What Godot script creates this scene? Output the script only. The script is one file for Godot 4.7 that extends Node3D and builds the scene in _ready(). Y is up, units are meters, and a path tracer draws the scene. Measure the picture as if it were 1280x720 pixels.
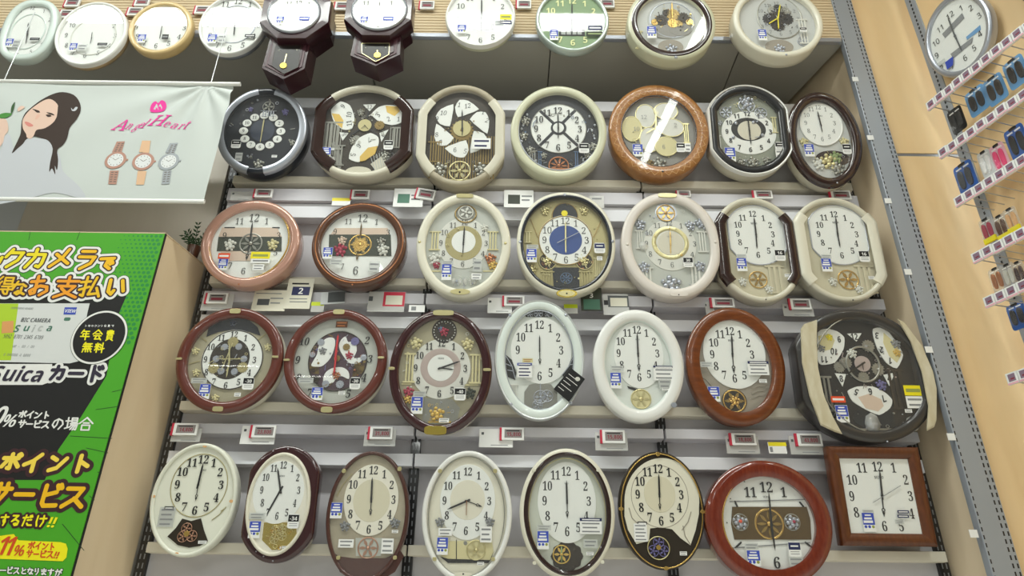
extends Node3D

func _ready() -> void:
	# camera: a phone held a little tilted, looking up at the display
	var cam := Camera3D.new()
	cam.name = "camera"
	cam.position = Vector3(0, 1.5, 2.45)
	cam.rotation_degrees = Vector3(26.5, 0, .7)
	cam.fov = 45.76
	cam.current = true
	add_child(cam)
	var env := Environment.new()
	env.background_mode = Environment.BG_COLOR
	env.background_color = Color(.5, .5, .5)
	env.background_energy_multiplier = .2
	env.tonemap_mode = Environment.TONE_MAPPER_LINEAR
	env.tonemap_exposure = 2.85
	env.sdfgi_enabled = true
	env.ssao_enabled = true
	env.ssil_enabled = true
	var we := WorldEnvironment.new()
	we.name = "environment"
	we.environment = env
	add_child(we)
	materials()
	# ceiling lamps: x, z, length along x, length along z
	for q in [[-1.15, 1.65, 3.9, .2, "long white ceiling lamp running along the clock display"], [1.38, 4.78, .08, 6.7, "long ceiling lamp above the aisle right of the camera"], [1.38, 12., .1, 6., "far ceiling lamp in line with the one right of the camera"],
		[-1.9, 9.4, .1, 5.6, "long ceiling lamp above the aisle left of the camera"], [-1.9, 14., .1, 2.6, "far short ceiling lamp in line with the one left of the camera"], [-5.4, 6., .1, 7., "ceiling lamp nearest the left wall of the shop"], [4.6, 3., .1, 3., "ceiling lamp nearest the right wall of the shop"], [4., 2.4, 3., .2, "added ceiling lamp brightening the beige wall, beyond the angled pegboard rack"],  # the last lamp here is an added, unseen fill for beige wall and rack
		[-7.25, 15.35, 1.3, .12, "short crosswise ceiling lamp in the far left corner of the shop"], [-5.6, 16.95, 1.2, .12, "short crosswise ceiling lamp near the far wall of the shop"]]:
		ceiling_lamp(q[0], q[1], q[2], q[3], q[4])
	room()
	display_rack()
	right_post()
	cabinet_and_plant()
	sign_board()
	hanging_banner()
	clock_silver_navy()
	clock_bronze_fans()
	clock_cream_blades()
	clock_cream_quarters()
	clock_marquetry()
	clock_black_barrel()
	clock_brown_oval_moon()
	clock_rose()
	clock_brown_copper()
	clock_cream_columns()
	clock_navy_gold()
	clock_white_gold_ring()
	clock_barrel_brown()
	clock_barrel_cream()
	clock_gears()
	clock_red_hands()
	clock_maroon_oval()
	clock_mint_filigree()
	clock_mint_flecked()
	clock_brown_wave()
	clock_dark_wings()
	clock_cream_carved()
	clock_maroon_tablet()
	clock_brown_arabesque()
	clock_white_clips()
	clock_dark_white_oval()
	clock_brown_gold_line()
	clock_redbrown_round()
	clock_square_wood()
	top_mint()
	top_white_gold()
	top_pale_wood()
	top_silver_white()
	top_octagon_plain()
	top_octagon_gilt()
	top_white_lcd()
	top_green()
	top_brown_gears()
	top_cream_gears()
	side_silver_clock()
	side_maroon_clock()
	price_cards()
	pegboard()

func ceiling_lamp(x: float, z: float, lx: float, lz: float, label: String) -> void:
	thing("ceiling_lamp", label, "ceiling lamp", Vector3(x, 4.995, z))
	X = Transform3D(Basis(Vector3(1, 0, 0), PI / 2), Vector3.ZERO)
	box(0, 0, lx * 1000 + 60, lz * 1000 + 60, 0, 40, 4)
	part("housing", M.white)
	box(0, 0, lx * 1000, lz * 1000, 40, 46, 1)
	part("lamp_tube", M.lamp)
	X = Transform3D.IDENTITY
	var a := AreaLight3D.new()
	a.name = "lamp_light"
	a.area_size = Vector2(lx, lz)
	a.area_normalize_energy = false
	a.light_energy = 3.8
	a.light_color = Color(.98, 1., .975)
	a.area_range = 40.
	a.area_attenuation = 2.
	a.shadow_enabled = true
	a.rotation_degrees = Vector3(-90, 0, 0)
	a.position = Vector3(0, -.05, 0)
	T.add_child(a)

func mat(c: String, rough := .5, metal := 0., coat := 0.) -> StandardMaterial3D:
	var m := StandardMaterial3D.new()
	m.albedo_color = Color(c)
	m.roughness = rough
	m.metallic = metal
	if coat > 0.:
		m.clearcoat_enabled = true
		m.clearcoat = coat
		m.clearcoat_roughness = .06
	return m

# grain: noise between two tones, stretched along an axis
func grain(a: String, b: String, freq: float, stretch: Vector3, rough := .5, coat := 0., world := false, type := FastNoiseLite.TYPE_SIMPLEX_SMOOTH) -> StandardMaterial3D:
	var m := mat("ffffff", rough, 0., coat)
	var n := FastNoiseLite.new()
	n.seed = hash(a + b) % 1000
	n.noise_type = type
	n.frequency = freq
	n.fractal_octaves = 4
	var t := NoiseTexture2D.new()
	t.width = 256
	t.height = 256
	t.seamless = true
	t.noise = n
	var g := Gradient.new()
	g.set_color(0, Color(a))
	g.set_color(1, Color(b))
	t.color_ramp = g
	m.albedo_texture = t
	m.uv1_triplanar = true
	m.uv1_world_triplanar = world
	m.uv1_scale = stretch
	return m

func materials() -> void:
	M.navy = mat("161b27", .3, 0, .5)
	M.silver = mat("b8bcc6", .32, .7)
	M.silverwhite = mat("d8dbdc", .3, .25)
	M.darkblue = mat("2a3346", .4)
	M.palegold = mat("d9cf9c", .32, .75)
	M.pewter = mat("a8a79e", .32, .75)
	M.violet = mat("6f6a9c", .4)
	M.cream = mat("d8d3c0", .35, 0, .3)
	M.ivory = mat("e6e2d0", .35, 0, .3)
	M.taupe = mat("978f7e", .4, 0, .2)
	M.bronze = mat("352d23", .4, .25)
	M.bronzegold = mat("9b8452", .32, .8)
	M.foilgold = mat("d9b65a", .45, .3)
	M.dial = mat("eef0ec", .6)
	M.softwhite = mat("dcdcd4", .55)
	M.softyellow = mat("d8cf9e", .5)
	M.softgrey = mat("b9bcba", .5)
	M.greencream = mat("d3d3b8", .35, 0, .3)
	M.nightblue = mat("171a22", .4)
	M.bluesteel = mat("5e7390", .35, .6)
	M.copper = mat("b97a52", .3, .75)
	M.stonegrey = mat("8f8d87", .5)
	M.inlaywood = mat("d6ae7a", .5)
	M.sage = mat("8d9182", .5)
	M.black = mat("1b1a1c", .3, 0, .5)
	M.white = mat("eeeeea", .35, 0, .3)
	M.palegrey = mat("c9cbc8", .55)
	M.greyink = mat("5a5c5c", .7)
	M.leafgreen = mat("8da06a", .6)
	M.rose = mat("c69886", .22, .25, .8)
	M.gold = mat("d8b468", .25, .85)
	M.forest = mat("33392c", .6)
	M.blush = mat("d9c3b0", .6)
	M.brown = mat("58341f", .3, 0, .8)
	M.crimson = mat("a82a48", .5)
	M.darkgold = mat("6b5530", .35, .5)
	M.oldgold = mat("b3a878", .4, .45)
	M.mist = mat("bfc2ba", .5)
	M.ink = mat("131315", .55)
	M.royalblue = mat("2c4a8c", .45)
	M.yellow = mat("f2e21c", .5)
	M.brass = mat("cdb65a", .25, .8)
	M.blushwhite = mat("e2dad2", .35, 0, .3)
	M.beige = mat("c4bda4", .5)
	M.khaki = mat("a8a186", .5)
	M.redwood = mat("642c20", .3, 0, .7)
	M.plum = mat("4a3440", .45)
	M.redglitter = mat("d02a34", .35, .3)
	M.rosegrey = mat("b9a8a2", .5)
	M.mint = mat("e2ebe6", .35, 0, .4)
	M.palemint = mat("dfe4de", .5)
	M.maroon = mat("3a1418", .22, 0, .9)
	M.fleck = mat("4a4c48", .6)
	M.wavegrey = mat("9a9284", .5)
	M.darkgrey = mat("3a3735", .35, 0, .4)
	M.blackbrown = mat("1d1916", .4)
	M.creammint = mat("e9eadb", .45, 0, .2)
	M.rosegold = mat("c79a82", .3, .7)
	M.apricot = mat("e0b07a", .5)
	M.creamdial = mat("ebe7d8", .6)
	M.redbrown = mat("4d2a22", .3, 0, .6)
	M.parchment = mat("d9d3ba", .6)
	M.palesage = mat("cfd3c6", .5)
	M.mintwhite = mat("d6e2dc", .35, 0, .3)
	M.gilt = mat("c9b08a", .3, .5)
	M.palewood = mat("d9bd86", .4, 0, .3)
	M.mintsilver = mat("c3cfc8", .3, .4)
	M.greendial = mat("7f9c6e", .5)
	M.paleyellow = mat("eef0b0", .6)
	M.pendwood = mat("34161d", .3, 0, .3)
	M.pendwood2 = mat("47242c", .4)
	M.paper = mat("f0f0ee", .6)
	M.papercream = mat("dedac8", .6)
	M.blue = mat("3a50b8", .5)
	M.olive = mat("98a050", .6)
	M.navyprint = mat("262c58", .6)
	M.greyprint = mat("8a8c8e", .7)
	M.greyprint2 = mat("55585a", .7)
	M.redorange = mat("e8552c", .5)
	M.limeyellow = mat("c8d820", .5)
	M.redprint = mat("c83048", .5)
	M.redprint2 = mat("8c3040", .6)
	M.screen = mat("8d8684", .5)
	M.screenmauve = mat("8c7488", .5)
	M.pinkedge = mat("efb8c4", .5)
	M.railpink = mat("f3e2e6", .5)
	M.greengrey = mat("4c7a66", .6)
	M.hotpink = mat("f03a78", .5)
	M.packblue = mat("6a9fd0", .4)
	M.packdeep = mat("3363b4", .4)
	M.packpink = mat("e8b8c8", .4)
	M.floor = mat("e4e2dc", .6)
	M.ceiling = mat("a8a8a6", .8)
	M.wall = mat("c6c6c4", .8)
	M.greymetal = mat("8f9196", .4, .4)
	M.postgrey = mat("a3a9b2", .4, .3)
	M.slatback = mat("8a7c6a", .7)
	M.soffit = mat("b2afa6", .6)
	M.panel = mat("c9c6ca", .7)
	M.barwhite = mat("ebebf0", .5)
	M.barcream = mat("e6dfce", .5)
	M.railgrey = mat("d2d0d6", .4)
	M.leafdark = mat("2c4a28", .6)
	M.bannercloth = mat("c9cfcb", .8)
	M.coatprint = mat("c6c9ce", .8)
	M.hairprint = mat("3a2c25", .8)
	M.skinprint = mat("e2c2b0", .8)
	M.blushprint = mat("e4b8a4", .8)
	M.eyeprint = mat("40302a", .8)
	M.lipprint = mat("d88a80", .8)
	M.leafprint = mat("4a8a3c", .8)
	M.darkleafprint = mat("3a5a34", .8)
	M.pinkprint = mat("e83a9c", .8)
	M.tanprint = mat("e0b894", .8)
	M.watchdark = mat("6b625a", .7)
	M.signgreen = mat("4aa81c", .45)
	M.signteal = mat("1f8a3c", .5)
	M.signblack = mat("100e0e", .6)
	M.signdark = mat("1c3a20", .5)
	M.signwhite = mat("efeeea", .45)
	M.signbrown = mat("3c1a20", .45)
	M.signyellow = mat("f4e010", .45)
	M.signamber = mat("f8c010", .45)
	M.signamber2 = mat("f4c418", .45)
	M.signamber3 = mat("fbdc50", .45)
	M.signorange = mat("f6a21a", .45)
	M.signbright = mat("fbf010", .45)
	M.signred = mat("d8501c", .45)
	M.cardgrey = mat("dcdedc", .45)
	M.cardlime = mat("b4d428", .45)
	M.cardorange = mat("e0a060", .45)
	M.cardink = mat("2c2438", .45)
	M.fawn = mat("d0c9ae", .5)
	M.lcdgrey = mat("a8aca8", .5)
	M.watchrose = mat("b88c7c", .7)
	M.watchsteel = mat("a4a9ae", .7)
	M.watchface = mat("e0e2e2", .7)
	M.marquetry = grain("94602f", "b27c42", .02, Vector3(6, 6, 6), .35, .5)
	M.darkwood = grain("24120e", "3a1e18", .015, Vector3(6, 20, 6), .22, .9)
	M.brownwood = grain("64300f", "824416", .015, Vector3(4, 18, 6), .3, .6)
	M.brownwood2 = grain("54290e", "6e3a16", .015, Vector3(18, 4, 6), .4, .3)
	M.redbrownwood = grain("6c2412", "83361c", .015, Vector3(18, 5, 6), .2, .9)
	M.oldcream = grain("c8bc9c", "ddd6c0", .012, Vector3(8, 3, 8), .4, .2)
	M.beige = grain("ebc996", "f0d1a2", .01, Vector3(3, .5, 3), .55, 0., true)
	M.beige2 = grain("d8c4a6", "dfccaf", .01, Vector3(3, .5, 3), .55, 0., true)
	M.beige3 = grain("dcc5a2", "e4cfae", .01, Vector3(3, .5, 3), .6, 0., true)
	M.slat = grain("d2bc98", "dcc8a6", .02, Vector3(.6, 6, 6), .6, 0., true)
	M.taupe = grain("a69c86", "b5ab94", .01, Vector3(5, 5, 5), .5)
	M.glass = clear_mat("ffffff", .04, .01)
	M.glass.metallic_specular = .35
	M.panelbeige = grain("d6cdc0", "dcd4c8", .01, Vector3(3, .5, 3), .6, 0., true)
	M.crystal = clear_mat("f4f4ee", .35, .05)
	M.clear = mat("cfd2cf", .3)
	M.clear.transparency = BaseMaterial3D.TRANSPARENCY_ALPHA
	M.clear.albedo_color.a = .75
	M.clearcard = mat("dcdcd8", .3)
	M.clearcard.transparency = BaseMaterial3D.TRANSPARENCY_ALPHA
	M.clearcard.albedo_color.a = .7
	M.clearpack = mat("d8d6d0", .3)
	M.clearpack.transparency = BaseMaterial3D.TRANSPARENCY_ALPHA
	M.clearpack.albedo_color.a = .45
	M.lamp = mat("ffffff", .5)
	M.lamp.emission_enabled = true
	M.lamp.emission = Color(.98, 1., .975)
	M.lamp.emission_energy_multiplier = 2.

func clear_mat(c: String, a: float, r: float) -> StandardMaterial3D:
	var m := mat(c, r)
	m.transparency = BaseMaterial3D.TRANSPARENCY_ALPHA
	m.albedo_color.a = a
	return m

# ---------- mesh kit: shapes in millimetres are gathered, then part() makes them ONE named mesh ----------
const MM := .001
var V := PackedVector3Array()
var N := PackedVector3Array()
var I := PackedInt32Array()
var X := Transform3D.IDENTITY
var T: Node3D
var M := {}
var taken := {}
var glyphs := {}
var fonts := {}

func numbered(called: String) -> String:
	var n: int = taken.get(called, 0)
	taken[called] = n + 1
	return called if n == 0 else "%s_%03d" % [called, n]

func thing(called: String, label: String, category: String, at: Vector3, tilt := 0., yaw := 0., group := "") -> Node3D:
	T = Node3D.new()
	T.name = numbered(called)
	add_child(T)
	T.position = at
	T.rotation_degrees = Vector3(tilt, yaw, 0)
	T.set_meta("label", label)
	T.set_meta("category", category)
	if group: T.set_meta("group", group)
	return T

func structure(called: String, m: Material) -> MeshInstance3D:
	T = self
	var o := part(called, m)
	o.set_meta("kind", "structure")
	return o

func part(called: String, m: Material, under: Node3D = null) -> MeshInstance3D:
	var o := MeshInstance3D.new()
	o.name = called
	if warped:
		for i in V.size(): V[i].z += fold(V[i] / MM) * MM
	var a := []
	a.resize(Mesh.ARRAY_MAX)
	a[Mesh.ARRAY_VERTEX] = V
	a[Mesh.ARRAY_NORMAL] = N
	a[Mesh.ARRAY_INDEX] = I
	var me := ArrayMesh.new()
	me.add_surface_from_arrays(Mesh.PRIMITIVE_TRIANGLES, a)
	o.mesh = me
	o.material_override = m
	o.cast_shadow = GeometryInstance3D.SHADOW_CASTING_SETTING_ON
	(under if under else T).add_child(o, true)
	V = PackedVector3Array(); N = PackedVector3Array(); I = PackedInt32Array()
	return o

func vx(p: Vector3, n: Vector3) -> int:
	V.append(X * p * MM)
	N.append((X.basis * n).normalized())
	return V.size() - 1

func tri(a: int, b: int, c: int) -> void:
	if (V[b] - V[a]).cross(V[c] - V[a]).dot(N[a] + N[b] + N[c]) > 0.:
		I.append_array([a, c, b])
	else:
		I.append_array([a, b, c])

func quad(a: int, b: int, c: int, d: int) -> void:
	tri(a, b, c)
	tri(a, c, d)

# closed or partial outline: kind 2 ellipse, above 2 superellipse, 100+n polygon, negative -k: ellipse k times wider cut straight at the sides
func outline(k: float, rx: float, ry: float, n := 72, a0 := 0., a1 := 360.) -> PackedVector2Array:
	var o := PackedVector2Array()
	if k >= 100.:
		var c := int(k) - 100
		for i in c:
			var a := TAU * (i + .5) / c
			o.append(Vector2(cos(a) * rx, sin(a) * ry) / cos(PI / c))
		return o
	var whole := a1 - a0 > 359.
	for i in (n if whole else n + 1):
		var a := deg_to_rad(a0 + (a1 - a0) * i / n)
		var c := cos(a)
		var s := sin(a)
		if k < 0.:
			o.append(Vector2(clampf(c * rx * -k, -rx, rx), s * ry))
		elif k > 2.01:
			o.append(Vector2(signf(c) * pow(absf(c), 2. / k) * rx, signf(s) * pow(absf(s), 2. / k) * ry))
		else:
			o.append(Vector2(c * rx, s * ry))
	return o

# sweeps a profile of (inset, z) along an outline; corners and creases stay sharp
func loft(o: PackedVector2Array, at: Vector2, prof: Array, closed := true, cap := false) -> void:
	var n := o.size()
	var P := []
	var Q := []
	var F := []
	var seg := []
	var en := []
	for i in n:
		var d := o[(i + 1) % n] - o[i]
		en.append(Vector2(d.y, -d.x).normalized())
	for i in n:
		var e0: Vector2 = en[(i + n - 1) % n]
		var e1: Vector2 = en[i]
		if not closed and i == 0: e0 = e1
		if not closed and i == n - 1: e1 = e0
		var av := (e0 + e1).normalized()
		var off := av / maxf(av.dot(e0), .4)
		if e0.dot(e1) > .88:
			P.append(o[i]); Q.append(av); F.append(off)
		else:
			P.append(o[i]); Q.append(e0); F.append(off)
			P.append(o[i]); Q.append(e1); F.append(off)
		if closed or i < n - 1: seg.append(P.size() - 1)
	var pn := []
	for j in prof.size() - 1:
		var d: Vector2 = prof[j + 1] - prof[j]
		pn.append(Vector2(d.y, d.x).normalized())
	for j in prof.size() - 1:
		var rings := []
		for e in 2:
			var q: Vector2 = pn[j]
			var k := j - 1 + e * 2
			if k >= 0 and k < pn.size() and pn[k].dot(q) > .45: q = (q + pn[k]).normalized()
			var f := V.size()
			var pr: Vector2 = prof[j + e]
			for i in P.size():
				var p: Vector2 = P[i] - F[i] * pr.x + at
				vx(Vector3(p.x, p.y, pr.y), Vector3(Q[i].x * q.x, Q[i].y * q.x, q.y))
			rings.append(f)
		for i in seg:
			var i2: int = (i + 1) % P.size()
			quad(rings[0] + i, rings[0] + i2, rings[1] + i2, rings[1] + i)
	if cap:
		var pr: Vector2 = prof[-1]
		var c := vx(Vector3(at.x, at.y, pr.y), Vector3(0, 0, 1))
		var f := V.size()
		for i in P.size():
			var p: Vector2 = P[i] - F[i] * pr.x + at
			vx(Vector3(p.x, p.y, pr.y), Vector3(0, 0, 1))
		for i in P.size(): tri(c, f + i, f + (i + 1) % P.size())
	if not closed:
		for e in 2:
			var i := 0 if e == 0 else P.size() - 1
			var nn := Vector3(Q[i].y, -Q[i].x, 0) * (1. if e == 0 else -1.)
			var f := V.size()
			for pr in prof:
				var p: Vector2 = P[i] - F[i] * pr.x + at
				vx(Vector3(p.x, p.y, pr.y), nn)
			for j in prof.size() - 2: tri(f, f + j + 1, f + j + 2)

func prof(a: Array) -> Array:
	var o := []
	for i in range(0, a.size(), 2): o.append(Vector2(a[i], a[i + 1]))
	return o

func sides(r: float) -> int:
	return clampi(int(r * .7) + 12, 14, 80)

func disc(x: float, y: float, rx: float, ry: float, z0: float, z1: float, k := 2., b := .5) -> void:
	loft(outline(k, rx, ry, sides(maxf(rx, ry))), Vector2(x, y), prof([0, z0, 0, z1 - b, b * .3, z1 - b * .3, b, z1]), true, true)

func box(x: float, y: float, w: float, h: float, z0: float, z1: float, b := .3) -> void:
	disc(x, y, w / 2, h / 2, z0, z1, 104., b)

# ring of width w from the outline inwards: a domed bead
func ring(x: float, y: float, rx: float, ry: float, w: float, z0: float, z1: float, k := 2., a0 := 0., a1 := 360.) -> void:
	var h := z1 - z0
	loft(outline(k, rx, ry, sides(maxf(rx, ry)), a0, a1), Vector2(x, y), prof([0, z0, 0, z0 + h * .4, w * .15, z0 + h * .8, w * .5, z1, w * .85, z0 + h * .8, w, z0 + h * .4, w, z0]), a1 - a0 > 359.)

func band(x: float, y: float, rx: float, ry: float, p: Array, k := 2., a0 := 0., a1 := 360.) -> void:
	loft(outline(k, rx, ry, clampi(sides(maxf(rx, ry)), 14, 80), a0, a1), Vector2(x, y), prof(p), a1 - a0 > 359.)

func ball(x: float, y: float, z: float, rx: float, ry: float, rz: float) -> void:
	var f := V.size()
	for j in 6:
		var b := PI * j / 5. - PI / 2
		for i in 8:
			var a := TAU * i / 8.
			var d := Vector3(cos(a) * cos(b), sin(a) * cos(b), sin(b))
			vx(Vector3(x + d.x * rx, y + d.y * ry, z + d.z * rz), d)
	for j in 5:
		for i in 8:
			quad(f + j * 8 + i, f + j * 8 + (i + 1) % 8, f + j * 8 + 8 + (i + 1) % 8, f + j * 8 + 8 + i)

func poly(o: PackedVector2Array, z0: float, z1: float) -> void:
	if o.size() < 3: return
	var t := Geometry2D.triangulate_polygon(o)
	var f := V.size()
	for p in o: vx(Vector3(p.x, p.y, z1), Vector3(0, 0, 1))
	for i in range(0, t.size(), 3): tri(f + t[i], f + t[i + 1], f + t[i + 2])
	var turn := -1. if Geometry2D.is_polygon_clockwise(o) else 1.
	for i in o.size():
		var a := o[i]
		var b := o[(i + 1) % o.size()]
		var d := (b - a).normalized() * turn
		var n := Vector3(d.y, -d.x, 0)
		quad(vx(Vector3(a.x, a.y, z0), n), vx(Vector3(b.x, b.y, z0), n), vx(Vector3(b.x, b.y, z1), n), vx(Vector3(a.x, a.y, z1), n))

func pts(a: Array) -> PackedVector2Array:
	var o := PackedVector2Array()
	for i in range(0, a.size(), 2): o.append(Vector2(a[i], a[i + 1]))
	return o

func pol(a: Array, z0: float, z1: float) -> void:
	poly(pts(a), z0, z1)

# a bent strip of even width along points
func rib(a: Array, w: float, z0: float, z1: float, square := false) -> void:
	var s := 50.
	var line := PackedVector2Array()
	for i in range(0, a.size(), 2): line.append(Vector2(a[i], a[i + 1]) * s)
	var shapes := Geometry2D.offset_polyline(line, w * s / 2, Geometry2D.JOIN_MITER if square else Geometry2D.JOIN_ROUND, Geometry2D.END_BUTT if square else Geometry2D.END_ROUND)
	if a.size() > 4 and shapes.any(func(g): return Geometry2D.is_polygon_clockwise(g)):
		for i in range(0, a.size() - 2, 2): rib(a.slice(i, i + 4), w, z0, z1 + .01 * (i % 8), square)
		return
	for g in shapes:
		var o := PackedVector2Array()
		var last := Vector2.INF
		for p in g:
			if p.distance_to(last) > w * s * .16:
				o.append(p / s)
				last = p
		poly(o, z0, z1)

func font(f: String) -> Font:
	if not fonts.has(f):
		var sf := SystemFont.new()
		sf.font_names = PackedStringArray([{"s": "Droid Serif", "a": "Droid Sans", "m": "Droid Sans Mono", "S": "Droid Serif", "A": "Droid Sans"}[f]])
		if f in "SA": sf.font_weight = 700
		fonts[f] = sf
	return fonts[f]

func glyph(s: String, f: String) -> Array:
	var key := f + s
	if not glyphs.has(key):
		var t := TextMesh.new()
		t.font = font(f)
		t.text = s
		t.font_size = 24
		t.pixel_size = .1
		t.depth = 0.
		t.curve_step = 1.5
		var a := t.get_mesh_arrays()
		var b := AABB(a[0][0], Vector3.ZERO)
		for v in a[0]: b = b.expand(v)
		glyphs[key] = [a, b]
	return glyphs[key]

# lettering of height h centred on a point, turned by rot degrees, sheared by skew
func txt(s: String, f: String, h: float, x: float, y: float, z: float, rot := 0., wide := 1., skew := 0.) -> void:
	var g := glyph(s, f)
	var a: Array = g[0]
	var b: AABB = g[1]
	var k := h / b.size.y
	var c := b.get_center()
	var first := V.size()
	var r := deg_to_rad(rot)
	for i in a[0].size():
		var v: Vector3 = (a[0][i] - c) * k
		var q := Vector2(v.x * wide + v.y * skew, v.y).rotated(r)
		vx(Vector3(x + q.x, y + q.y, z), Vector3(0, 0, 1))
	var ix: PackedInt32Array = a[Mesh.ARRAY_INDEX] if a[Mesh.ARRAY_INDEX] != null else PackedInt32Array(range(a[0].size()))
	for i in range(0, ix.size(), 3): tri(first + ix[i], first + ix[i + 1], first + ix[i + 2])

# hour numerals on an ellipse; turned: they stand on the rim
func nums(x: float, y: float, rx: float, ry: float, h: float, z: float, f := "s", wide := .85, only := [], turned := false) -> void:
	for i in range(1, 13):
		if only and not i in only: continue
		var a := TAU * i / 12.
		txt(str(i), f, h, x + sin(a) * rx, y + cos(a) * ry, z, -rad_to_deg(a) if turned else 0., wide)

func dots(x: float, y: float, rx: float, ry: float, n: int, r: float, z: float) -> void:
	for i in n:
		var a := TAU * i / n
		disc(x + sin(a) * rx, y + cos(a) * ry, r, r, z - .3, z, 106., .1)

func hand(called: String, m: Material, x: float, y: float, z: float, l: float, deg: float, style := 0) -> void:
	X = Transform3D(Basis(Vector3(0, 0, 1), deg_to_rad(-deg)), Vector3(x, y, z))
	var w := clampf(l * .045, 1., 3.2)
	if style == 0:
		pol([-w, -l * .16, w, -l * .16, w * .9, l * .8, 0, l, -w * .9, l * .8], 0, .6)
	else:
		pol([-w * .7, -l * .14, w * .7, -l * .14, w * .5, l * .62, -w * .5, l * .62], 0, .6)
		ring(0, l * .68, l * .09, l * .09, l * .04, 0, .7)
		pol([-w * 1.6, l * .78, w * 1.6, l * .78, 0, l], 0, .6)
	X = Transform3D.IDENTITY
	part(called, m)

func hands(x: float, y: float, z: float, lh: float, ah: float, lm: float, am: float, m: Material, style := 0) -> void:
	hand("hour_hand", m, x, y, z, lh, ah, style)
	hand("minute_hand", m, x, y, z + 1.2, lm, am, 0)
	disc(x, y, lm * .05, lm * .05, z, z + 2.6)
	part("hand_cap", m)

# a small ornament of rounded lumps: posy, group of shells, scrollwork
func posy(x: float, y: float, z: float, w: float, h: float) -> void:
	for i in 11:
		var a := i * 2.39996
		var d := sqrt(i / 11.) * .8
		var r := .3 - .012 * i
		ball(x + cos(a) * d * w, y + sin(a) * d * h, z, r * w, r * h, minf(r * w, 7.))

func column(x: float, y: float, w: float, h: float, n: int, z: float) -> void:
	for i in n: box(x - w / 2 + w * (i + .5) / n, y, w / n * .5, h, z - .5, z + 2.5)
	for s in [-1, 1]: box(x, y + s * h / 2, w * 1.3, maxf(h * .06, 1.5), z - .5, z + 3)

# exposed clockwork: small wheels, rings, pins and levers scattered over an oval
func works(x: float, y: float, rx: float, ry: float, n: int, z: float, ms: Array, inner := 0.) -> void:
	var rng := RandomNumberGenerator.new()
	rng.seed = int(rx * 31. + ry * 17. + n)
	for m in ms:
		for i in n:
			var a := rng.randf() * TAU
			var d := lerpf(inner, 1., sqrt(rng.randf()))
			var p := Vector2(x + cos(a) * d * rx, y + sin(a) * d * ry)
			var r := rng.randf_range(2., 5.)
			var h := z + rng.randf_range(0., 5.)
			match i % 4:
				0: ring(p.x, p.y, r * 1.5, r * 1.5, r * .45, h, h + 1.6)
				1: ball(p.x, p.y, h + 1., r * .6, r * .6, r * .6)
				2:
					var e := Vector2(cos(a * 3.), sin(a * 3.)) * r * 2.2
					pol([p.x - e.x - e.y * .12, p.y - e.y + e.x * .12, p.x - e.x + e.y * .12, p.y - e.y - e.x * .12, p.x + e.x + e.y * .12, p.y + e.y - e.x * .12, p.x + e.x - e.y * .12, p.y + e.y + e.x * .12], h, h + 1.4)
				3: disc(p.x, p.y, r, r, z - .5, h, 109., .4)
		part("mechanism", m).set_meta("kind", "stuff")

# openwork rosette: rim, petals, heart
func rosette(x: float, y: float, r: float, z: float, n := 6) -> void:
	ring(x, y, r, r, r * .13, z - 1, z + 1)
	for i in n:
		var a := TAU * i / n
		var d := Vector2(cos(a), sin(a))
		var e := Vector2(-d.y, d.x)
		var o := PackedVector2Array()
		for j in 9:
			var u := j / 8.
			o.append(Vector2(x, y) + d * r * (.18 + .68 * u) + e * r * (1.5 / n) * sin(u * PI) * .55)
		for j in 7:
			var u := 1. - (j + 1) / 8.
			o.append(Vector2(x, y) + d * r * (.18 + .68 * u) - e * r * (1.5 / n) * sin(u * PI) * .55)
		poly(o, z - 1.5, z + .6)
	ball(x, y, z, r * .2, r * .2, r * .14)

func gear(x: float, y: float, r: float, n: int, z0: float, z1: float) -> void:
	var o := PackedVector2Array()
	for i in n * 4:
		var a := TAU * i / (n * 4.)
		o.append(Vector2(x, y) + Vector2(cos(a), sin(a)) * (r if i % 4 < 2 else r * .86))
	poly(o, z0, z1)
	ring(x, y, r * .62, r * .62, r * .12, z1 - .2, z1 + .8)
	ball(x, y, z1, r * .18, r * .18, r * .12)

# blue promotion sticker with white print
func promo(x: float, y: float, z: float, w: float, h: float) -> void:
	box(x, y, w, h, z, z + .3, .1)
	var p := part("promo_sticker", M.paper)
	box(x, y + h * .17, w * .96, h * .62, z + .3, z + .45, .05)
	part("blue_panel", M.blue, p)
	for i in 3: box(x - w * .02 * i, y + h * (.36 - .17 * i), w * (.5 + .13 * i), h * (.07 + .03 * i), z + .4, z + .55, .02)
	part("print_line", M.paper, p)
	for i in 3:
		disc(x - w * .3 + w * .3 * i, y - h * .24, w * .11, w * .11, z + .3, z + .5, 108., .05)
		part("print_dot", [M.blue, M.blue, M.olive][i], p)

# white melody tag with a dark head, a number on it where one can read it
func melody(x: float, y: float, z: float, w: float, h: float, num := "", m: Material = null) -> void:
	disc(x, y, w / 2, h / 2, z, z + .3, 6., .1)
	var p := part("melody_tag", M.paper)
	box(x, y + h * .2, w * .92, h * .46, z + .3, z + .45, .05)
	part("tag_head", m if m else M.ink, p)
	if num:
		txt(num, "A", h * .26, x, y + h * .18, z + .55)
	else:
		box(x, y + h * .2, w * .6, h * .1, z + .4, z + .55, .02)
	part("tag_number", M.paper, p)
	for i in 2: box(x, y - h * (.16 + .14 * i), w * .7, h * .04, z + .3, z + .42, .02)
	part("print_line", M.greyprint, p)

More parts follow.
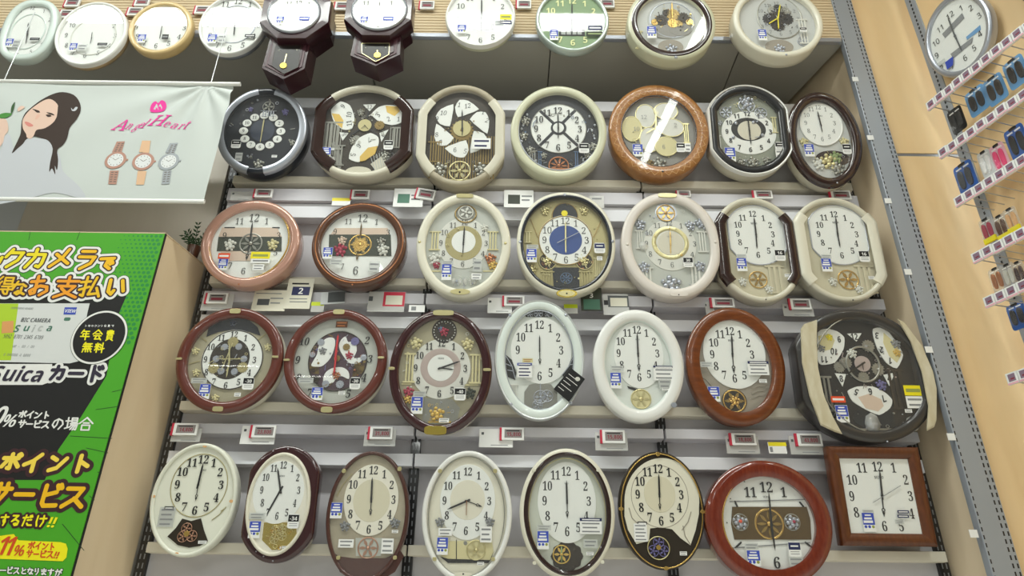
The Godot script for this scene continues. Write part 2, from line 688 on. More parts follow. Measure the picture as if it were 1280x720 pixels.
# plain label with lines of print
func slip(x: float, y: float, z: float, w: float, h: float, called := "label", paper: Material = null, printed: Material = null, lines := 2) -> MeshInstance3D:
	box(x, y, w, h, z, z + .3, .1)
	var p := part(called, paper if paper else M.paper)
	for i in lines: box(x - w * .04 * (i % 2), y + h * (.5 - (i + .6) / (lines + .2)), w * (.8 - .14 * (i % 2)), h * .34 / lines, z + .3, z + .42, .02)
	part("print_line", printed if printed else M.greyprint, p)
	return p
# ---------- things built more than once ----------
var cards_z := 49.
var strokes := []
var warped := false
var fold_x := 0.
var fold_y := 0.

func price_tag(x: float, y: float, w: float, h: float, label: String, price := "", rot := 0., card := [], cm: Material = null) -> void:
	thing("price_tag", label, "price tag", Vector3(x, y, cards_z) * MM)
	if card:
		box(card[0], card[1], card[2], card[3], -2.5, -1.5, .1)
		var c := part("card", cm)
		box(card[0] - card[2] * .4, card[1] + card[3] * .25, minf(card[2] * .16, 9.), 9, -1.5, -1.3, .05)
		part("stamp", M.greyprint2, c)
		box(card[0] + card[2] * .1, card[1] - card[3] * .38, card[2] * .5, 2.4, -1.5, -1.3, .05)
		part("print_line", M.greyprint, c)
	X = Transform3D(Basis(Vector3(0, 0, 1), deg_to_rad(rot)), Vector3.ZERO)
	box(0, 0, w, h, -1, 7, 1.2)
	var f := part("tag_frame", M.paper)
	box(w * .02, h * .02, w * .78, h * .68, 7, 7.4, .1)
	var s := part("screen", M.screen, f)
	if price:
		txt(price, "A", h * .36, w * .04, -h * .06, 7.6, 0., .85)
	else:
		box(0, -h * .08, w * .56, h * .22, 7.4, 7.6, .05)
	part("price_print", M.redprint2, f)
	box(0, h * .24, w * .6, h * .08, 7.4, 7.6, .05)
	part("print_line", M.ink, f)
	box(-w * .53, 0, w * .12, h * 1.02, -1, 6.6, .4)
	part("red_tab", M.redprint)
	X = Transform3D.IDENTITY

func info_card(called: String, label: String, category: String, x: float, y: float, w: float, h: float, m: Material, rot := 0., fields := [], s := "", sm: Material = null) -> void:
	thing(called, label, category, Vector3(x, y, cards_z - 1.) * MM, -4.)
	T.rotate_object_local(Vector3(0, 0, 1), deg_to_rad(rot))
	box(0, 0, w, h, 0, .8, .1)
	part("card", m)
	var z := .8
	for q in fields:
		box(q[0], q[1], q[2], q[3], z - .4, z + .2, .05)
		part("print", q[4])
		z += .2
	if s:
		txt(s, "A", h * .2, fields[0][0], fields[0][1] + (h * .38 if s == "3" else 0.), z + .3)
		part("number_print", sm)

func label_rail(label: String, at: Vector3, yaw: float, n: int) -> void:
	thing("label_rail", label, "label rail", at, 0, yaw)
	box(n * 21., 0, n * 42., 34, -4, 0, .5)
	part("strip", M.railpink)
	var rng := RandomNumberGenerator.new()
	rng.seed = n * 7 + int(at.y * 100)
	for i in n:
		var dy := rng.randf_range(-2.5, 2.5)
		var c := Vector2(21. + i * 42., dy)
		box(c.x, c.y, 39, 39, 0, 9, 1.)
		var p := part("price_label", M.paper)
		box(c.x + .5, c.y + 2, 25, 25, 9, 9.4, .1)
		part("screen", M.screenmauve, p)
		box(c.x, c.y - 16.8, 38, 6, 8.8, 9.5, .1)
		part("pink_edge", M.pinkedge, p)
		box(c.x + 2, c.y - 2, 14, 5, 9.4, 9.6, .05)
		part("price_print", M.redprint2, p)
		X = Transform3D(Basis(Vector3(1, 0, 0), PI), Vector3(c.x, c.y - 12, -4))
		disc(0, 0, 2, 2, 0, 150, 108, .3)
		X = Transform3D.IDENTITY
		part("hook", M.silver)

func strap_pack(label: String, at: Vector3, yaw: float, w: float, h: float, m: Material, pad: Material, tab: bool) -> void:
	thing("strap_pack", label, "strap pack", at, 0, yaw)
	disc(0, 0, w / 2, h / 2, -2, 0, 8., .3)
	part("card", m)
	disc(0, h * .46, w * .2, h * .05, -2.5, .6, 4., .2)
	part("hanger", M.ink)
	for s in [-1, 1]:
		disc(w * .2 * s, -h * .02, w * .15, h * .3, 0, 7, 3., 2.)
		part("strap", pad)
	for s in [-1, 1]: box(w * .2 * s, h * .36, w * .3, h * .05, -.4, .5, .1)
	part("print_line", M.paper)
	if tab:
		box(0, -h * .4, w * .9, h * .2, 0, 8, .2)
		part("yellow_label", M.yellow)
	disc(0, 0, w * .46, h * .4, 9, 9.3, 5., .1)
	part("blister", M.glass)

func fold(p: Vector3) -> float:
	var right := fold_x
	var top := fold_y
	var a := Vector2(p.x - right + 110., p.y - top) * .01
	var d := a.length()
	var t := atan2(a.y, a.x)
	var v := 9. * sin(t * 11.) * exp(-d * .28) * minf(d, 1.)
	var b := Vector2(p.x - right + 1090., p.y - top) * .01
	v += 2. * sin(atan2(b.y, b.x) * 9.) * exp(-b.length() * .3) * minf(b.length(), 1.)
	return v + 2. * sin(p.x * .009 + p.y * .006) + 1. * sin(p.y * .02 - p.x * .003)

# flat print on the cloth: cut into small cells that follow its folds
func print_on_cloth(a: Array, z: float) -> void:
	var o := pts(a)
	var lo := o[0]
	var hi := o[0]
	for p in o:
		lo = lo.min(p)
		hi = hi.max(p)
	var c := 17.
	for i in range(floori(lo.x / c), ceili(hi.x / c)):
		for j in range(floori(lo.y / c), ceili(hi.y / c)):
			var cell := pts([i * c, j * c, i * c + c, j * c, i * c + c, j * c + c, i * c, j * c + c])
			for q in Geometry2D.intersect_polygons(o, cell):
				var t := Geometry2D.triangulate_polygon(q)
				var f := V.size()
				for p in q: vx(Vector3(p.x, p.y, z), Vector3(0, 0, 1))
				for m in range(0, t.size(), 3): tri(f + t[m], f + t[m + 1], f + t[m + 2])

func cloth(x0: float, x1: float, y0: float, y1: float) -> void:
	var nx := 160
	var ny := 60
	for j in ny + 1:
		for i in nx + 1:
			var p := Vector3(lerpf(x0, x1, float(i) / nx), lerpf(y0, y1, float(j) / ny), 0)
			var e := 3.
			var gx := (fold(p + Vector3(e, 0, 0)) - fold(p - Vector3(e, 0, 0))) / (2. * e)
			var gy := (fold(p + Vector3(0, e, 0)) - fold(p - Vector3(0, e, 0))) / (2. * e)
			vx(p, Vector3(-gx, -gy, 1))
	for j in ny:
		for i in nx:
			var f := j * (nx + 1) + i
			quad(f, f + 1, f + nx + 2, f + nx + 1)

func plant_leaves() -> void:
	var rng := RandomNumberGenerator.new()
	rng.seed = 5
	for i in 7:
		var a := TAU * i / 7. + .3
		var lean := Vector3(cos(a) * rng.randf_range(.5, 1.), 1., sin(a) * .6).normalized()
		var l := rng.randf_range(60, 95)
		var p := Vector3(0, 44, 0)
		var side := lean.cross(Vector3(0, 0, 1)).normalized()
		for k in 6:
			p += lean * l / 6.
			for s in [-1., 1.]:
				var d: Vector3 = (side * s + lean * .7 + Vector3(0, 0, rng.randf_range(-.3, .6))).normalized()
				var up := d.cross(lean).normalized()
				var w := d.cross(up).normalized() * 4.5
				var q := p + d * rng.randf_range(18, 26)
				var m := (p + q) / 2. + up * 2.
				quad(vx(p, up), vx(m + w, up), vx(q, up), vx(m - w, up))
		part("leaf_sprig", M.leafdark)
		X = Transform3D(Basis(Quaternion(Vector3(0, 0, 1), lean)), Vector3(0, 40, 0))
		disc(0, 0, 1.2, 1.2, 0, l, 105, .2)
		X = Transform3D.IDENTITY
		part("stem", M.leafdark)

# ---------- Japanese lettering, written stroke by stroke (points in a unit cell, y down) ----------
var J := {
	"ッ": [[.1, .3, .2, .55], [.42, .25, .5, .5], [.88, .25, .75, .65, .35, .95]],
	"ク": [[.35, .05, .1, .45], [.3, .22, .88, .22, .7, .62, .25, .97]],
	"カ": [[.08, .3, .88, .3, .82, .75, .72, .93, .58, .88], [.45, .03, .42, .45, .1, .96]],
	"メ": [[.78, .03, .55, .5, .08, .95], [.25, .3, .88, .78]],
	"ラ": [[.18, .1, .82, .1], [.1, .38, .9, .38, .75, .7, .28, .96]],
	"で": [[.03, .2, .92, .14, .52, .38, .45, .7, .78, .93], [.68, .45, .76, .6], [.83, .38, .91, .52]],
	"得": [[.28, .05, .08, .25], [.3, .3, .05, .55], [.2, .45, .2, .95], [.45, .1, .9, .1, .9, .42, .45, .42], [.45, .1, .45, .42], [.45, .26, .9, .26], [.38, .55, .95, .55], [.35, .7, .98, .7], [.75, .55, .75, .93, .62, .93], [.48, .78, .56, .88]],
	"な": [[.06, .25, .56, .22], [.35, .03, .12, .6], [.68, .2, .93, .36], [.68, .42, .68, .8, .5, .93, .33, .82, .5, .7, .92, .92]],
	"お": [[.06, .3, .62, .25], [.32, .03, .32, .85, .18, .9, .1, .75, .5, .5, .82, .55, .86, .75, .58, .95]],
	"支": [[.06, .22, .94, .22], [.5, .02, .5, .45], [.15, .45, .82, .45, .6, .72, .06, .96], [.28, .55, .55, .78, .96, .96]],
	"払": [[.04, .28, .44, .24], [.26, .03, .26, .93, .14, .88], [.04, .64, .44, .5], [.68, .05, .48, .86, .9, .8], [.78, .55, .97, .95]],
	"い": [[.15, .12, .18, .75, .35, .9, .44, .7], [.75, .15, .92, .72]],
	"ー": [[.06, .5, .94, .5]],
	"ド": [[.35, .03, .35, .97], [.35, .35, .82, .62], [.62, .08, .7, .22], [.82, .03, .9, .17]],
	"年": [[.3, .03, .08, .35], [.25, .18, .9, .18], [.28, .42, .86, .42], [.28, .42, .28, .68], [.04, .68, .96, .68], [.58, .18, .58, .99]],
	"会": [[.5, .02, .03, .42], [.5, .02, .97, .42], [.3, .4, .7, .4], [.13, .58, .87, .58], [.42, .58, .25, .9, .8, .87], [.68, .7, .9, .97]],
	"費": [[.2, .1, .8, .1, .8, .22, .2, .22, .2, .35, .85, .35], [.42, .02, .35, .45], [.6, .02, .6, .45], [.25, .5, .75, .5, .75, .82, .25, .82], [.25, .5, .25, .82], [.25, .66, .75, .66], [.4, .85, .18, .99], [.6, .85, .84, .99]],
	"無": [[.25, .03, .08, .25], [.2, .15, .92, .15], [.03, .42, .97, .42], [.08, .68, .92, .68], [.25, .15, .25, .68], [.42, .15, .42, .68], [.6, .15, .6, .68], [.77, .15, .77, .68], [.12, .8, .06, .97], [.35, .8, .38, .95], [.58, .8, .62, .95], [.82, .8, .94, .97]],
	"料": [[.25, .05, .25, .96], [.03, .42, .46, .42], [.08, .15, .14, .3], [.42, .13, .36, .3], [.24, .45, .05, .75], [.28, .5, .46, .72], [.55, .18, .66, .3], [.53, .42, .64, .52], [.5, .7, .99, .58], [.8, .03, .8, .98]],
	"の": [[.5, .15, .42, .6, .25, .82, .08, .6, .2, .3, .5, .13, .82, .28, .9, .55, .6, .93]],
	"場": [[.04, .3, .36, .3], [.2, .05, .2, .8], [.03, .85, .38, .75], [.48, .08, .88, .08, .88, .38, .48, .38], [.48, .08, .48, .38], [.48, .23, .88, .23], [.4, .5, .97, .5], [.55, .5, .38, .75], [.5, .62, .92, .62, .85, .95, .75, .92], [.66, .64, .45, .92], [.8, .64, .62, .95]],
	"合": [[.5, .02, .03, .45], [.5, .02, .97, .45], [.3, .42, .7, .42], [.22, .58, .78, .58, .78, .93, .22, .93], [.22, .58, .22, .93]],
	"ポ": [[.06, .3, .86, .3], [.48, .05, .48, .93, .36, .9], [.25, .5, .06, .82], [.7, .5, .92, .82], [.82, .1, .9, .04, .97, .13, .89, .2]],
	"イ": [[.88, .03, .5, .4, .06, .62], [.55, .35, .55, .98]],
	"ン": [[.12, .16, .4, .32], [.1, .94, .5, .8, .94, .22]],
	"ト": [[.35, .02, .35, .98], [.35, .35, .88, .64]],
	"サ": [[.04, .32, .96, .32], [.3, .06, .3, .62], [.7, .04, .7, .5, .4, .97]],
	"ビ": [[.2, .06, .2, .8, .3, .92, .88, .9], [.2, .48, .76, .34], [.75, .05, .82, .2], [.9, .02, .97, .16]],
	"ス": [[.13, .13, .82, .13, .6, .55, .06, .95], [.52, .58, .94, .95]],
	"す": [[.04, .25, .96, .22], [.55, .03, .55, .6, .4, .68, .35, .5, .55, .45, .6, .65, .4, .98]],
	"る": [[.2, .1, .76, .1, .13, .6, .5, .42, .86, .6, .76, .9, .5, .94, .38, .8, .6, .76]],
	"だ": [[.04, .25, .56, .22], [.32, .03, .08, .94], [.5, .45, .87, .42], [.48, .75, .6, .9, .94, .9], [.72, .08, .78, .22], [.86, .03, .93, .17]],
	"け": [[.15, .06, .08, .6, .15, .94], [.38, .3, .97, .28], [.7, .04, .7, .6, .5, .97]],
	"と": [[.3, .05, .4, .45], [.87, .28, .3, .55, .23, .8, .5, .93, .92, .9]],
	"り": [[.2, .08, .18, .5, .28, .45], [.7, .05, .72, .55, .4, .97]],
	"ま": [[.08, .22, .92, .22], [.13, .45, .87, .45], [.52, .03, .52, .8, .3, .93, .18, .78, .5, .72, .9, .92]],
	"が": [[.04, .35, .6, .3, .55, .85, .42, .94], [.3, .05, .08, .94], [.72, .3, .87, .57], [.78, .05, .84, .18], [.9, .02, .96, .14]],
}

func jp(c: String, x: float, y: float, w: float, h: float, lean: float) -> void:
	strokes.append([])
	for s in J[c]:
		var o := []
		for i in range(0, s.size(), 2):
			var v: float = 1. - s[i + 1]
			o.append(x + s[i] * w + lean * v)
			o.append(y + v * h)
		strokes[-1].append(o)

func jp_ink(called: String, m: Material, w: float, z: float) -> void:
	var i := 0
	for c in strokes:
		for s in c:
			# each stroke a hair above the one before, as paint laid over paint
			rib(s, w, z - .3, z + .04 * (i % 8))
			i += 1
		if called == "letter": part(called, m)
	if called != "letter": part(called, m)

# ---------- the place ----------
func room() -> void:
	box(-1250,-50,15500,100,-1400,18500,0.5)
	structure("floor",M.floor)
	box(-1250,5050,15500,100,-1400,18500,0.5)
	structure("ceiling",M.ceiling)
	box(-1250,2500,15500,5000,-1400,-1250,0.5)
	structure("wall_back",M.wall)
	box(-9050,2500,100,5000,-1400,18500,0.5)
	structure("wall_left",M.wall)
	box(6550,2500,100,5000,-1400,18500,0.5)
	structure("wall_right",M.wall)
	box(-1250,2500,15500,5000,18500,18600,0.5)
	structure("wall_front",M.wall)
	box(2480,1650.7,1840,3301.3,60,130,0.5)
	structure("wall_beige",M.beige)
	box(2480,4158.7,1840,1682.7,60,130,0.5)
	structure("wall_beige_upper",M.beige)
	box(2480,3309.3,1840,16,60,127,0.5)
	structure("trim_1",M.greymetal)
	box(-1673.1,1780,822.1,3560,-60,-20,0.5)
	structure("wall_panel",M.panelbeige)
	box(-832.5,4488,4735,1024,100,140,0.5)
	var o := structure("wall_fascia",M.slatback)
	T = o
	for i in 34: box(-832,3958 + i * 18,4734,15,139,151,1.5)
	part("slats",M.slat,o).set_meta("kind","stuff")
	box(-850,3938,4700,24,140,160,2)
	structure("trim_2",M.silver)
	box(-1950,3952.5,2494,45,-600,139,0.5)
	structure("ceiling_soffit",M.soffit)
	box(-266.8,3952.5,860.4,45,-600,139,0.5)
	structure("ceiling_soffit",M.soffit)
	box(607.6,3952.5,876.5,45,-600,139,0.5)
	structure("ceiling_soffit",M.soffit)
	X = Transform3D(Basis(Vector3(1,0,0),PI / 2),Vector3(0,3975,0))
	pol([1051.9,139,1512,139,1305,-600,1051.9,-600],0,45)
	X = Transform3D.IDENTITY
	structure("ceiling_soffit",M.soffit)

func display_rack() -> void:
	thing("display_rack","grey display rack with black slotted posts and white bars holding four rows of clocks","display rack",Vector3.ZERO)
	box(-777.5,1977.5,877,3355,-60,-32,0.5)
	part("back_panel",M.panel)
	box(106,1977.5,898,3355,-60,-32,0.5)
	part("back_panel",M.panel)
	box(1010,1977.5,918,3355,-60,-32,0.5)
	part("back_panel",M.panel)
	box(-1232,1850,34,3700,-60,-14,1)
	part("slotted_post",M.black)
	for i in 74:
		for s in [-1,1]: box(-1232 + s * 7,1500 + i * 29,4,17,-15,-13.4,.2)
	part("slots",M.greymetal).set_meta("kind","stuff")
	box(-341,1850,34,3700,-60,-14,1)
	part("slotted_post",M.black)
	for i in 74:
		for s in [-1,1]: box(-341 + s * 7,1500 + i * 29,4,17,-15,-13.4,.2)
	part("slots",M.greymetal).set_meta("kind","stuff")
	box(553,1850,34,3700,-60,-14,1)
	part("slotted_post",M.black)
	for i in 74:
		for s in [-1,1]: box(553 + s * 7,1500 + i * 29,4,17,-15,-13.4,.2)
	part("slots",M.greymetal).set_meta("kind","stuff")
	box(1466,1850,34,3700,-60,-14,1)
	part("slotted_post",M.black)
	for i in 74:
		for s in [-1,1]: box(1466 + s * 7,1500 + i * 29,4,17,-15,-13.4,.2)
	part("slots",M.greymetal).set_meta("kind","stuff")
	box(-777.5,3651,865,58,-32,18,2)
	part("hanging_bar",M.barwhite)
	box(106,3651,886,58,-32,18,2)
	part("hanging_bar",M.barwhite)
	box(1010,3651,906,58,-32,18,2)
	part("hanging_bar",M.barwhite)
	box(-777.5,3065,865,70,-32,18,2)
	part("hanging_bar",M.barwhite)
	box(106,3065,886,70,-32,18,2)
	part("hanging_bar",M.barwhite)
	box(1010,3065,906,70,-32,18,2)
	part("hanging_bar",M.barwhite)
	box(-777.5,2557.5,865,49,-32,18,2)
	part("hanging_bar",M.barwhite)
	box(106,2557.5,886,49,-32,18,2)
	part("hanging_bar",M.barwhite)
	box(1010,2557.5,906,49,-32,18,2)
	part("hanging_bar",M.barwhite)
	box(-777.5,2028.5,865,45,-32,18,2)
	part("hanging_bar",M.barwhite)
	box(106,2028.5,886,45,-32,18,2)
	part("hanging_bar",M.barwhite)
	box(1010,2028.5,906,45,-32,18,2)
	part("hanging_bar",M.barwhite)
	box(-777.5,3222.5,865,37,-32,18,2)
	part("lower_bar",M.barcream)
	box(106,3222.5,886,37,-32,18,2)
	part("lower_bar",M.barcream)
	box(1010,3222.5,906,37,-32,18,2)
	part("lower_bar",M.barcream)
	box(-777.5,2735,865,32,-32,18,2)
	part("lower_bar",M.barcream)
	box(106,2735,886,32,-32,18,2)
	part("lower_bar",M.barcream)
	box(1010,2735,906,32,-32,18,2)
	part("lower_bar",M.barcream)
	box(-777.5,2217,865,34,-32,18,2)
	part("lower_bar",M.barcream)
	box(106,2217,886,34,-32,18,2)
	part("lower_bar",M.barcream)
	box(1010,2217,906,34,-32,18,2)
	part("lower_bar",M.barcream)
	box(-777.5,1729.5,865,33,-32,18,2)
	part("lower_bar",M.barcream)
	box(106,1729.5,886,33,-32,18,2)
	part("lower_bar",M.barcream)
	box(1010,1729.5,906,33,-32,18,2)
	part("lower_bar",M.barcream)
	box(-777.5,3134,865,60,-32,34,1.5)
	part("price_rail",M.railgrey)
	box(106,3134,886,60,-32,34,1.5)
	part("price_rail",M.railgrey)
	box(1010,3134,906,60,-32,34,1.5)
	part("price_rail",M.railgrey)
	box(-777.5,2653,865,46,-32,34,1.5)
	part("price_rail",M.railgrey)
	box(106,2653,886,46,-32,34,1.5)
	part("price_rail",M.railgrey)
	box(1010,2653,906,46,-32,34,1.5)
	part("price_rail",M.railgrey)
	box(-777.5,2129,865,36,-32,34,1.5)
	part("price_rail",M.railgrey)
	box(106,2129,886,36,-32,34,1.5)
	part("price_rail",M.railgrey)
	box(1010,2129,906,36,-32,34,1.5)
	part("price_rail",M.railgrey)

func right_post() -> void:
	thing("side_panel","beige laminate end panel of the clock display, beside the grey perforated post","panel",Vector3(1.488,0,-.06),0,15.7)
	box(11,2000,22,4000,-420,188,1)
	part("board",M.beige2)
	thing("perforated_post","grey perforated metal post with white square stickers, at the right end of the clock display","post",Vector3.ZERO)
	box(1555,2500,94,5000,128,158,2)
	part("post",M.postgrey)
	for i in 130:
		for s in 2: box(1580 + s * 15,1500 + i * 24,5,14,157,158.6,.2)
	part("slots",M.black).set_meta("kind","stuff")
	for i in 130: box(1514,1512 + i * 24,4,13,157,158.5,.2)
	part("slots",M.black).set_meta("kind","stuff")
	box(1514,3700.5,26,24,157,159.5,0.3)
	part("white_sticker",M.paper)
	box(1508.7,3374.5,26,24,157,159.5,0.3)
	part("white_sticker",M.paper)
	box(1508.2,3055.3,26,24,157,159.5,0.3)
	part("white_sticker",M.paper)
	box(1508.3,2731.5,26,24,157,159.5,0.3)
	part("white_sticker",M.paper)
	box(1504.9,2415.2,26,24,157,159.5,0.3)
	part("white_sticker",M.paper)
	box(1498.1,2098.3,26,24,157,159.5,0.3)
	part("white_sticker",M.paper)
	box(1483.5,1786.6,26,24,157,159.5,0.3)
	part("white_sticker",M.paper)

func price_cards() -> void:
	cards_z = 49
	price_tag(-1048.9,3125.6,73.9,42.3,"small electronic price tag with red tab above the rose-pink clock","",0,[-92.4,-10.4,93.9,44.2],M.clearcard)
	price_tag(-641.3,3125.5,74,46.4,"small electronic price tag with red tab above the copper-rimmed brown clock","",0)
	price_tag(-367.1,3130.5,77.5,52.5,"tilted electronic price tag with red tab on the card left of the cream column clock","",-10)
	price_tag(720.2,3148.4,57.6,32.5,"small electronic price tag with red tab above the white clock with golden dial ring","",0)
	price_tag(1055,3149.3,77.9,40.6,"small electronic price tag with red tab above the barrel clock with dark brown panels","",0)
	price_tag(1383.5,3152.1,84.8,44.7,"small electronic price tag with red tab above the barrel clock with cream panels","",0)
	price_tag(-1144.3,2634.1,80.7,44.7,"white electronic price tag with red tab under the rose-pink clock","",0,[1.2,-13.6,120.7,71.9],M.clearcard)
	price_tag(9.2,2638.5,79.4,43.1,"white electronic price tag with red tab between the cream column clock and the mint clock","",0,[-55.7,-17,94.7,65.1],M.paper)
	price_tag(821.5,2641.7,87.4,41.4,"white electronic price tag with red tab above the plain brown wood oval clock","",0,[-52.4,-21.2,34.2,54.8],M.clearcard)
	price_tag(1122.6,2639.8,79.6,46.5,"white electronic price tag with red tab above the large dark winged clock","",0,[-11.1,-23.2,118.2,51.3],M.clearcard)
	price_tag(-1151.7,2118.9,85,43,"white electronic price tag with red tab above the carved cream-mint clock","14,800",0,[4.2,-18.6,104.5,48.5],M.clearcard)
	price_tag(-873.2,2114.4,83.6,44.4,"white electronic price tag with red tab above the maroon tablet clock","23,800",0,[-20.1,-10.9,121.6,65.6],M.paper)
	price_tag(-457.1,2113.8,80.8,44.4,"white electronic price tag with red tab above the taupe-faced gold-clip clock","31,800",0,[-4.3,-14.3,111.7,61.3],M.clearcard)
	price_tag(9.2,2116.7,79.5,44.4,"white electronic price tag with red tab on wide card above the dark-banded oval clock","15,800",0,[-59.3,-14.2,119,65.6],M.paper)
	price_tag(366.1,2111.1,80.9,47.2,"white electronic price tag with red tab above the brown clock with gold line","15,800",0,[-7.9,-15.7,114.7,64],M.clearcard)
	price_tag(826.7,2107.5,86.6,42.9,"white electronic price tag with red tab under the plain brown wood oval clock","18,800",0,[-4.7,-18.4,116.1,62.4],M.clearcard)
	price_tag(1060.1,2108.2,88.1,44.3,"white electronic price tag with red tab left of the square wood clock","43,800",0,[-12.5,-17.8,117.6,65.3],M.clearcard)
	info_card("sale_label","small yellow-topped label beside the tag above the copper-rimmed brown clock","label",-719.6,3091.2,76.9,39.9,M.paper,0,[[-1.5,11.9,77.1,16,M.yellow]])
	info_card("info_card","white card with green leaf emblem beneath the cream pinwheel clock","sign card",-440.1,3115.6,124.3,96.5,M.paper,0,[[-19.8,-4.6,50.4,48.2,M.greengrey],[32.7,12.2,43.8,8.1,M.greyprint],[30.8,-7.9,36.9,8,M.greyprint]])
	info_card("info_card","white card with green leaf emblem between pinwheel and quartered clocks","sign card",24,3117.3,124.5,90.5,M.paper,0,[[-20.2,-3.5,50.4,48.2,M.forest],[33.6,13.3,43.8,8.1,M.greyprint],[28.6,-6.9,33.6,8,M.greyprint]])
	info_card("clear_card","translucent blank card right of the navy and gold clock","sign card",351.5,3106.9,60.5,64.1,M.clearcard,0,[[0.7,15.9,40.4,8.1,M.greyprint]])
	info_card("info_card","cream card with dark stamp under the rose-pink clock","sign card",-941.4,2630.3,130.3,92.8,M.papercream,0,[[-23.6,-7.5,46.5,27.4,M.greyprint2],[26.4,9.5,49.7,5.2,M.greyprint],[23.6,-11.2,37.2,5.1,M.greyprint],[-8.4,30.7,99.8,3.5,M.greyprint]])
	info_card("ranking_card","tall cream card with navy panel between the rose and brown clocks","sign card",-831.7,2661.6,101.4,135.4,M.papercream,0,[[5.2,11.6,68.8,38.3,M.navyprint],[-1.3,44.8,66,7,M.ink],[1.1,-23.6,68.4,4.1,M.greyprint],[3.1,-37,68.2,3.4,M.greyprint]],"2",M.paper)
	info_card("glossy_card","glossy black-edged card under the copper-rimmed brown clock","sign card",-697.7,2645.4,93.4,55.2,M.silverwhite,5,[[13.7,2.7,65.4,46.7,M.greyprint2]])
	info_card("sale_label","small yellow-green topped label beside the glossy black-edged card","label",-751.4,2605.1,49.4,44.3,M.clearcard,0,[[-1.9,13.6,49.6,17.1,M.limeyellow]])
	info_card("info_card","clear card with red picture frame print left of the cream column clock","sign card",-487.5,2631.2,142.9,89.3,M.clearcard,0,[[28.5,11.4,84,63.8,M.redprint],[28.9,7,65.3,41.3,M.papercream],[-62,12.6,15.6,20.7,M.greyprint2]])
	info_card("label","small blank white label right of the red-framed card","label",-367.3,2603.4,61.8,30.6,M.paper,0,[[-12.4,-0.2,18.6,17,M.greyprint]])
	info_card("info_card","dark green card with pale centre right of the navy and gold clock","sign card",310.2,2652.5,82.7,103.8,M.forest,0,[[0.6,-22.8,63.8,44.7,M.greengrey]],"3",M.paper)
	info_card("info_card","clear card with grey print beside the dark green card","sign card",405,2631.3,99.6,92.8,M.clearcard,0,[[10.1,13.7,81.1,51.8,M.greyprint2],[11.5,10.2,65.5,37.9,M.papercream],[-38.5,7.7,15.6,20.7,M.ink]])
	info_card("sale_label","small yellow-green topped label under the navy and gold clock foot","label",228.7,2609.8,52.7,40.9,M.clearcard,0,[[0.3,11.9,52.8,17.1,M.limeyellow]])
	info_card("sale_label","yellow-topped white label between the two tags beside the square clock","label",942.8,2079.8,63.6,41,M.paper,0,[[2.2,13.4,63.8,14.2,M.yellow],[-22.1,-6,9.9,18.3,M.greyprint]])
	cards_z = 163.
	price_tag(-2081,4107.2,67.4,52.8,"pink-edged fascia price tag between the mint and brown-rimmed clocks","",0)
	price_tag(-2085.2,4033.6,66.7,51.7,"pink-edged fascia price tag lower, between the mint and brown-rimmed clocks","",0)
	price_tag(-1756.6,4118.1,67.5,53,"pink-edged fascia price tag above the pale wood clock","",0)
	price_tag(-1774.1,4054.5,66.9,52,"pink-edged fascia price tag left of the pale wood clock","",0)
	price_tag(-1463.8,4070.3,67.1,52.3,"pink-edged fascia price tag left of the silver-rimmed white clock","",0)
	price_tag(-813.5,4107.8,67.6,52.8,"pink-edged fascia price tag left of the gilt-window octagon clock","",0)
	price_tag(-415.6,4120,67.7,53,"pink-edged fascia price tag right of the gilt-window octagon clock","",0)
	price_tag(40.3,4133.1,67.9,53.2,"pink-edged fascia price tag left of the green-dial clock","",0)
	price_tag(433.5,4145.2,68.1,53.4,"pink-edged fascia price tag right of the green-dial clock","",0)

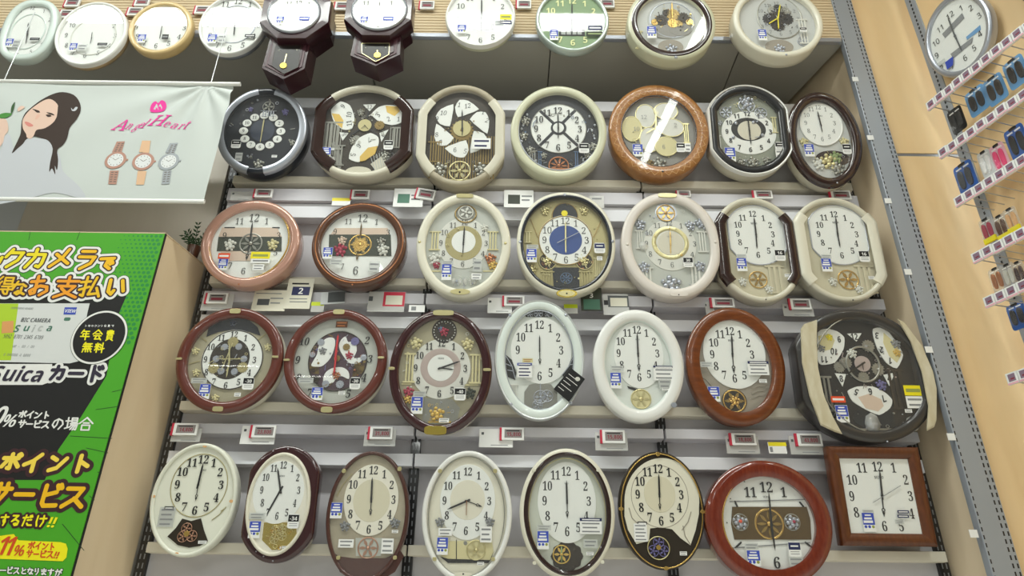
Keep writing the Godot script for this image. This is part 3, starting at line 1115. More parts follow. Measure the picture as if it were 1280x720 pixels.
func hanging_banner() -> void:
	thing("hanging_banner","white cloth banner with a portrait, pink lettering and three printed wristwatches, hung from a rod","banner",Vector3(0,0,0.27))
	warped = true
	fold_x = -1175.6
	fold_y = 3519.2
	cloth(-2700,-1175.6,2937.7,3519.2)
	part("cloth",M.bannercloth)
	print_on_cloth([-1988.3,2930.4,-2027.2,3005.3,-2061.2,3112.3,-2079.6,3189.1,-2069.8,3195.7,-2043.3,3168.3,-2023.9,3154,-2022.4,3175.3,-2027.8,3209.8,-2030.1,3235.5,-2025.4,3244.1,-2017.6,3243.6,-2008.3,3235.9,-1996.4,3216,-1983.1,3189.3,-1972.4,3172.7,-1967.1,3175.3,-1964.3,3187.9,-1959.8,3200,-1951.6,3208.9,-1941.7,3217.4,-1931,3223.3,-1919.5,3225.4,-1907.3,3225,-1894.6,3223.8,-1881.5,3223.3,-1868,3222,-1854.8,3218,-1842.4,3211,-1830.4,3201.4,-1818,3188.6,-1804.6,3171.6,-1791,3151.4,-1778.6,3130.9,-1769.9,3111.1,-1762.4,3090.8,-1749.2,3069.9,-1724.7,3047.1,-1694.6,3023.7,-1668.8,3002.3,-1649.6,2982.9,-1634.5,2965.4,-1626.2,2952.4,-1624.5,2944.7,-1629.5,2941.4,-1644.1,2942.1,-1673,2949.8,-1711.7,2961.5,-1749.4,2967.3,-1780.4,2961.1,-1810.2,2949.1,-1845.2,2939.2,-1891.6,2925.3,-1943.1,2913.7],1.6)
	part("coat_print",M.coatprint)
	print_on_cloth([-1973.5,3150.3,-1973.6,3164.4,-1971.6,3187.6,-1970,3209,-1969.3,3223.4,-1969,3235.8,-1970.6,3250.3,-1975.6,3269.6,-1982.5,3291.1,-1987.6,3310.6,-1989.7,3326.5,-1989.9,3340.4,-1988.4,3353.3,-1984.9,3365.1,-1979.6,3375.8,-1973.2,3387.2,-1966,3400.1,-1957.7,3413.7,-1948.3,3426.4,-1937.4,3438.3,-1925.3,3449.5,-1913,3458.4,-1900.9,3465,-1888.6,3469.4,-1875,3470.9,-1858.9,3469.4,-1841.5,3465,-1825.6,3457.8,-1812.1,3447.2,-1800.1,3433.7,-1789.9,3419.2,-1781.3,3403.8,-1774.4,3387.4,-1769.8,3371.1,-1768.1,3355,-1768.7,3338.9,-1770.7,3323.4,-1774.9,3309.2,-1780.4,3295.6,-1784,3281,-1783.4,3264.1,-1780.9,3246.3,-1779.7,3230.2,-1781,3216.4,-1783.5,3204.2,-1786.8,3193.6,-1792.4,3186,-1798.8,3179.8,-1801.6,3170.8,-1798,3156.4,-1790.8,3139.1,-1784.4,3122,-1779.5,3103.3,-1775.2,3084.7,-1773.9,3073.9,-1778.2,3078.3,-1785.4,3090.5,-1789.1,3095.5,-1784.8,3083.1,-1777.1,3063.5,-1773.6,3052.2,-1778.8,3058.5,-1788.2,3073,-1795.7,3082.2,-1798.5,3077.5,-1799.4,3067.5,-1801,3064.8,-1804.4,3075.3,-1808.6,3093.2,-1812.4,3112.7,-1814.8,3133.3,-1816.9,3155.5,-1821,3175,-1828.7,3190.4,-1838.5,3203,-1848.8,3212.7,-1858.9,3218.5,-1869.5,3221.4,-1880.1,3224.1,-1891,3228,-1902,3231.6,-1912.1,3232.7,-1921.5,3230,-1930.1,3224.8,-1936.7,3218.6,-1940.1,3211.6,-1941.6,3203.7,-1943.8,3195.7,-1947.9,3188.1,-1952.9,3180.5,-1958,3172.9,-1963.8,3162.3,-1969.7,3151.8],1.9)
	part("hair_print",M.hairprint)
	print_on_cloth([-1969.4,3273.5,-1975.8,3286.6,-1981.4,3301.2,-1984.8,3315.4,-1985.3,3328.5,-1983.8,3341.2,-1980.9,3353.4,-1977.1,3365,-1972.1,3376.1,-1965.8,3387.3,-1957.8,3399.6,-1948.5,3412,-1939.2,3421.7,-1930.5,3428.1,-1921.8,3431.9,-1912.2,3431.9,-1901,3427,-1889,3418.3,-1878.4,3408,-1869.9,3396.5,-1862.8,3383.4,-1857.7,3369.7,-1855,3355.4,-1854.4,3340.6,-1854.9,3326.9,-1855.8,3314.7,-1857.9,3303.6,-1861.7,3293.8,-1868,3285.5,-1876.1,3278.5,-1884.6,3272.9,-1894.2,3270.1,-1904.2,3268.7,-1911.5,3265.1,-1913.8,3256.8,-1913.4,3246.5,-1913.6,3237.3,-1915.4,3230.1,-1917.9,3224.1,-1921.4,3220.7,-1926.6,3220.9,-1932.9,3223.8,-1938.3,3227.7,-1941.2,3232.1,-1943.1,3237.4,-1946.6,3244.2,-1953.4,3252.5,-1961.8,3262.3],2.2)
	part("face_print",M.skinprint)
	print_on_cloth([-1872.5,3408.1,-1870.4,3419.3,-1864.8,3423.6,-1858.9,3418.1,-1853.1,3397.4,-1847.1,3367.2,-1843,3341.3,-1841.4,3325.2,-1841.7,3313.2,-1844.1,3301.6,-1849.2,3288.7,-1856.4,3276.2,-1864,3265.8,-1871.8,3258.7,-1880.1,3253.7,-1888,3248.8,-1895.7,3241.7,-1903.1,3234.7,-1908.5,3232.8,-1911.7,3239.9,-1912.9,3252,-1910.6,3262.3,-1903,3267.2,-1891.8,3270.2,-1881.5,3274.8,-1873.3,3282.3,-1865.9,3291.3,-1860.3,3301.3,-1856.5,3311,-1854.4,3321.7,-1854.8,3336.3,-1860.1,3359.7,-1868,3387.3],2.4)
	part("hair_print",M.hairprint)
	print_on_cloth([-1967.3,3375.7,-1962.9,3375.5,-1953.8,3373.3,-1945.3,3370.3,-1938,3365.8,-1931.3,3360.4,-1928.4,3357.1,-1931.8,3357.3,-1939,3359.5,-1946.6,3362.6,-1954.9,3367.1,-1963.4,3372.4],2.7)
	part("brow_print",M.hairprint)
	print_on_cloth([-1904.5,3359.4,-1899.4,3359.4,-1889.6,3357.6,-1880.7,3355,-1873.8,3350.9,-1867.8,3345.9,-1865.8,3342.8,-1870,3343.1,-1878.1,3345.4,-1886.1,3348.2,-1893.9,3352.1,-1901.6,3356.6],2.7)
	part("brow_print",M.hairprint)
	print_on_cloth([-1956.5,3370.1,-1952.9,3370.9,-1945.7,3370.1,-1939.5,3368.4,-1935.2,3365.6,-1931.7,3361.9,-1930.5,3359,-1932.6,3357.2,-1937,3356.2,-1941.8,3356.9,-1947.6,3360.7,-1953.8,3366.2],2.7)
	part("eye_print",M.eyeprint)
	print_on_cloth([-1902.2,3345.1,-1899.6,3347.2,-1893.8,3348.4,-1888.3,3348.2,-1883.3,3345.8,-1878.6,3342.1,-1876.4,3338.9,-1878.6,3336.3,-1883.3,3334.2,-1888.3,3333.9,-1893.8,3336.8,-1899.6,3341.4],2.7)
	part("eye_print",M.eyeprint)
	print_on_cloth([-1935.8,3347.5,-1931.6,3347.7,-1926.1,3344.5,-1923,3340,-1923.9,3333.7,-1927.1,3326.1,-1930.2,3321,-1932.9,3319.8,-1935.6,3321.2,-1937.3,3324.6,-1937.9,3331.9,-1937.4,3341.4],2.7)
	part("nose_print",M.blushprint)
	print_on_cloth([-1973.2,3307.1,-1969.6,3307.8,-1963.1,3306.4,-1955.7,3303.6,-1946.6,3298.7,-1936.7,3292.3,-1931.2,3287.1,-1932.9,3283.8,-1939,3281.6,-1945.5,3281.3,-1951.6,3283.5,-1958.2,3287.7,-1963.8,3292.2,-1968.6,3297.6,-1972.4,3303.3],2.7)
	part("mouth_print",M.lipprint)
	print_on_cloth([-2026.8,3374.7,-2025.2,3380.6,-2021.5,3386.6,-2017,3390.3,-2011,3390.4,-2004.3,3388,-2000.2,3384.8,-2000.8,3380.7,-2004.1,3375.7,-2007.7,3371.2,-2011,3366.8,-2014.5,3362.9,-2017.9,3361.5,-2021.7,3364.1,-2025.3,3369.3],2.7)
	part("ear_print",M.skinprint)
	print_on_cloth([-1813.7,3387.7,-1811.4,3385.1,-1806.8,3379.2,-1802.8,3376.3,-1800.6,3380.2,-1799,3387.1,-1796.9,3391.9,-1793.3,3392.6,-1789.3,3391.1,-1786.8,3388.2,-1786.7,3382.7,-1788.2,3375.8,-1790.7,3370.8,-1794.6,3368.8,-1799.5,3368.7,-1804.1,3370.6,-1808.3,3376,-1812.1,3383.5],2.7)
	part("hair_clip_print",M.coatprint)
	print_on_cloth([-2125,3317.9,-2115.6,3332.5,-2093.9,3328.8,-2075,3323.4,-2064.7,3323.1,-2057.2,3321.1,-2049.7,3314.4,-2040.2,3299.5,-2030.9,3280.1,-2024.9,3263.3,-2024.8,3252.7,-2028,3244.6,-2030.1,3235.5,-2028.5,3223.6,-2025.7,3210.8,-2024.9,3199,-2027.1,3188.9,-2031.2,3179.8,-2037.2,3171.7,-2044.9,3158.3,-2054.4,3145.9,-2066.9,3153.3,-2087.9,3199.6,-2112.3,3267.1],2.1)
	part("hand_print",M.skinprint)
	print_on_cloth([-2101.4,3335.3,-2096.6,3340.9,-2087.1,3347.3,-2077.4,3351.9,-2068.3,3353.5,-2059.1,3353.3,-2051.4,3352.3,-2045.4,3351.1,-2041,3349.1,-2039.5,3345.8,-2042,3340.3,-2047.5,3333.6,-2054.5,3328.5,-2063.5,3326.2,-2074,3325.5,-2083.4,3326.1,-2091.8,3328.1,-2098.9,3331.3],2.6)
	part("leaf_print",M.leafprint)
	print_on_cloth([-2046.2,3352.4,-2049.3,3361.5,-2052.7,3374.2,-2054.6,3385.9,-2053.9,3396.8,-2051.7,3406.7,-2049.2,3410.2,-2046.4,3402.9,-2043.2,3389.2,-2040.9,3376.5,-2039.8,3366.5,-2039.5,3357.6,-2040,3351.5,-2041.4,3348.7,-2043.7,3348.8],2.7)
	part("leaf_print",M.darkleafprint)
	txt("A","s",53.8,-1580.6,3300.9,2.4,-3,1.0,.5)
	txt("n","s",27.9,-1550.9,3294.9,2.4,-3,0.68,.5)
	txt("g","s",40.7,-1521.5,3286.7,2.4,-3,0.68,.5)
	txt("e","s",28,-1502.8,3299.9,2.4,-3,0.68,.5)
	txt("l","s",49.6,-1484.6,3308.9,2.4,-3,0.68,.5)
	txt("H","s",56.3,-1432.2,3321.6,2.4,-4,1.1,.5)
	txt("e","s",25.8,-1397.6,3301.6,2.4,-4,0.9,.5)
	txt("a","s",25.8,-1368.5,3297.7,2.4,-4,0.9,.5)
	txt("r","s",25.8,-1340.9,3296,2.4,-4,0.9,.5)
	txt("t","s",40.9,-1316.4,3300.7,2.4,-4,0.9,.5)
	part("pink_lettering",M.pinkprint)
	print_on_cloth([-1485.8,3372.3,-1488.4,3381.2,-1488.2,3393.1,-1486.6,3403.4,-1483.2,3411.1,-1478.2,3417.1,-1473.4,3420.4,-1469.1,3418.9,-1465,3414.7,-1461.1,3412.8,-1457.7,3416.5,-1454.4,3422.6,-1450.5,3426.4,-1445.1,3426.3,-1439.2,3423.9,-1434.2,3419.9,-1430.6,3414,-1428,3406.5,-1426.6,3398.8,-1426.5,3390.8,-1427.6,3382.8,-1429.9,3376.5,-1433.7,3373.3,-1438.7,3371.8,-1444,3370.8,-1449.1,3369.5,-1454.4,3368.5,-1460.7,3368.3,-1469.3,3368.2,-1478.9,3368.7],2.1)
	part("heart_emblem",M.pinkprint)
	print_on_cloth([-1474.8,3383.6,-1466.3,3409.3,-1458.5,3394.9,-1451.9,3410.7,-1436.9,3384.2,-1442.9,3384.1,-1453,3397.3,-1455.3,3381.7,-1463.7,3394.9,-1467.3,3381.5],2.3)
	part("emblem_print",M.bannercloth)
	print_on_cloth([-1582.1,3218.3,-1548.7,3218.8,-1546.9,3161.5,-1585.6,3163],1.8)
	part("strap_print",M.watchrose)
	print_on_cloth([-1568.1,3074.7,-1533.7,3075.2,-1526.2,3010.8,-1556.9,3010.4],1.8)
	part("strap_print",M.watchrose)
	print_on_cloth([-1574.6,3208.9,-1564.8,3210.1,-1564.6,3206,-1574.3,3204.8],2)
	print_on_cloth([-1559.5,3209.2,-1549.8,3210.4,-1549.5,3206.2,-1559.3,3205],2)
	print_on_cloth([-1560.4,3067.8,-1550.9,3068.9,-1550.6,3064.9,-1560.2,3063.8],2)
	print_on_cloth([-1545.7,3068,-1536.2,3069.2,-1535.9,3065.2,-1545.5,3064],2)
	print_on_cloth([-1575.4,3199.5,-1565.7,3200.7,-1565.4,3196.5,-1575.1,3195.3],2)
	print_on_cloth([-1560.4,3199.7,-1550.6,3200.9,-1550.4,3196.8,-1560.1,3195.6],2)
	print_on_cloth([-1559.1,3056.8,-1549.6,3058,-1549.3,3054,-1558.8,3052.9],2)
	print_on_cloth([-1544.4,3057.1,-1534.9,3058.2,-1534.6,3054.2,-1544.1,3053.1],2)
	print_on_cloth([-1576.2,3190.1,-1566.5,3191.3,-1566.2,3187.1,-1575.9,3185.9],2)
	print_on_cloth([-1561.2,3190.3,-1551.5,3191.5,-1551.2,3187.4,-1560.9,3186.2],2)
	print_on_cloth([-1557.7,3045.9,-1548.2,3047,-1548,3043.1,-1557.5,3041.9],2)
	print_on_cloth([-1543.1,3046.1,-1533.6,3047.3,-1533.3,3043.3,-1542.8,3042.2],2)
	print_on_cloth([-1577,3180.7,-1567.3,3181.9,-1567,3177.8,-1576.7,3176.6],2)
	print_on_cloth([-1562.1,3181,-1552.3,3182.1,-1552.1,3178,-1561.8,3176.8],2)
	print_on_cloth([-1556.4,3035,-1546.9,3036.2,-1546.6,3032.2,-1556.1,3031.1],2)
	print_on_cloth([-1541.8,3035.2,-1532.3,3036.4,-1532,3032.4,-1541.5,3031.3],2)
	print_on_cloth([-1577.8,3171.4,-1568.1,3172.6,-1567.9,3168.4,-1577.5,3167.2],2)
	print_on_cloth([-1562.9,3171.6,-1553.2,3172.8,-1552.9,3168.6,-1562.6,3167.5],2)
	print_on_cloth([-1555,3024.2,-1545.6,3025.3,-1545.3,3021.4,-1554.8,3020.2],2)
	print_on_cloth([-1540.5,3024.4,-1531,3025.5,-1530.7,3021.6,-1540.2,3020.5],2)
	part("link_print",M.watchdark).set_meta("kind","stuff")
	disc(-1560.4,3125.4,41.2,42,1.2,2.3,2,.1)
	part("watch_case_print",M.watchrose)
	disc(-1560.4,3125.4,30.5,31.3,2.1,2.6,2,.1)
	part("watch_dial_print",M.watchface)
	dots(-1560.4,3125.4,23.9,24.7,12,1.6,2.9)
	rib([-1572.8,3133.6,-1560.4,3125.4,-1548,3135.7],1.6,2.5,2.9)
	part("watch_marks",M.watchdark)
	box(-1515.9,3127.4,8,8,1.2,2.2,.1)
	part("crown_print",M.watchrose)
	print_on_cloth([-1478.3,3219.9,-1444.8,3220.4,-1439,3163.1,-1477.7,3164.6],1.8)
	part("strap_print",M.tanprint)
	print_on_cloth([-1461.8,3076.3,-1427.4,3076.8,-1421.1,3012.4,-1451.8,3011.9],1.8)
	part("strap_print",M.tanprint)
	disc(-1451.9,3121.9,41.2,42,1.2,2.3,2,.1)
	part("watch_case_print",M.watchrose)
	disc(-1451.9,3121.9,30.5,31.3,2.1,2.6,2,.1)
	part("watch_dial_print",M.watchface)
	dots(-1451.9,3121.9,23.9,24.7,12,1.6,2.9)
	rib([-1464.3,3130.2,-1451.9,3121.9,-1439.6,3132.2],1.6,2.5,2.9)
	part("watch_marks",M.watchdark)
	box(-1407.4,3124,8,8,1.2,2.2,.1)
	part("crown_print",M.watchrose)
	print_on_cloth([-1369.1,3213.1,-1335.7,3213.6,-1337.8,3164.7,-1376.4,3166.2],1.8)
	part("strap_print",M.watchsteel)
	print_on_cloth([-1362,3077.8,-1327.6,3078.3,-1322.3,3013.8,-1353.1,3013.4],1.8)
	part("strap_print",M.watchsteel)
	print_on_cloth([-1361.9,3203.8,-1352.1,3205,-1352,3200.8,-1361.8,3199.6],2)
	print_on_cloth([-1346.9,3204,-1337.1,3205.2,-1337,3201.1,-1346.7,3199.9],2)
	print_on_cloth([-1354.6,3070.9,-1345,3072,-1344.9,3068,-1354.5,3066.9],2)
	print_on_cloth([-1339.9,3071.1,-1330.3,3072.2,-1330.2,3068.2,-1339.8,3067.1],2)
	print_on_cloth([-1363.1,3194.4,-1353.3,3195.6,-1353.1,3191.4,-1362.9,3190.2],2)
	print_on_cloth([-1348,3194.6,-1338.3,3195.8,-1338.1,3191.6,-1347.9,3190.5],2)
	print_on_cloth([-1353.6,3059.9,-1344.1,3061,-1343.9,3057,-1353.5,3055.9],2)
	print_on_cloth([-1338.9,3060.1,-1329.4,3061.3,-1329.3,3057.3,-1338.8,3056.1],2)
	print_on_cloth([-1364.2,3185,-1354.4,3186.2,-1354.3,3182,-1364.1,3180.8],2)
	print_on_cloth([-1349.2,3185.2,-1339.4,3186.4,-1339.3,3182.3,-1349.1,3181.1],2)
	print_on_cloth([-1352.6,3049,-1343.1,3050.1,-1343,3046.1,-1352.5,3045],2)
	print_on_cloth([-1338,3049.2,-1328.4,3050.3,-1328.3,3046.3,-1337.9,3045.2],2)
	print_on_cloth([-1365.3,3175.6,-1355.6,3176.8,-1355.5,3172.7,-1365.2,3171.5],2)
	print_on_cloth([-1350.4,3175.9,-1340.6,3177.1,-1340.5,3172.9,-1350.2,3171.7],2)
	print_on_cloth([-1351.7,3038.1,-1342.2,3039.2,-1342,3035.2,-1351.5,3034.1],2)
	print_on_cloth([-1337,3038.3,-1327.5,3039.4,-1327.4,3035.5,-1336.9,3034.3],2)
	print_on_cloth([-1366.5,3166.3,-1356.7,3167.5,-1356.6,3163.4,-1366.3,3162.2],2)
	print_on_cloth([-1351.5,3166.5,-1341.8,3167.7,-1341.7,3163.6,-1351.4,3162.4],2)
	print_on_cloth([-1350.7,3027.2,-1341.2,3028.3,-1341.1,3024.4,-1350.6,3023.3],2)
	print_on_cloth([-1336.1,3027.4,-1326.6,3028.5,-1326.5,3024.6,-1336,3023.5],2)
	part("link_print",M.watchdark).set_meta("kind","stuff")
	disc(-1350.9,3121.4,41.2,42,1.2,2.3,2,.1)
	part("watch_case_print",M.watchsteel)
	disc(-1350.9,3121.4,30.5,31.3,2.1,2.6,2,.1)
	part("watch_dial_print",M.watchface)
	dots(-1350.9,3121.4,23.9,24.7,12,1.6,2.9)
	rib([-1363.3,3129.6,-1350.9,3121.4,-1338.5,3131.7],1.6,2.5,2.9)
	part("watch_marks",M.watchdark)
	box(-1306.4,3123.5,8,8,1.2,2.2,.1)
	part("crown_print",M.watchsteel)
	warped = false
	X = Transform3D(Basis(Vector3(0,1,0),PI / 2),Vector3(-2710,3523.2,0))
	disc(0,0,9,9,0,1564.4,2,1)
	part("rod",M.white)
	X = Transform3D(Basis(Vector3(0,1,0),PI / 2),Vector3(-2700,2937.7,0))
	disc(0,0,7,9,0,1528.4,2,1)
	part("bottom_bar",M.white)
	X = Transform3D.IDENTITY
	X = Transform3D(Basis(Vector3(1,0,0),-PI / 2),Vector3(-2136.2,3519.2,0))
	disc(0,0,1.6,1.6,0,410.8,106,.2)
	part("hanging_wire",M.silverwhite)
	X = Transform3D.IDENTITY
	X = Transform3D(Basis(Vector3(1,0,0),-PI / 2),Vector3(-1270,3519.2,0))
	disc(0,0,1.6,1.6,0,410.8,106,.2)
	part("hanging_wire",M.silverwhite)
	X = Transform3D.IDENTITY

func cabinet_and_plant() -> void:
	thing("display_cabinet","beige laminate cabinet behind the green sign board","cabinet",Vector3.ZERO)
	X = Transform3D(Basis(Vector3(1,0,0),PI / 2),Vector3(0,2811.9,0))
	pol([-2500,-14,-1258,-14,-1306.5,240,-2500,240],0,2811.9)
	X = Transform3D.IDENTITY
	part("body",M.beige3)
	X = Transform3D(Basis(Vector3(1,0,0),PI / 2),Vector3(0,2815.9,0))
	pol([-2500,-14,-1256,-14,-1304.5,241,-2500,241],0,4)
	X = Transform3D.IDENTITY
	part("top_board",M.beige3)
	thing("leafy_plant","small artificial leafy plant in a brown pot behind the rose-pink clock","plant",Vector3(-1.285,2.8159,.05))
	X = Transform3D(Basis(Vector3(1,0,0),-PI / 2),Vector3.ZERO)
	loft(outline(2,26,26,24),Vector2.ZERO,prof([6,0,0,45,0,48,4,48,5,40]),true,true)
	X = Transform3D.IDENTITY
	part("pot",M.brown)
	plant_leaves()

func sign_board() -> void:
	thing("sign_board","bright green sign board with big yellow Japanese lettering and a printed payment card","sign",Vector3(0,0,0.252))
	box(-1874.8,1977.6,1150.5,1655.3,-10,0,0.5)
	part("board",M.signgreen)
	box(-1873.3,1978.6,1153.5,1657.3,-11,-3,0.3)
	part("edge",M.ink)
	for j in 26:
		for i in 9:
			var x := -1311.5 - i * 17. - (j % 2) * 8.5
			var y := 2793.3 - j * 17.
			var r := 6.6 - i * .55
			if r > .9: disc(x,y,r,r,0,.25,112,.05)
	part("halftone_dots",M.signteal).set_meta("kind","stuff")
	pol([-2160.8,2528.2,-1374.6,2545.2,-1385.3,2457.8,-1363.2,2245.8,-1406.4,2107.5,-1448.5,1996.9,-1461.8,1901.2,-1902.5,1895.9],0.1,0.3)
	part("black_field",M.signblack)
	rib([-1365.4,2129.6,-1294.8,2141.3],1.6,.2,.5)
	rib([-1423.3,2041.2,-1286.9,2035],1.6,.2,.5)
	rib([-1360.4,2003.1,-1287.1,1988.6],1.6,.2,.5)
	rib([-1329.2,2190.3,-1299.5,2199],1.6,.2,.5)
	rib([-1303.3,1927.9,-1289.3,1923],1.6,.2,.5)
	rib([-1307.4,1854.2,-1289.1,1842.4],1.6,.2,.5)
	rib([-1366.6,1770.4,-1278.7,1695.7],1.6,.2,.5)
	rib([-1801.6,2805.1,-1796.3,2770.5],1.6,.2,.5)
	rib([-1617.1,2807.7,-1618.8,2773.1],1.6,.2,.5)
	part("pattern_line",M.signdark).set_meta("kind","stuff")
	jp("ッ",-1898,2652.9,37.7,54.9,-4.8)
	jp("ク",-1857.7,2653.5,75.4,78.4,-6.3)
	jp("カ",-1778.9,2651.7,77.9,81.3,-5.4)
	jp("メ",-1689.2,2655.8,78,78.4,-3.9)
	jp("ラ",-1591.1,2648.6,70.4,84.1,-2.7)
	jp("で",-1505.6,2649.8,52.8,54.8,-0.9)
	jp("得",-1848.8,2541.3,64.1,78,-6.2)
	jp("な",-1792.1,2542.1,56.7,55.5,-3.9)
	jp("お",-1729.6,2540.2,78.9,80.8,-4.7)
	jp("支",-1635.9,2533.2,86.2,86.3,-3.5)
	jp("払",-1550.5,2537.1,81.3,83.6,-2.1)
	jp("い",-1455.9,2543.9,71.6,72.5,-0.6)
	jp_ink("outline",M.signdark,46,0.6)
	jp_ink("white_ground",M.signwhite,42,0.9)
	jp_ink("letter_edge",M.signbrown,23,1.3)
	strokes = []
	cards_z = 0.
	jp("ッ",-1898,2652.9,37.7,54.9,-4.8)
	jp("ク",-1857.7,2653.5,75.4,78.4,-6.3)
	jp("カ",-1778.9,2651.7,77.9,81.3,-5.4)
	jp_ink("letter",M.signyellow,13,2)
	strokes = []
	jp("メ",-1689.2,2655.8,78,78.4,-3.9)
	jp("ラ",-1591.1,2648.6,70.4,84.1,-2.7)
	jp("で",-1505.6,2649.8,52.8,54.8,-0.9)
	jp_ink("letter",M.signamber,13,2)
	strokes = []
	jp("得",-1848.8,2541.3,64.1,78,-6.2)
	jp_ink("letter",M.signamber2,7.5,2)
	strokes = []
	jp("な",-1792.1,2542.1,56.7,55.5,-3.9)
	jp_ink("letter",M.signamber2,9,2)
	strokes = []
	jp("払",-1550.5,2537.1,81.3,83.6,-2.1)
	jp_ink("letter",M.signamber2,10,2)
	strokes = []
	jp("い",-1455.9,2543.9,71.6,72.5,-0.6)
	jp_ink("letter",M.signamber2,13,2)
	strokes = []
	jp("お",-1729.6,2540.2,78.9,80.8,-4.7)
	jp_ink("letter",M.signorange,12,2)
	strokes = []
	jp("支",-1635.9,2533.2,86.2,86.3,-3.5)
	jp_ink("letter",M.signorange,11,2)
	strokes = []
	pol([-1989.4,2507.4,-1495.5,2514.1,-1493.1,2475.2,-1467.6,2298.1,-1498.8,2288.7,-1908,2292.4],1.1,1.3)
	part("card_print",M.cardgrey)
	pol([-1989,2506.4,-1746.7,2509.7,-1701.4,2297.4,-1908.9,2294.7],1.3,1.5)
	part("card_print_green",M.cardlime)
	pol([-1780.3,2440.2,-1741.1,2443.1,-1727.7,2398.3,-1767.5,2395.4],1.6,1.8)
	part("chip_print",M.cardorange)
	pol([-1579,2497.3,-1535.9,2497.9,-1532.9,2469.8,-1574.9,2469.3],1.6,1.8)
	part("badge_print",M.blue)
	disc(-1556.6,2452.2,11,6.5,1.4,1.9,4,.1)
	part("logo_print",M.greengrey)
	txt("VIEW","A",12.5,-1554.6,2483.5,2,-1.2,0.9,0.1)
	part("badge_text",M.paper)
	txt("BIC CAMERA","A",15.2,-1663.4,2446.5,2,-1.2,0.82,0.1)
	part("card_text",M.greyprint2)
	txt("S","A",27.3,-1719.1,2413.9,2,-1.2,1.0,0.1)
	part("card_text",M.greengrey)
	txt("u","A",19.7,-1686.6,2414.4,2,-1.2,1.0,0.1)
	part("card_text",M.greengrey)
	txt("i","A",27.3,-1661.9,2414.7,2,-1.2,1.0,0.1)
	part("card_text",M.softgrey)
	txt("c","A",19.7,-1638.9,2415,2,-1.2,1.0,0.1)
	part("card_text",M.softgrey)
	txt("a","A",19.8,-1607.3,2415.4,2,-1.2,1.0,0.1)
	part("card_text",M.greengrey)
	txt("5092 8701 2345 6789","m",13.9,-1687.2,2383.4,2,-1.2,0.62,0.1)
	part("card_number",M.greyprint2)
	txt("00 - 00 / 00","m",9.2,-1674.6,2347.9,2,-1.2,0.8,0.1)
	txt("0 000000 0 0000","m",9.1,-1686.7,2317,2,-1.2,0.8,0.1)
	part("card_text",M.greyprint)
	txt("00000000 00000","a",7.7,-1727.3,2491.4,2,-1.2,1.0,0.1)
	part("card_text",M.greyprint)
	disc(-1425.7,2386.2,95.6,100.9,1.6,2.0,2,.1)
	part("outline",M.signdark)
	disc(-1425.7,2386.2,94.1,99.4,1.7,2.3,2,.1)
	part("white_ground",M.signwhite)
	disc(-1425.7,2386.2,87.1,92.4,2,2.6,2,.1)
	part("black_roundel",M.signblack)
	jp("年",-1490.1,2374.8,32.3,38.3,-4.1)
	jp("会",-1447.5,2374,33.1,38.8,-3.9)
	jp("費",-1405.4,2373.1,34.4,38.8,-3.5)
	jp("無",-1470.2,2329,34.1,36.8,-3.8)
	jp("料",-1428.4,2328.1,33.3,36.7,-3.5)
	jp_ink("letter",M.signbright,4.6,2.8)
	strokes = []
	jp("ト",-1486.7,2422.7,7.8,8.5,-0.9)
	jp("年",-1475.4,2422.8,8.7,8.5,-0.9)
	jp("の",-1464.1,2423,8.7,8.5,-0.9)
	jp("ク",-1452.8,2423.1,8.7,8.5,-0.8)
	jp("ン",-1441.5,2423.3,8.7,8.5,-0.8)
	jp("ト",-1430.2,2423.4,6.9,8.5,-0.8)
	jp("会",-1419.8,2423.6,8.7,8.5,-0.8)
	jp("費",-1407.7,2423.7,9.6,8.5,-0.8)
	jp("で",-1394.6,2423.9,9.6,8.5,-0.8)
	jp_ink("letter",M.paper,1.1,2.8)
	strokes = []
	jp("カ",-1550.6,2230.2,48.1,48.8,-3.6)
	jp("ー",-1490.4,2239.8,50.3,26.6,-1.7)
	jp("ド",-1425.2,2225.2,52.3,55.4,-2.8)
	jp_ink("white_ground",M.signwhite,30,1.2)
	jp_ink("letter",M.cardink,12,2.4)
	strokes = []
	pol([-1785.5,2282.8,-1557.3,2285.7,-1545.7,2221.5,-1567.7,2211.6,-1759.4,2209.1],1.2,1.4)
	part("white_ground",M.signwhite)
	txt("Suica","A",56.5,-1660.1,2250,2.6,-1.2,0.95,0.18)
	part("lettering",M.cardink)
	jp("ポ",-1610.2,2099.6,23.9,22.3,-3.1)
	jp("イ",-1583.7,2098.6,21.7,22.3,-2.9)
	jp("ン",-1559.3,2097.6,23.9,22.3,-2.8)
	jp("ト",-1528.9,2098,17.4,22.3,-2.7)
	jp("サ",-1601.6,2067.4,24.6,24.3,-3.3)
	jp("ー",-1577.1,2072.1,21.6,13.2,-1.7)
	jp("ビ",-1552.1,2065.8,24.6,24.3,-3.1)
	jp("ス",-1525,2065.3,23.8,23.8,-2.9)
	jp("の",-1493,2060,41,42,-4.8)
	jp("場",-1449.4,2059.2,43.2,44.2,-4.7)
	jp("合",-1403.6,2058,45.3,45,-4.4)
	jp_ink("letter",M.signwhite,5,1.2)
	strokes = []
	txt("%","A",42,-1632.8,2089.1,2,-1.2,0.9,0.2)
	part("lettering",M.signwhite)
	txt("0","A",66.7,-1670.7,2104.2,2,-1.2,0.8,0.2)
	part("lettering",M.signwhite)
	jp("ポ",-1613.5,1932.4,58.9,50.5,-2.1)
	jp("イ",-1544.2,1927,58.8,54.6,-1.5)
	jp("ン",-1464.4,1928,56.7,52.5,-0.6)
	jp("ト",-1386,1926.9,52.5,52.5,0.3)
	jp("サ",-1608.6,1834.5,57.7,56.6,-2.3)
	jp("ー",-1541.3,1842.3,62.6,28.2,-0.8)
	jp("ビ",-1460.8,1817.7,64.7,70.5,-0.7)
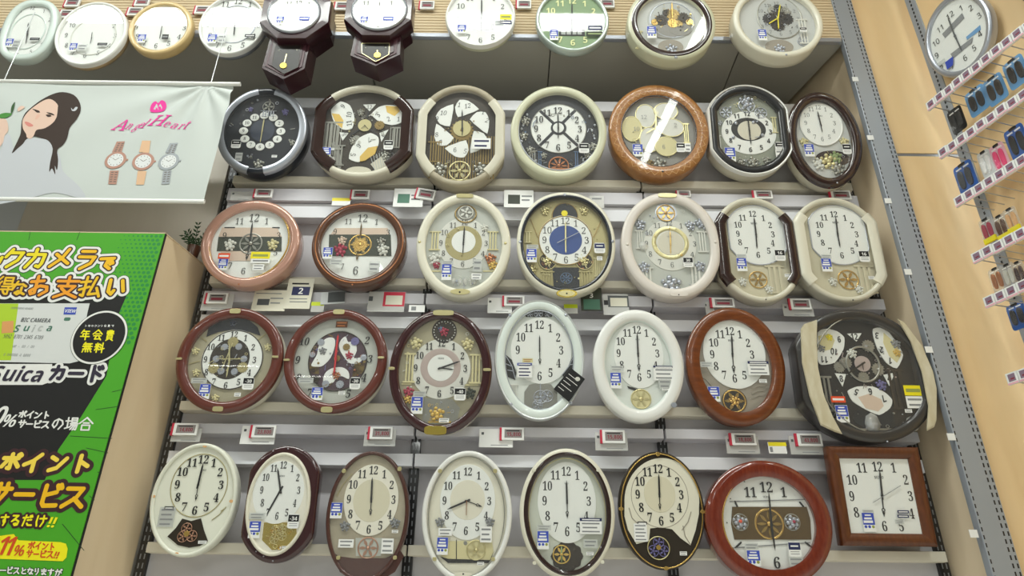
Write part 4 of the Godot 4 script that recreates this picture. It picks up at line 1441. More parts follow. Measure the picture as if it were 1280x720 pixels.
	jp("ス",-1388.9,1818.5,69.5,65.8,0.3)
	jp_ink("dark_ground",M.signbrown,38,0.7)
	strokes = []
	jp("ポ",-1613.5,1932.4,58.9,50.5,-2.1)
	jp("イ",-1544.2,1927,58.8,54.6,-1.5)
	jp("ン",-1464.4,1928,56.7,52.5,-0.6)
	jp("ト",-1386,1926.9,52.5,52.5,0.3)
	jp_ink("letter",M.signamber3,13.5,1.4)
	strokes = []
	jp("サ",-1608.6,1834.5,57.7,56.6,-2.3)
	jp("ー",-1541.3,1842.3,62.6,28.2,-0.8)
	jp("ビ",-1460.8,1817.7,64.7,70.5,-0.7)
	jp("ス",-1388.9,1818.5,69.5,65.8,0.3)
	jp_ink("letter",M.signamber,13.5,1.4)
	strokes = []
	jp("す",-1555.2,1763.9,23.7,31.9,-4.3)
	jp("る",-1524,1762.9,28.4,33.2,-4.3)
	jp("だ",-1488.2,1762.4,30.8,32.8,-4)
	jp("け",-1447.6,1762,33.2,32.8,-3.7)
	jp_ink("dark_ground",M.signbrown,19,1)
	jp_ink("letter",M.signbright,5.4,2)
	strokes = []
	txt("!","A",29.9,-1404.2,1775.2,2.2,-1.2,1.2,0.15)
	part("letter",M.signbright)
	txt("!","A",29.9,-1391.1,1774.4,2.2,-1.2,1.2,0.15)
	part("letter",M.signbright)
	pol([-1598.8,1726.1,-1504.3,1739.7,-1484.2,1722.1,-1355.8,1718.2,-1338,1714,-1328.5,1699.5,-1325,1675.5,-1332.4,1664.6,-1578.8,1670.4],0.8,1)
	part("yellow_pill",M.signbright)
	jp("ポ",-1448.1,1698.2,19.6,19.8,-3.3)
	jp("イ",-1425.3,1697.1,15.9,19.8,-3.2)
	jp("ン",-1405.4,1696.5,17.7,19.4,-3.1)
	jp("ト",-1382.7,1695.8,14,19.4,-3)
	jp("サ",-1445.2,1675,18.6,20.1,-3.4)
	jp("ー",-1425.1,1677.8,16.3,11.8,-1.9)
	jp("ビ",-1405.1,1673.7,18.6,20.1,-3.2)
	jp("ス",-1384,1673.1,18.6,20.1,-3.1)
	jp_ink("letter",M.signred,3.8,1.4)
	strokes = []
	txt("!","A",18.3,-1359.7,1682.1,2,-1.2,1.2,0.15)
	part("letter",M.signred)
	txt("!","A",18.3,-1352,1681.3,2,-1.2,1.2,0.15)
	part("letter",M.signred)
	txt("1","A",52.8,-1525.1,1706.5,2,-1.2,0.85,0.12)
	part("letter",M.signred)
	txt("1","A",52.8,-1503.3,1705.9,2,-1.2,0.85,0.12)
	part("letter",M.signred)
	txt("%","A",30.6,-1471,1693.5,2,-1.2,0.9,0.12)
	part("letter",M.signred)
	jp("ー",-1509,1630.3,18.4,15,-3.6)
	jp("ビ",-1487.6,1628.4,16.1,18.4,-4.3)
	jp("ス",-1467.7,1628.2,17,17.9,-4.1)
	jp("と",-1447.2,1627.6,17.5,17.9,-4)
	jp("な",-1426.6,1626.9,17.5,17.9,-3.9)
	jp("り",-1406.1,1626.3,16.1,17.9,-3.9)
	jp("ま",-1386.5,1625.7,17.5,17.9,-3.8)
	jp("す",-1365.1,1625.1,17,17.9,-3.7)
	jp("が",-1343.3,1624.5,20.7,17.9,-3.6)
	jp_ink("lettering_shadow",M.signdark,7,1)
	jp_ink("letter",M.signwhite,3.6,1.5)
	strokes = []

func pegboard() -> void:
	thing("pegboard_rack","beige pegboard display rack with a grey perforated post, angled at the right edge","display rack",Vector3(1.8296,0,0.2537),0,-74.2)
	box(790,3050,1620,3500,-25,0,1)
	part("panel",M.beige)
	box(-22.5,3050,45,3500,-22,6,1)
	part("post",M.postgrey)
	for i in 110: box(-22,1800 + i * 24,7,13,5,6.8,.2)
	part("slots",M.black).set_meta("kind","stuff")
	label_rail("topmost rail of white and pink price labels on the angled pegboard rack",Vector3(1.6709,3.3984,0.3173),-74.2,12)
	label_rail("second rail of white and pink price labels on the angled pegboard rack",Vector3(1.6666,3.1702,0.3021),-74.2,12)
	label_rail("third rail of white and pink price labels on the angled pegboard rack",Vector3(1.6666,2.9468,0.3023),-74.2,10)
	label_rail("fourth rail of white and pink price labels on the angled pegboard rack",Vector3(1.6656,2.7083,0.2987),-74.2,8)
	label_rail("fifth rail of white and pink price labels on the angled pegboard rack",Vector3(1.6632,2.5368,0.2901),-74.2,6)
	label_rail("lowest rail of white and pink price labels on the angled pegboard rack",Vector3(1.6608,2.2603,0.2815),-74.2,4)
	strap_pack("small black strap pack, leftmost under the topmost label rail",Vector3(1.7621,3.3296,0.3273),-74.2,64.5,111.7,M.black,M.ink,false)
	strap_pack("light blue pack with two dark pads, second under the topmost label rail",Vector3(1.7886,3.3451,0.421),-74.2,82.4,115.1,M.packblue,M.ink,false)
	strap_pack("light blue pack with olive pads, third under the topmost label rail",Vector3(1.8094,3.3341,0.4945),-74.2,77.3,118.1,M.packblue,M.bronze,false)
	strap_pack("light blue pack with brown pads, at the frame edge under the topmost rail",Vector3(1.8333,3.3405,0.5791),-74.2,78.4,120.9,M.packblue,M.blackbrown,false)
	strap_pack("deep blue pack with three navy squares under the second label rail",Vector3(1.7505,3.0802,0.2863),-74.2,79.9,132.3,M.packdeep,M.navy,false)
	strap_pack("silvery white pack beside the pink pack under the second label rail",Vector3(1.7754,3.0794,0.3744),-74.2,52.1,116.1,M.silverwhite,M.paper,false)
	strap_pack("bright pink pack under the second label rail",Vector3(1.7898,3.0669,0.4253),-74.2,56.9,125.7,M.packpink,M.hotpink,false)
	strap_pack("deep blue pack with black squares, at the frame edge under the second rail",Vector3(1.8105,3.0824,0.4986),-74.2,73.7,134.5,M.packdeep,M.ink,false)
	strap_pack("clear bag with dark red strap and yellow label under the third rail",Vector3(1.7544,2.8335,0.3001),-74.2,53,100.6,M.clearpack,M.crimson,true)
	strap_pack("clear bag with brown strap and yellow label under the third rail",Vector3(1.7681,2.8175,0.3488),-74.2,50.8,98.5,M.clearpack,M.brown,true)
	strap_pack("clear bag with orange strap and yellow label under the third rail",Vector3(1.7799,2.8223,0.3902),-74.2,49.1,97.1,M.clearpack,M.apricot,true)
	strap_pack("clear bag with tan strap under the fourth label rail",Vector3(1.7471,2.6407,0.2745),-74.2,52.3,97,M.clearpack,M.copper,false)
	strap_pack("clear bag with white strap under the fourth label rail",Vector3(1.7595,2.6343,0.3183),-74.2,50.4,95.3,M.clearpack,M.softwhite,false)
	strap_pack("clear bag with dark maroon strap at the frame edge under the fourth rail",Vector3(1.7696,2.6254,0.3538),-74.2,41.8,93.8,M.clearpack,M.maroon,false)
	strap_pack("deep blue pack at the frame edge under the fifth label rail",Vector3(1.754,2.488,0.2989),-74.2,64.1,92.5,M.packdeep,M.navy,false)

# ---------- the clocks ----------
func clock_silver_navy() -> void:
	thing("wall_clock","round navy clock with split silver rim and twelve small white number discs","clock",Vector3(-1.0739,3.3996,0.0624),9,0)
	band(0,0,189.6,206.8,[9,0,2.5,5,0.8,32,0.8,64],2)
	loft(outline(2,180.6,197.8),Vector2(0,0),prof([0,1,0,2]),true,true)
	part("case",M.navy)
	band(0,0,189.6,206.8,[0,63,0,77,1.5,82,10.6,86,21.8,85.2,29.6,82,30.2,79,30.2,66],2)
	part("bezel",M.navy)
	loft(outline(2,160.4,177.6),Vector2(0,0),prof([0,62,0,65]),true,true)
	part("back_plate",M.navy)
	loft(outline(2,159.9,177.1),Vector2(0,0),prof([0,80.8,.2,81]),true,true)
	part("glass",M.glass)
	band(0,0,189.6,206.8,[-1,63,-1,78.6,0.5,83.6,9.6,87.6,20.8,86.8,30.3,83.6,29.7,80.6,29.7,78.6],2,-80,78)
	part("rim_arc",M.silver)
	band(0,0,189.6,206.8,[-1,63,-1,78.6,0.5,83.6,9.6,87.6,20.8,86.8,30.3,83.6,29.7,80.6,29.7,78.6],2,102,258)
	part("rim_arc",M.silver)
	for i in 12:
		var a := TAU * i / 12.
		disc(-3.5 + sin(a) * 79.9,3.8 + cos(a) * 76.1,19,17,66,69)
		part("number_disc",M.dial)
	nums(-3.5,3.8,79.9,76.1,15,69.4,"S")
	part("numerals",M.ink)
	disc(-3.2,7.1,52.1,53.3,65,67)
	part("centre_disc",M.darkblue)
	hands(-2.8,3.3,69,56.5,-177.8,60.6,1.7,M.palegold)
	works(-7.3,4.7,148.2,158.9,9,66.6,[M.pewter,M.silver],0.62)
	rosette(9.2,123.4,25.7,68,5)
	part("ornament",M.pewter)
	column(12.9,88.9,53.7,26.2,5,67)
	part("crest",M.silver)
	posy(1.1,-155.2,68,28.7,32.5)
	part("ornament",M.pewter)
	posy(132,-50.7,68,16.6,18.8)
	part("ornament",M.pewter)
	posy(-66.1,109.1,68,13.6,15.4)
	part("ornament",M.violet)
	posy(85.2,98,68,18.1,20.5)
	part("ornament",M.violet)
	slip(-81.2,-128.3,81.3,29.8,40,"label",M.clear,M.greyprint,2)
	melody(-100.5,-67.3,81.3,40.5,38.8,"")
	slip(67.6,-123,81.3,22.4,11.7,"label",M.paper,M.greyprint,2)

func clock_bronze_fans() -> void:
	thing("wall_clock","barrel-shaped cream clock with dark brown side panels and three white fan dials with gold cores","clock",Vector3(-0.6434,3.4016,0.0651),9,0)
	band(0,0,212.1,224.5,[9,0,2.5,5,0.8,33,0.8,66],-1.12)
	loft(outline(-1.12,203.1,215.5),Vector2(0,0),prof([0,1,0,2]),true,true)
	part("case",M.cream)
	band(0,0,212.1,224.5,[0,65,0,79,1.5,84,9.5,88,19.6,87.2,26.6,84,27.2,81,27.2,66],-1.12)
	part("bezel",M.cream)
	loft(outline(-1.12,185.9,198.3),Vector2(0,0),prof([0,62,0,65]),true,true)
	part("back_plate",M.bronze)
	loft(outline(-1.12,185.4,197.8),Vector2(0,0),prof([0,82.8,.2,83]),true,true)
	part("glass",M.glass)
	band(0,0,212.1,224.5,[-1.2,65,-1.2,81,0.3,86,16.2,90,34.7,89.2,50,86,49.2,83,49.2,81],-1.12,-58,50)
	part("side_panel",M.darkwood)
	band(0,0,212.1,224.5,[-1.2,65,-1.2,81,0.3,86,16.2,90,34.7,89.2,50,86,49.2,83,49.2,81],-1.12,130,238)
	part("side_panel",M.darkwood)
	pol([-148.1,106.9,-139.7,121.8,-124.4,139.2,-111.7,148.8,-98.2,146.8,-80.3,139,-67.7,130,-58.7,113.1,-49,88,-43.5,68.9,-43.6,51.6,-46.4,30.3,-50.7,16.8,-60.7,12.4,-76.1,10.7,-88.4,12,-101.2,20,-117.9,33.6,-129.5,46,-137.3,63.7,-145.3,88.6],65.5,69)
	part("fan_dial",M.dial)
	pol([-143.3,89.3,-110,85.4,-89.7,55.1,-92.6,17.8,-121.4,41.7],65.7,69.8)
	part("fan_core",M.foilgold)
	txt("9","s",22.2,-98.7,125.1,70.2,50,0.85)
	txt("10","s",22.2,-68.3,83.5,70.2,80,0.85)
	txt("11","s",22.2,-64.8,41.8,70.2,100,0.85)
	part("numerals",M.ink)
	pol([28,87.4,33.5,98.7,45.9,113.2,56.2,122.9,65.8,127.7,78.9,131.9,90.1,134,105.4,133.6,126.2,131.7,140.6,128.5,148.4,120.7,155.8,108.6,160.1,98,161.4,83.4,161.1,63.4,158.4,50,148.6,43.7,132.8,38.5,119.5,36.5,103.3,39.2,81.2,45.2,65,51.3,51.6,61.3,36,76],65.5,69)
	part("fan_dial",M.dial)
	pol([86.5,130.3,138.4,126.6,149.7,104.8,128.3,79.9,94,98.7],65.7,69.8)
	part("fan_core",M.foilgold)
	txt("3","s",22.2,55.9,83.4,70.2,60,0.85)
	txt("2","s",22.2,103.1,64.9,70.2,20,0.85)
	txt("1","s",22.2,145.9,65.5,70.2,0,0.85)
	part("numerals",M.ink)
	pol([-51.7,-126,-51.8,-111.4,-47.9,-89.5,-43.3,-72.8,-35.4,-57.7,-23.3,-38.7,-13,-25.6,-0.1,-16.9,17.6,-7.9,30.8,-3.6,42.3,-7.1,56.2,-15.1,64.9,-22.8,68,-33.7,69.3,-49.5,67.7,-62.8,58.7,-79.7,43.9,-102.4,31.8,-118.1,18.9,-127.7,1.8,-137.3,-11.4,-142.1,-24.8,-139.8,-41.7,-133.4],65.5,69)
	part("fan_dial",M.dial)
	pol([-5.8,-117.1,24.8,-74.5,65.7,-65.5,57,-102.8,18.1,-135.1,-4,-139.6],65.7,69.8)
	part("fan_core",M.foilgold)
	txt("7","s",22.2,28,-36,70.2,200,0.85)
	txt("6","s",22.2,-14.3,-66.3,70.2,230,0.85)
	txt("5","s",22.2,-35.7,-107.9,70.2,260,0.85)
	part("numerals",M.ink)
	pol([-11.8,135.2,43.5,138.6,19.1,103.1],65.5,68)
	part("number_tab",M.dial)
	pol([-102.4,-1.1,-64.1,-4.9,-86,-42],65.5,68)
	part("number_tab",M.dial)
	pol([68.8,-3,105.7,14.7,79.4,-45.6],65.5,68)
	part("number_tab",M.dial)
	txt("12","s",18.8,16.6,123.4,68.5,0,0.85)
	part("numerals",M.ink)
	txt("8","s",20.5,-81.9,-12.6,68.5,120,0.85)
	txt("4","s",20.5,89.2,-17.1,68.5,240,0.85)
	part("numerals",M.ink)
	for i in 9: box(-171.6 + i * 9.5,-33,3.8,157.7,65.5,67)
	part("fluted_panel",M.pewter).set_meta("kind","stuff")
	for i in 6: box(115.8 + i * 9.9,-23.2,3.7,102.5,65.5,67)
	part("fluted_panel",M.pewter).set_meta("kind","stuff")
	works(9.7,26.9,87.6,94.9,9,66.6,[M.oldgold,M.pewter,M.softwhite])
	works(103.5,-121.4,48.8,46,6,66.6,[M.pewter,M.silver])
	rib([3.3,33.7,14.4,99.1],6.8,67.5,69.2)
	part("arm",M.ink)
	rib([3.3,33.7,-51.5,-14.4],6.8,67.5,69.2)
	part("arm",M.ink)
	rib([3.3,33.7,66.4,-17.1],6.8,67.5,69.2)
	part("arm",M.ink)
	disc(3.8,32.5,28.9,29,69,71.2)
	part("centre_disc",M.palegold)
	hands(4.7,29,73,21,-131.8,24.2,134.5,M.ink)
	column(-138.6,-18.9,75.8,128.2,5,67)
	part("organ_pipe",M.pewter)
	column(144.8,-23.8,37.9,93.9,3,67)
	part("organ_pipe",M.pewter)
	column(-100,-111.8,45,92.2,3,67)
	part("organ_pipe",M.pewter)
	posy(-18.4,96,68,19.6,22.2)
	part("ornament",M.pewter)
	posy(-41.4,-44.2,68,19.6,22.2)
	part("ornament",M.pewter)
	posy(103,-109.8,68,25.7,29)
	part("ornament",M.pewter)
	pol([-132,-52.8,-110,-44,-77.9,-153,-89.9,-186.4],65.5,67.2)
	part("harp_panel",M.stonegrey)
	pol([41.8,-151.4,91.3,-108.9,116.6,-150.4,74.6,-192.4],65.5,70)
	part("curtain",M.cream)
	rib([39.9,-116,63.8,-186.4],2.3,69.5,71.2)
	rib([51.6,-110.8,72.2,-179.6],2.3,69.5,71.2)
	rib([63.2,-105.6,80.7,-172.9],2.3,69.5,71.2)
	rib([74.9,-100.4,89.2,-166.2],2.3,69.5,71.2)
	rib([86.5,-95.2,97.7,-159.4],2.3,69.5,71.2)
	part("curtain_fold",M.softgrey)
	gear(-27.6,-30.6,16.6,14,66,68)
	part("gear",M.pewter)
	gear(67,33.3,22.7,14,69,71)
	part("gear",M.bronzegold)
	disc(-5.9,-187.3,54,22.7,65,72)
	part("stage",M.cream)
	ball(-126.7,-146.4,68,24.2,30.7,9)
	part("ornament",M.crystal)
	promo(-146.5,-108.9,83.3,41.8,53.5)
	slip(-120.5,-90.2,83.3,15,10.1,"label",M.paper,M.greyprint,2)
	melody(114.1,-67.6,83.3,40.5,43.8,"")

func clock_cream_blades() -> void:
	thing("wall_clock","barrel-shaped cream clock with six white pinwheel blades round a gold hub","clock",Vector3(-0.2248,3.3843,0.068),9,0)
	band(0,0,185.3,243.2,[9,0,2.5,5,0.8,33,0.8,66],-1.1)
	loft(outline(-1.1,176.3,234.2),Vector2(0,0),prof([0,1,0,2]),true,true)
	part("case",M.taupe)
	band(0,0,185.3,243.2,[0,65,0,79,1.5,84,9.5,88,19.5,87.2,26.5,84,27.1,81,27.1,66],-1.1)
	part("bezel",M.taupe)
	loft(outline(-1.1,159.2,217.1),Vector2(0,0),prof([0,62,0,65]),true,true)
	part("back_plate",M.bronze)
	loft(outline(-1.1,158.7,216.6),Vector2(0,0),prof([0,82.8,.2,83]),true,true)
	part("glass",M.glass)
	band(0,0,185.3,243.2,[-1.2,65,-1.2,81,0.3,86,12.5,90,27,89.2,39.4,86,38.6,83,38.6,81],-1.1,-52,46)
	part("side_panel",M.cream)
	band(0,0,185.3,243.2,[-1.2,65,-1.2,81,0.3,86,12.5,90,27,89.2,39.4,86,38.6,83,38.6,81],-1.1,134,232)
	part("side_panel",M.cream)
	pol([-30.9,140.7,-23.8,161,-12.9,177.5,5.1,178.6,25.2,173.9,51.8,154.3,72.3,133.4,55.4,121.4,31.3,111.1,6,99.4,-17.2,92.9,-26.5,114.7],65.5,68.5)
	part("blade",M.dial)
	pol([64.3,118.3,83.4,120.9,101.5,117.9,111.5,100.8,118.1,78.9,116.8,43.9,111.5,14.2,93.9,24.9,73.8,43.3,51.9,62.4,35,82.1,46.8,101.6],65.5,68.5)
	part("blade",M.dial)
	pol([96.1,14.7,107.7,-2.5,114.6,-21.3,106.8,-39,93.8,-55.8,66.8,-71.2,41.6,-80.3,40.6,-58.3,44.3,-30.2,47.5,0.2,53.8,26,74.6,23.8],65.5,68.5)
	part("blade",M.dial)
	pol([34,-65.3,27,-84.7,16.3,-100.3,-1.2,-101.4,-20.8,-96.9,-46.7,-78.3,-67.1,-58.3,-50.6,-46.7,-27.1,-36.8,-2.2,-25.3,20.8,-19,29.9,-40.2],65.5,68.5)
	part("blade",M.dial)
	pol([-59.5,-43.7,-78.2,-46.2,-96,-43.3,-106.2,-26.7,-113.3,-5.3,-112.8,29.3,-108.2,59.1,-90.3,48.4,-69.9,29.9,-47.8,10.9,-30.9,-8.5,-42.4,-27.6],65.5,68.5)
	part("blade",M.dial)
	pol([-92.7,58.7,-104.7,76,-112.1,95.2,-104.6,113.4,-91.7,130.8,-64.4,146.9,-38.7,156.4,-37.6,133.4,-41.1,104.3,-44.1,73.3,-50,47.2,-71,49.5],65.5,68.5)
	part("blade",M.dial)
	txt("12","s",22.1,23,148.1,69.2,10,0.85,0.15)
	txt("1","s",22.1,-13.3,152.9,69.2,0,0.85,0.15)
	txt("2","s",22.1,109.1,77.7,69.2,-20,0.85,0.15)
	txt("1","s",22.1,90.6,117.5,69.2,0,0.85,0.15)
	txt("10","s",22.1,-79.3,111.6,69.2,0,0.85,0.15)
	txt("9","s",22.1,-106.4,83.4,69.2,0,0.85,0.15)
	txt("8","s",22.1,-103.7,5.8,69.2,10,0.85,0.15)
	txt("7","s",22.1,-84.6,-31.4,69.2,20,0.85,0.15)
	txt("6","s",22.1,-23.7,-66.1,69.2,10,0.85,0.15)
	txt("5","s",22.1,20,-71.4,69.2,0,0.85,0.15)
	part("numerals",M.ink)
	for i in 26: box(-127 + i * 10.7,-97.8,4.6,200.9,64.9,66.4)
	part("fluted_panel",M.bronzegold).set_meta("kind","stuff")
	works(-0.2,32.4,76,64.5,8,66.6,[M.bronzegold,M.oldgold],0.5)
	works(6.2,-153.4,126.7,45.5,14,66.6,[M.bronzegold,M.pewter,M.palegold])
	gear(2.3,27.4,51.2,18,66,68)
	part("gear",M.bronzegold)
	disc(2.2,36.1,38,38.1,69,71.2)
	part("hub",M.palegold)
	hands(4,34.2,73,36,178.1,93.7,-1.9,M.ink)
	rosette(-0.9,-163.5,46.7,68,6)
	part("rosette",M.palegold)
	rib([-70.1,-204.6,70.8,-202.7],5.3,65.5,67.2)
	part("stage",M.palegold)
	posy(-84.5,-158,68,39.2,44.2)
	part("figurine",M.pewter)
	posy(89.8,-155.7,68,39.2,44.2)
	part("figurine",M.pewter)
	column(-109.2,-75.9,45.1,92.5,4,67)
	part("column",M.bronzegold)
	column(101.6,-89.9,45,75.4,4,67)
	part("column",M.bronzegold)
	slip(88.3,-42,83.3,78,50.6,"label",M.paper,M.navyprint,2)

func clock_cream_quarters() -> void:
	thing("wall_clock","round pale green-cream clock, its white dial cut into four quarters over a dark interior","clock",Vector3(0.1908,3.4113,0.0647),9,0)
	band(0,0,205,221.8,[9,0,2.5,5,0.8,33,0.8,66],2)
	loft(outline(2,196,212.8),Vector2(0,0),prof([0,1,0,2]),true,true)
	part("case",M.greencream)
	band(0,0,205,221.8,[0,65,0,79,1.5,84,11.7,88,24,87.2,32.7,84,33.3,81,33.3,64],2)
	part("bezel",M.greencream)
	loft(outline(2,172.7,189.5),Vector2(0,0),prof([0,60,0,63]),true,true)
	part("back_plate",M.nightblue)
	loft(outline(2,172.2,189),Vector2(0,0),prof([0,82.8,.2,83]),true,true)
	part("glass",M.glass)
	ring(3.1,6.5,177,190.7,5.3,76,79,2)
	part("inner_rim",M.silver)
	disc(0.7,24.2,119.6,118.5,63,65.2)
	part("dial",M.dial)
	rib([-84.6,114.2,84.3,-61.7],12.9,64.8,66.1)
	part("dial_gap",M.nightblue)
	rib([77.4,116.4,-82.3,-64],12.9,64.8,66.1)
	part("dial_gap",M.nightblue)
	disc(1,24.4,33.6,33.7,64.8,67)
	part("centre_disc",M.nightblue)
	disc(0.1,25.3,23.7,23.7,66,68.2)
	part("centre_disc",M.dial)
	nums(-2.1,19.5,93.9,89.8,32.5,68.6,"S",0.75)
	part("numerals",M.ink)
	hands(-0.9,21.7,70,53.2,-179.5,73.1,-0.7,M.ink)
	posy(-142.1,57.7,66,25.8,29.1)
	part("ornament",M.pewter)
	posy(-147.8,-15.8,66,22.7,25.7)
	part("ornament",M.pewter)
	posy(-118.6,-83.6,66,22.7,25.7)
	part("ornament",M.pewter)
	posy(146.3,-63,66,22.7,25.7)
	part("ornament",M.pewter)
	posy(122.6,-105.6,66,19.7,22.2)
	part("ornament",M.pewter)
	posy(-62,-108.1,66,16.7,18.8)
	part("ornament",M.pewter)
	works(2.9,-28.4,152,128.4,16,64.6,[M.pewter,M.bluesteel,M.silver],0.8)
	column(-79.3,-124.5,16.6,67.1,2,65)
	part("column",M.bluesteel)
	column(75.7,-122.4,16.6,67.1,2,65)
	part("column",M.bluesteel)
	column(-110.9,-116.5,30.1,58.8,3,65)
	part("column",M.pewter)
	rosette(-0.1,-156.9,43.9,68,9)
	part("rosette",M.copper)
	rib([-54.8,-172.3,57.3,-170.7],6.8,68.5,70.2)
	part("stage",M.copper)
	ring(0.6,23.6,119.6,118.5,3,65,67,2)
	part("dial_rim",M.pewter)
	ball(-157.1,18.5,66,5.3,7.7,3.2)
	ball(-151.1,35.9,66,5.3,7.7,3.2)
	ball(144.3,14,66,5.3,7.7,3.2)
	ball(156.4,40.2,66,5.3,7.7,3.2)
	ball(134.4,83.4,66,5.3,7.7,3.2)
	ball(-134.6,88.4,66,5.3,7.7,3.2)
	ball(103.3,-131,66,5.3,7.7,3.2)
	ball(-95.9,-133.7,66,5.3,7.7,3.2)
	ball(151.3,-11.7,66,5.3,7.7,3.2)
	ball(-156.7,-41.6,66,5.3,7.7,3.2)
	ball(-125.9,-150.9,66,5.3,7.7,3.2)
	ball(129.2,-147.4,66,5.3,7.7,3.2)
	part("bead",M.silver)
	melody(106.3,-79.9,83.3,43.6,47.2,"")

func clock_marquetry() -> void:
	thing("wall_clock","round clock with wide orange-brown inlaid wood ring and overlapping grey-white dial discs behind glass","clock",Vector3(0.6214,3.4277,0.0597),7.5,0)
	band(0,0,214.1,227.6,[9,0,2.5,5,0.8,31,0.8,62],2)
	loft(outline(2,205.1,218.6),Vector2(0,0),prof([0,1,0,2]),true,true)
	part("case",M.marquetry)
	band(0,0,214.1,227.6,[0,61,0,75,1.5,80,18.2,84,37.4,83.2,51.3,80,51.9,77,51.9,62],2)
	part("bezel",M.marquetry)
	loft(outline(2,163.2,176.6),Vector2(0,0),prof([0,58,0,61]),true,true)
	part("back_plate",M.stonegrey)
	loft(outline(2,162.7,176.1),Vector2(0,0),prof([0,78.8,.2,79]),true,true)
	part("glass",M.glass)
	ring(-0.2,-2.1,164.1,178,6.4,77,81,2)
	part("inner_rim",M.darkwood)
	rib([186.8,9,199.1,27.3,182.3,40.9,164.7,51.8,173,71.6,179.3,93.1,159.3,100.3,139.4,104.8,141.4,126.4],1.4,82,84.5)
	rib([186.8,9,171.1,22.8,182.3,40.9,191.7,61.1,173,71.6,154.1,79.4,159.3,100.3,162.2,122.6,141.4,126.4],1.4,82,84.5)
	rib([168.4,-5,206.1,-5],1.2,82,84.4)
	rib([122.4,146.7,118.9,169,98,165.9,78.4,160.4,71.1,180.6,61.3,200.6,42.3,190.6,25.3,178.8,12.4,195.5],1.4,82,84.5)
	rib([122.4,146.7,102.2,144.7,98,165.9,91.3,187.2,71.1,180.6,52.5,171.9,42.3,190.6,29.6,208.6,12.4,195.5],1.4,82,84.5)
	rib([118.7,122.9,145.3,151.4],1.2,82,84.4)
	rib([-14.6,195.6,-31.7,208.7,-44.5,190.7,-54.7,172.1,-73.3,180.9,-93.5,187.6,-100.2,166.2,-104.4,145.1,-124.7,147.2],1.4,82,84.5)
	rib([-14.6,195.6,-27.5,178.9,-44.5,190.7,-63.4,200.8,-73.3,180.9,-80.6,160.7,-100.2,166.2,-121.2,169.4,-124.7,147.2],1.4,82,84.5)
	rib([-1.4,176,-1.4,216.2],1.2,82,84.4)
	rib([-143.8,126.9,-164.6,123.3,-161.7,100.9,-156.6,80,-175.5,72.3,-194.3,61.8,-184.9,41.6,-173.8,23.4,-189.5,9.7],1.4,82,84.5)
	rib([-143.8,126.9,-141.8,105.4,-161.7,100.9,-181.8,93.8,-175.5,72.3,-167.3,52.5,-184.9,41.6,-201.8,28.1,-189.5,9.7],1.4,82,84.5)
	rib([-121.4,122.9,-148.1,151.4],1.2,82,84.4)
	rib([-189.6,-19,-201.9,-37.3,-185,-50.9,-167.5,-61.9,-175.8,-81.6,-182.1,-103.1,-162.1,-110.4,-142.2,-114.9,-144.2,-136.4],1.4,82,84.5)
	rib([-189.6,-19,-173.9,-32.8,-185,-50.9,-194.5,-71.1,-175.8,-81.6,-156.9,-89.4,-162.1,-110.4,-165,-132.7,-144.2,-136.4],1.4,82,84.5)
	rib([-171.2,-5,-208.9,-5],1.2,82,84.4)
	rib([-125.2,-156.8,-121.7,-179,-100.8,-175.9,-81.2,-170.4,-73.9,-190.6,-64.1,-210.6,-45.1,-200.6,-28.1,-188.8,-15.2,-205.5],1.4,82,84.5)
	rib([-125.2,-156.8,-104.9,-154.7,-100.8,-175.9,-94.1,-197.3,-73.9,-190.6,-55.3,-181.9,-45.1,-200.6,-32.4,-218.6,-15.2,-205.5],1.4,82,84.5)
	rib([-121.4,-133,-148.1,-161.4],1.2,82,84.4)
	rib([11.8,-205.6,28.9,-218.7,41.7,-200.8,51.9,-182.1,70.5,-190.9,90.7,-197.6,97.5,-176.3,101.7,-155.1,121.9,-157.2],1.4,82,84.5)
	rib([11.8,-205.6,24.7,-188.9,41.7,-200.8,60.6,-210.8,70.5,-190.9,77.8,-170.7,97.5,-176.3,118.4,-179.4,121.9,-157.2],1.4,82,84.5)
	rib([-1.4,-186,-1.4,-226.2],1.2,82,84.4)
	rib([141,-136.9,161.8,-133.3,158.9,-111,153.8,-90,172.8,-82.3,191.5,-71.8,182.1,-51.6,171,-33.5,186.7,-19.7],1.4,82,84.5)
	rib([141,-136.9,139.1,-115.4,158.9,-111,179,-103.8,172.8,-82.3,164.6,-62.5,182.1,-51.6,199,-38.1,186.7,-19.7],1.4,82,84.5)
	rib([118.7,-133,145.3,-161.4],1.2,82,84.4)
	part("inlay",M.inlaywood)
	disc(-49.4,79.8,46.2,60,61,63.5)
	part("dial_disc",M.softwhite)
	ring(-49.6,79.1,46.2,59.9,4.6,63,64.6,2)
	part("disc_rim",M.palegold)
	disc(39.7,104.8,53.8,43.1,62.1,64.6)
	part("dial_disc",M.softwhite)
	ring(39.4,104.1,53.7,43,4.6,64.1,65.7,2)
	part("disc_rim",M.palegold)
	disc(-112.8,13.8,44,63.3,63.2,65.7)
	part("dial_disc",M.softyellow)
	ring(-113,13.2,44,63.3,4.6,65.2,66.8,2)
	part("disc_rim",M.palegold)
	disc(57,21.6,56.9,46.5,64.3,66.8)
	part("dial_disc",M.softwhite)
	ring(56.7,21,56.9,46.5,4.6,66.3,67.9,2)
	part("disc_rim",M.palegold)
	disc(-38.2,-38.9,45.6,62.5,65.4,67.9)
	part("dial_disc",M.softwhite)
	ring(-38.5,-39.5,45.5,62.5,4.6,67.4,69,2)
	part("disc_rim",M.palegold)
	disc(29.6,-72,50.8,47.6,66.5,69)
	part("dial_disc",M.softyellow)
	ring(29.3,-72.6,50.8,47.5,4.6,68.5,70.1,2)
	part("disc_rim",M.palegold)
	txt("12","s",20.9,-59.8,69.4,70.5,0,0.85)
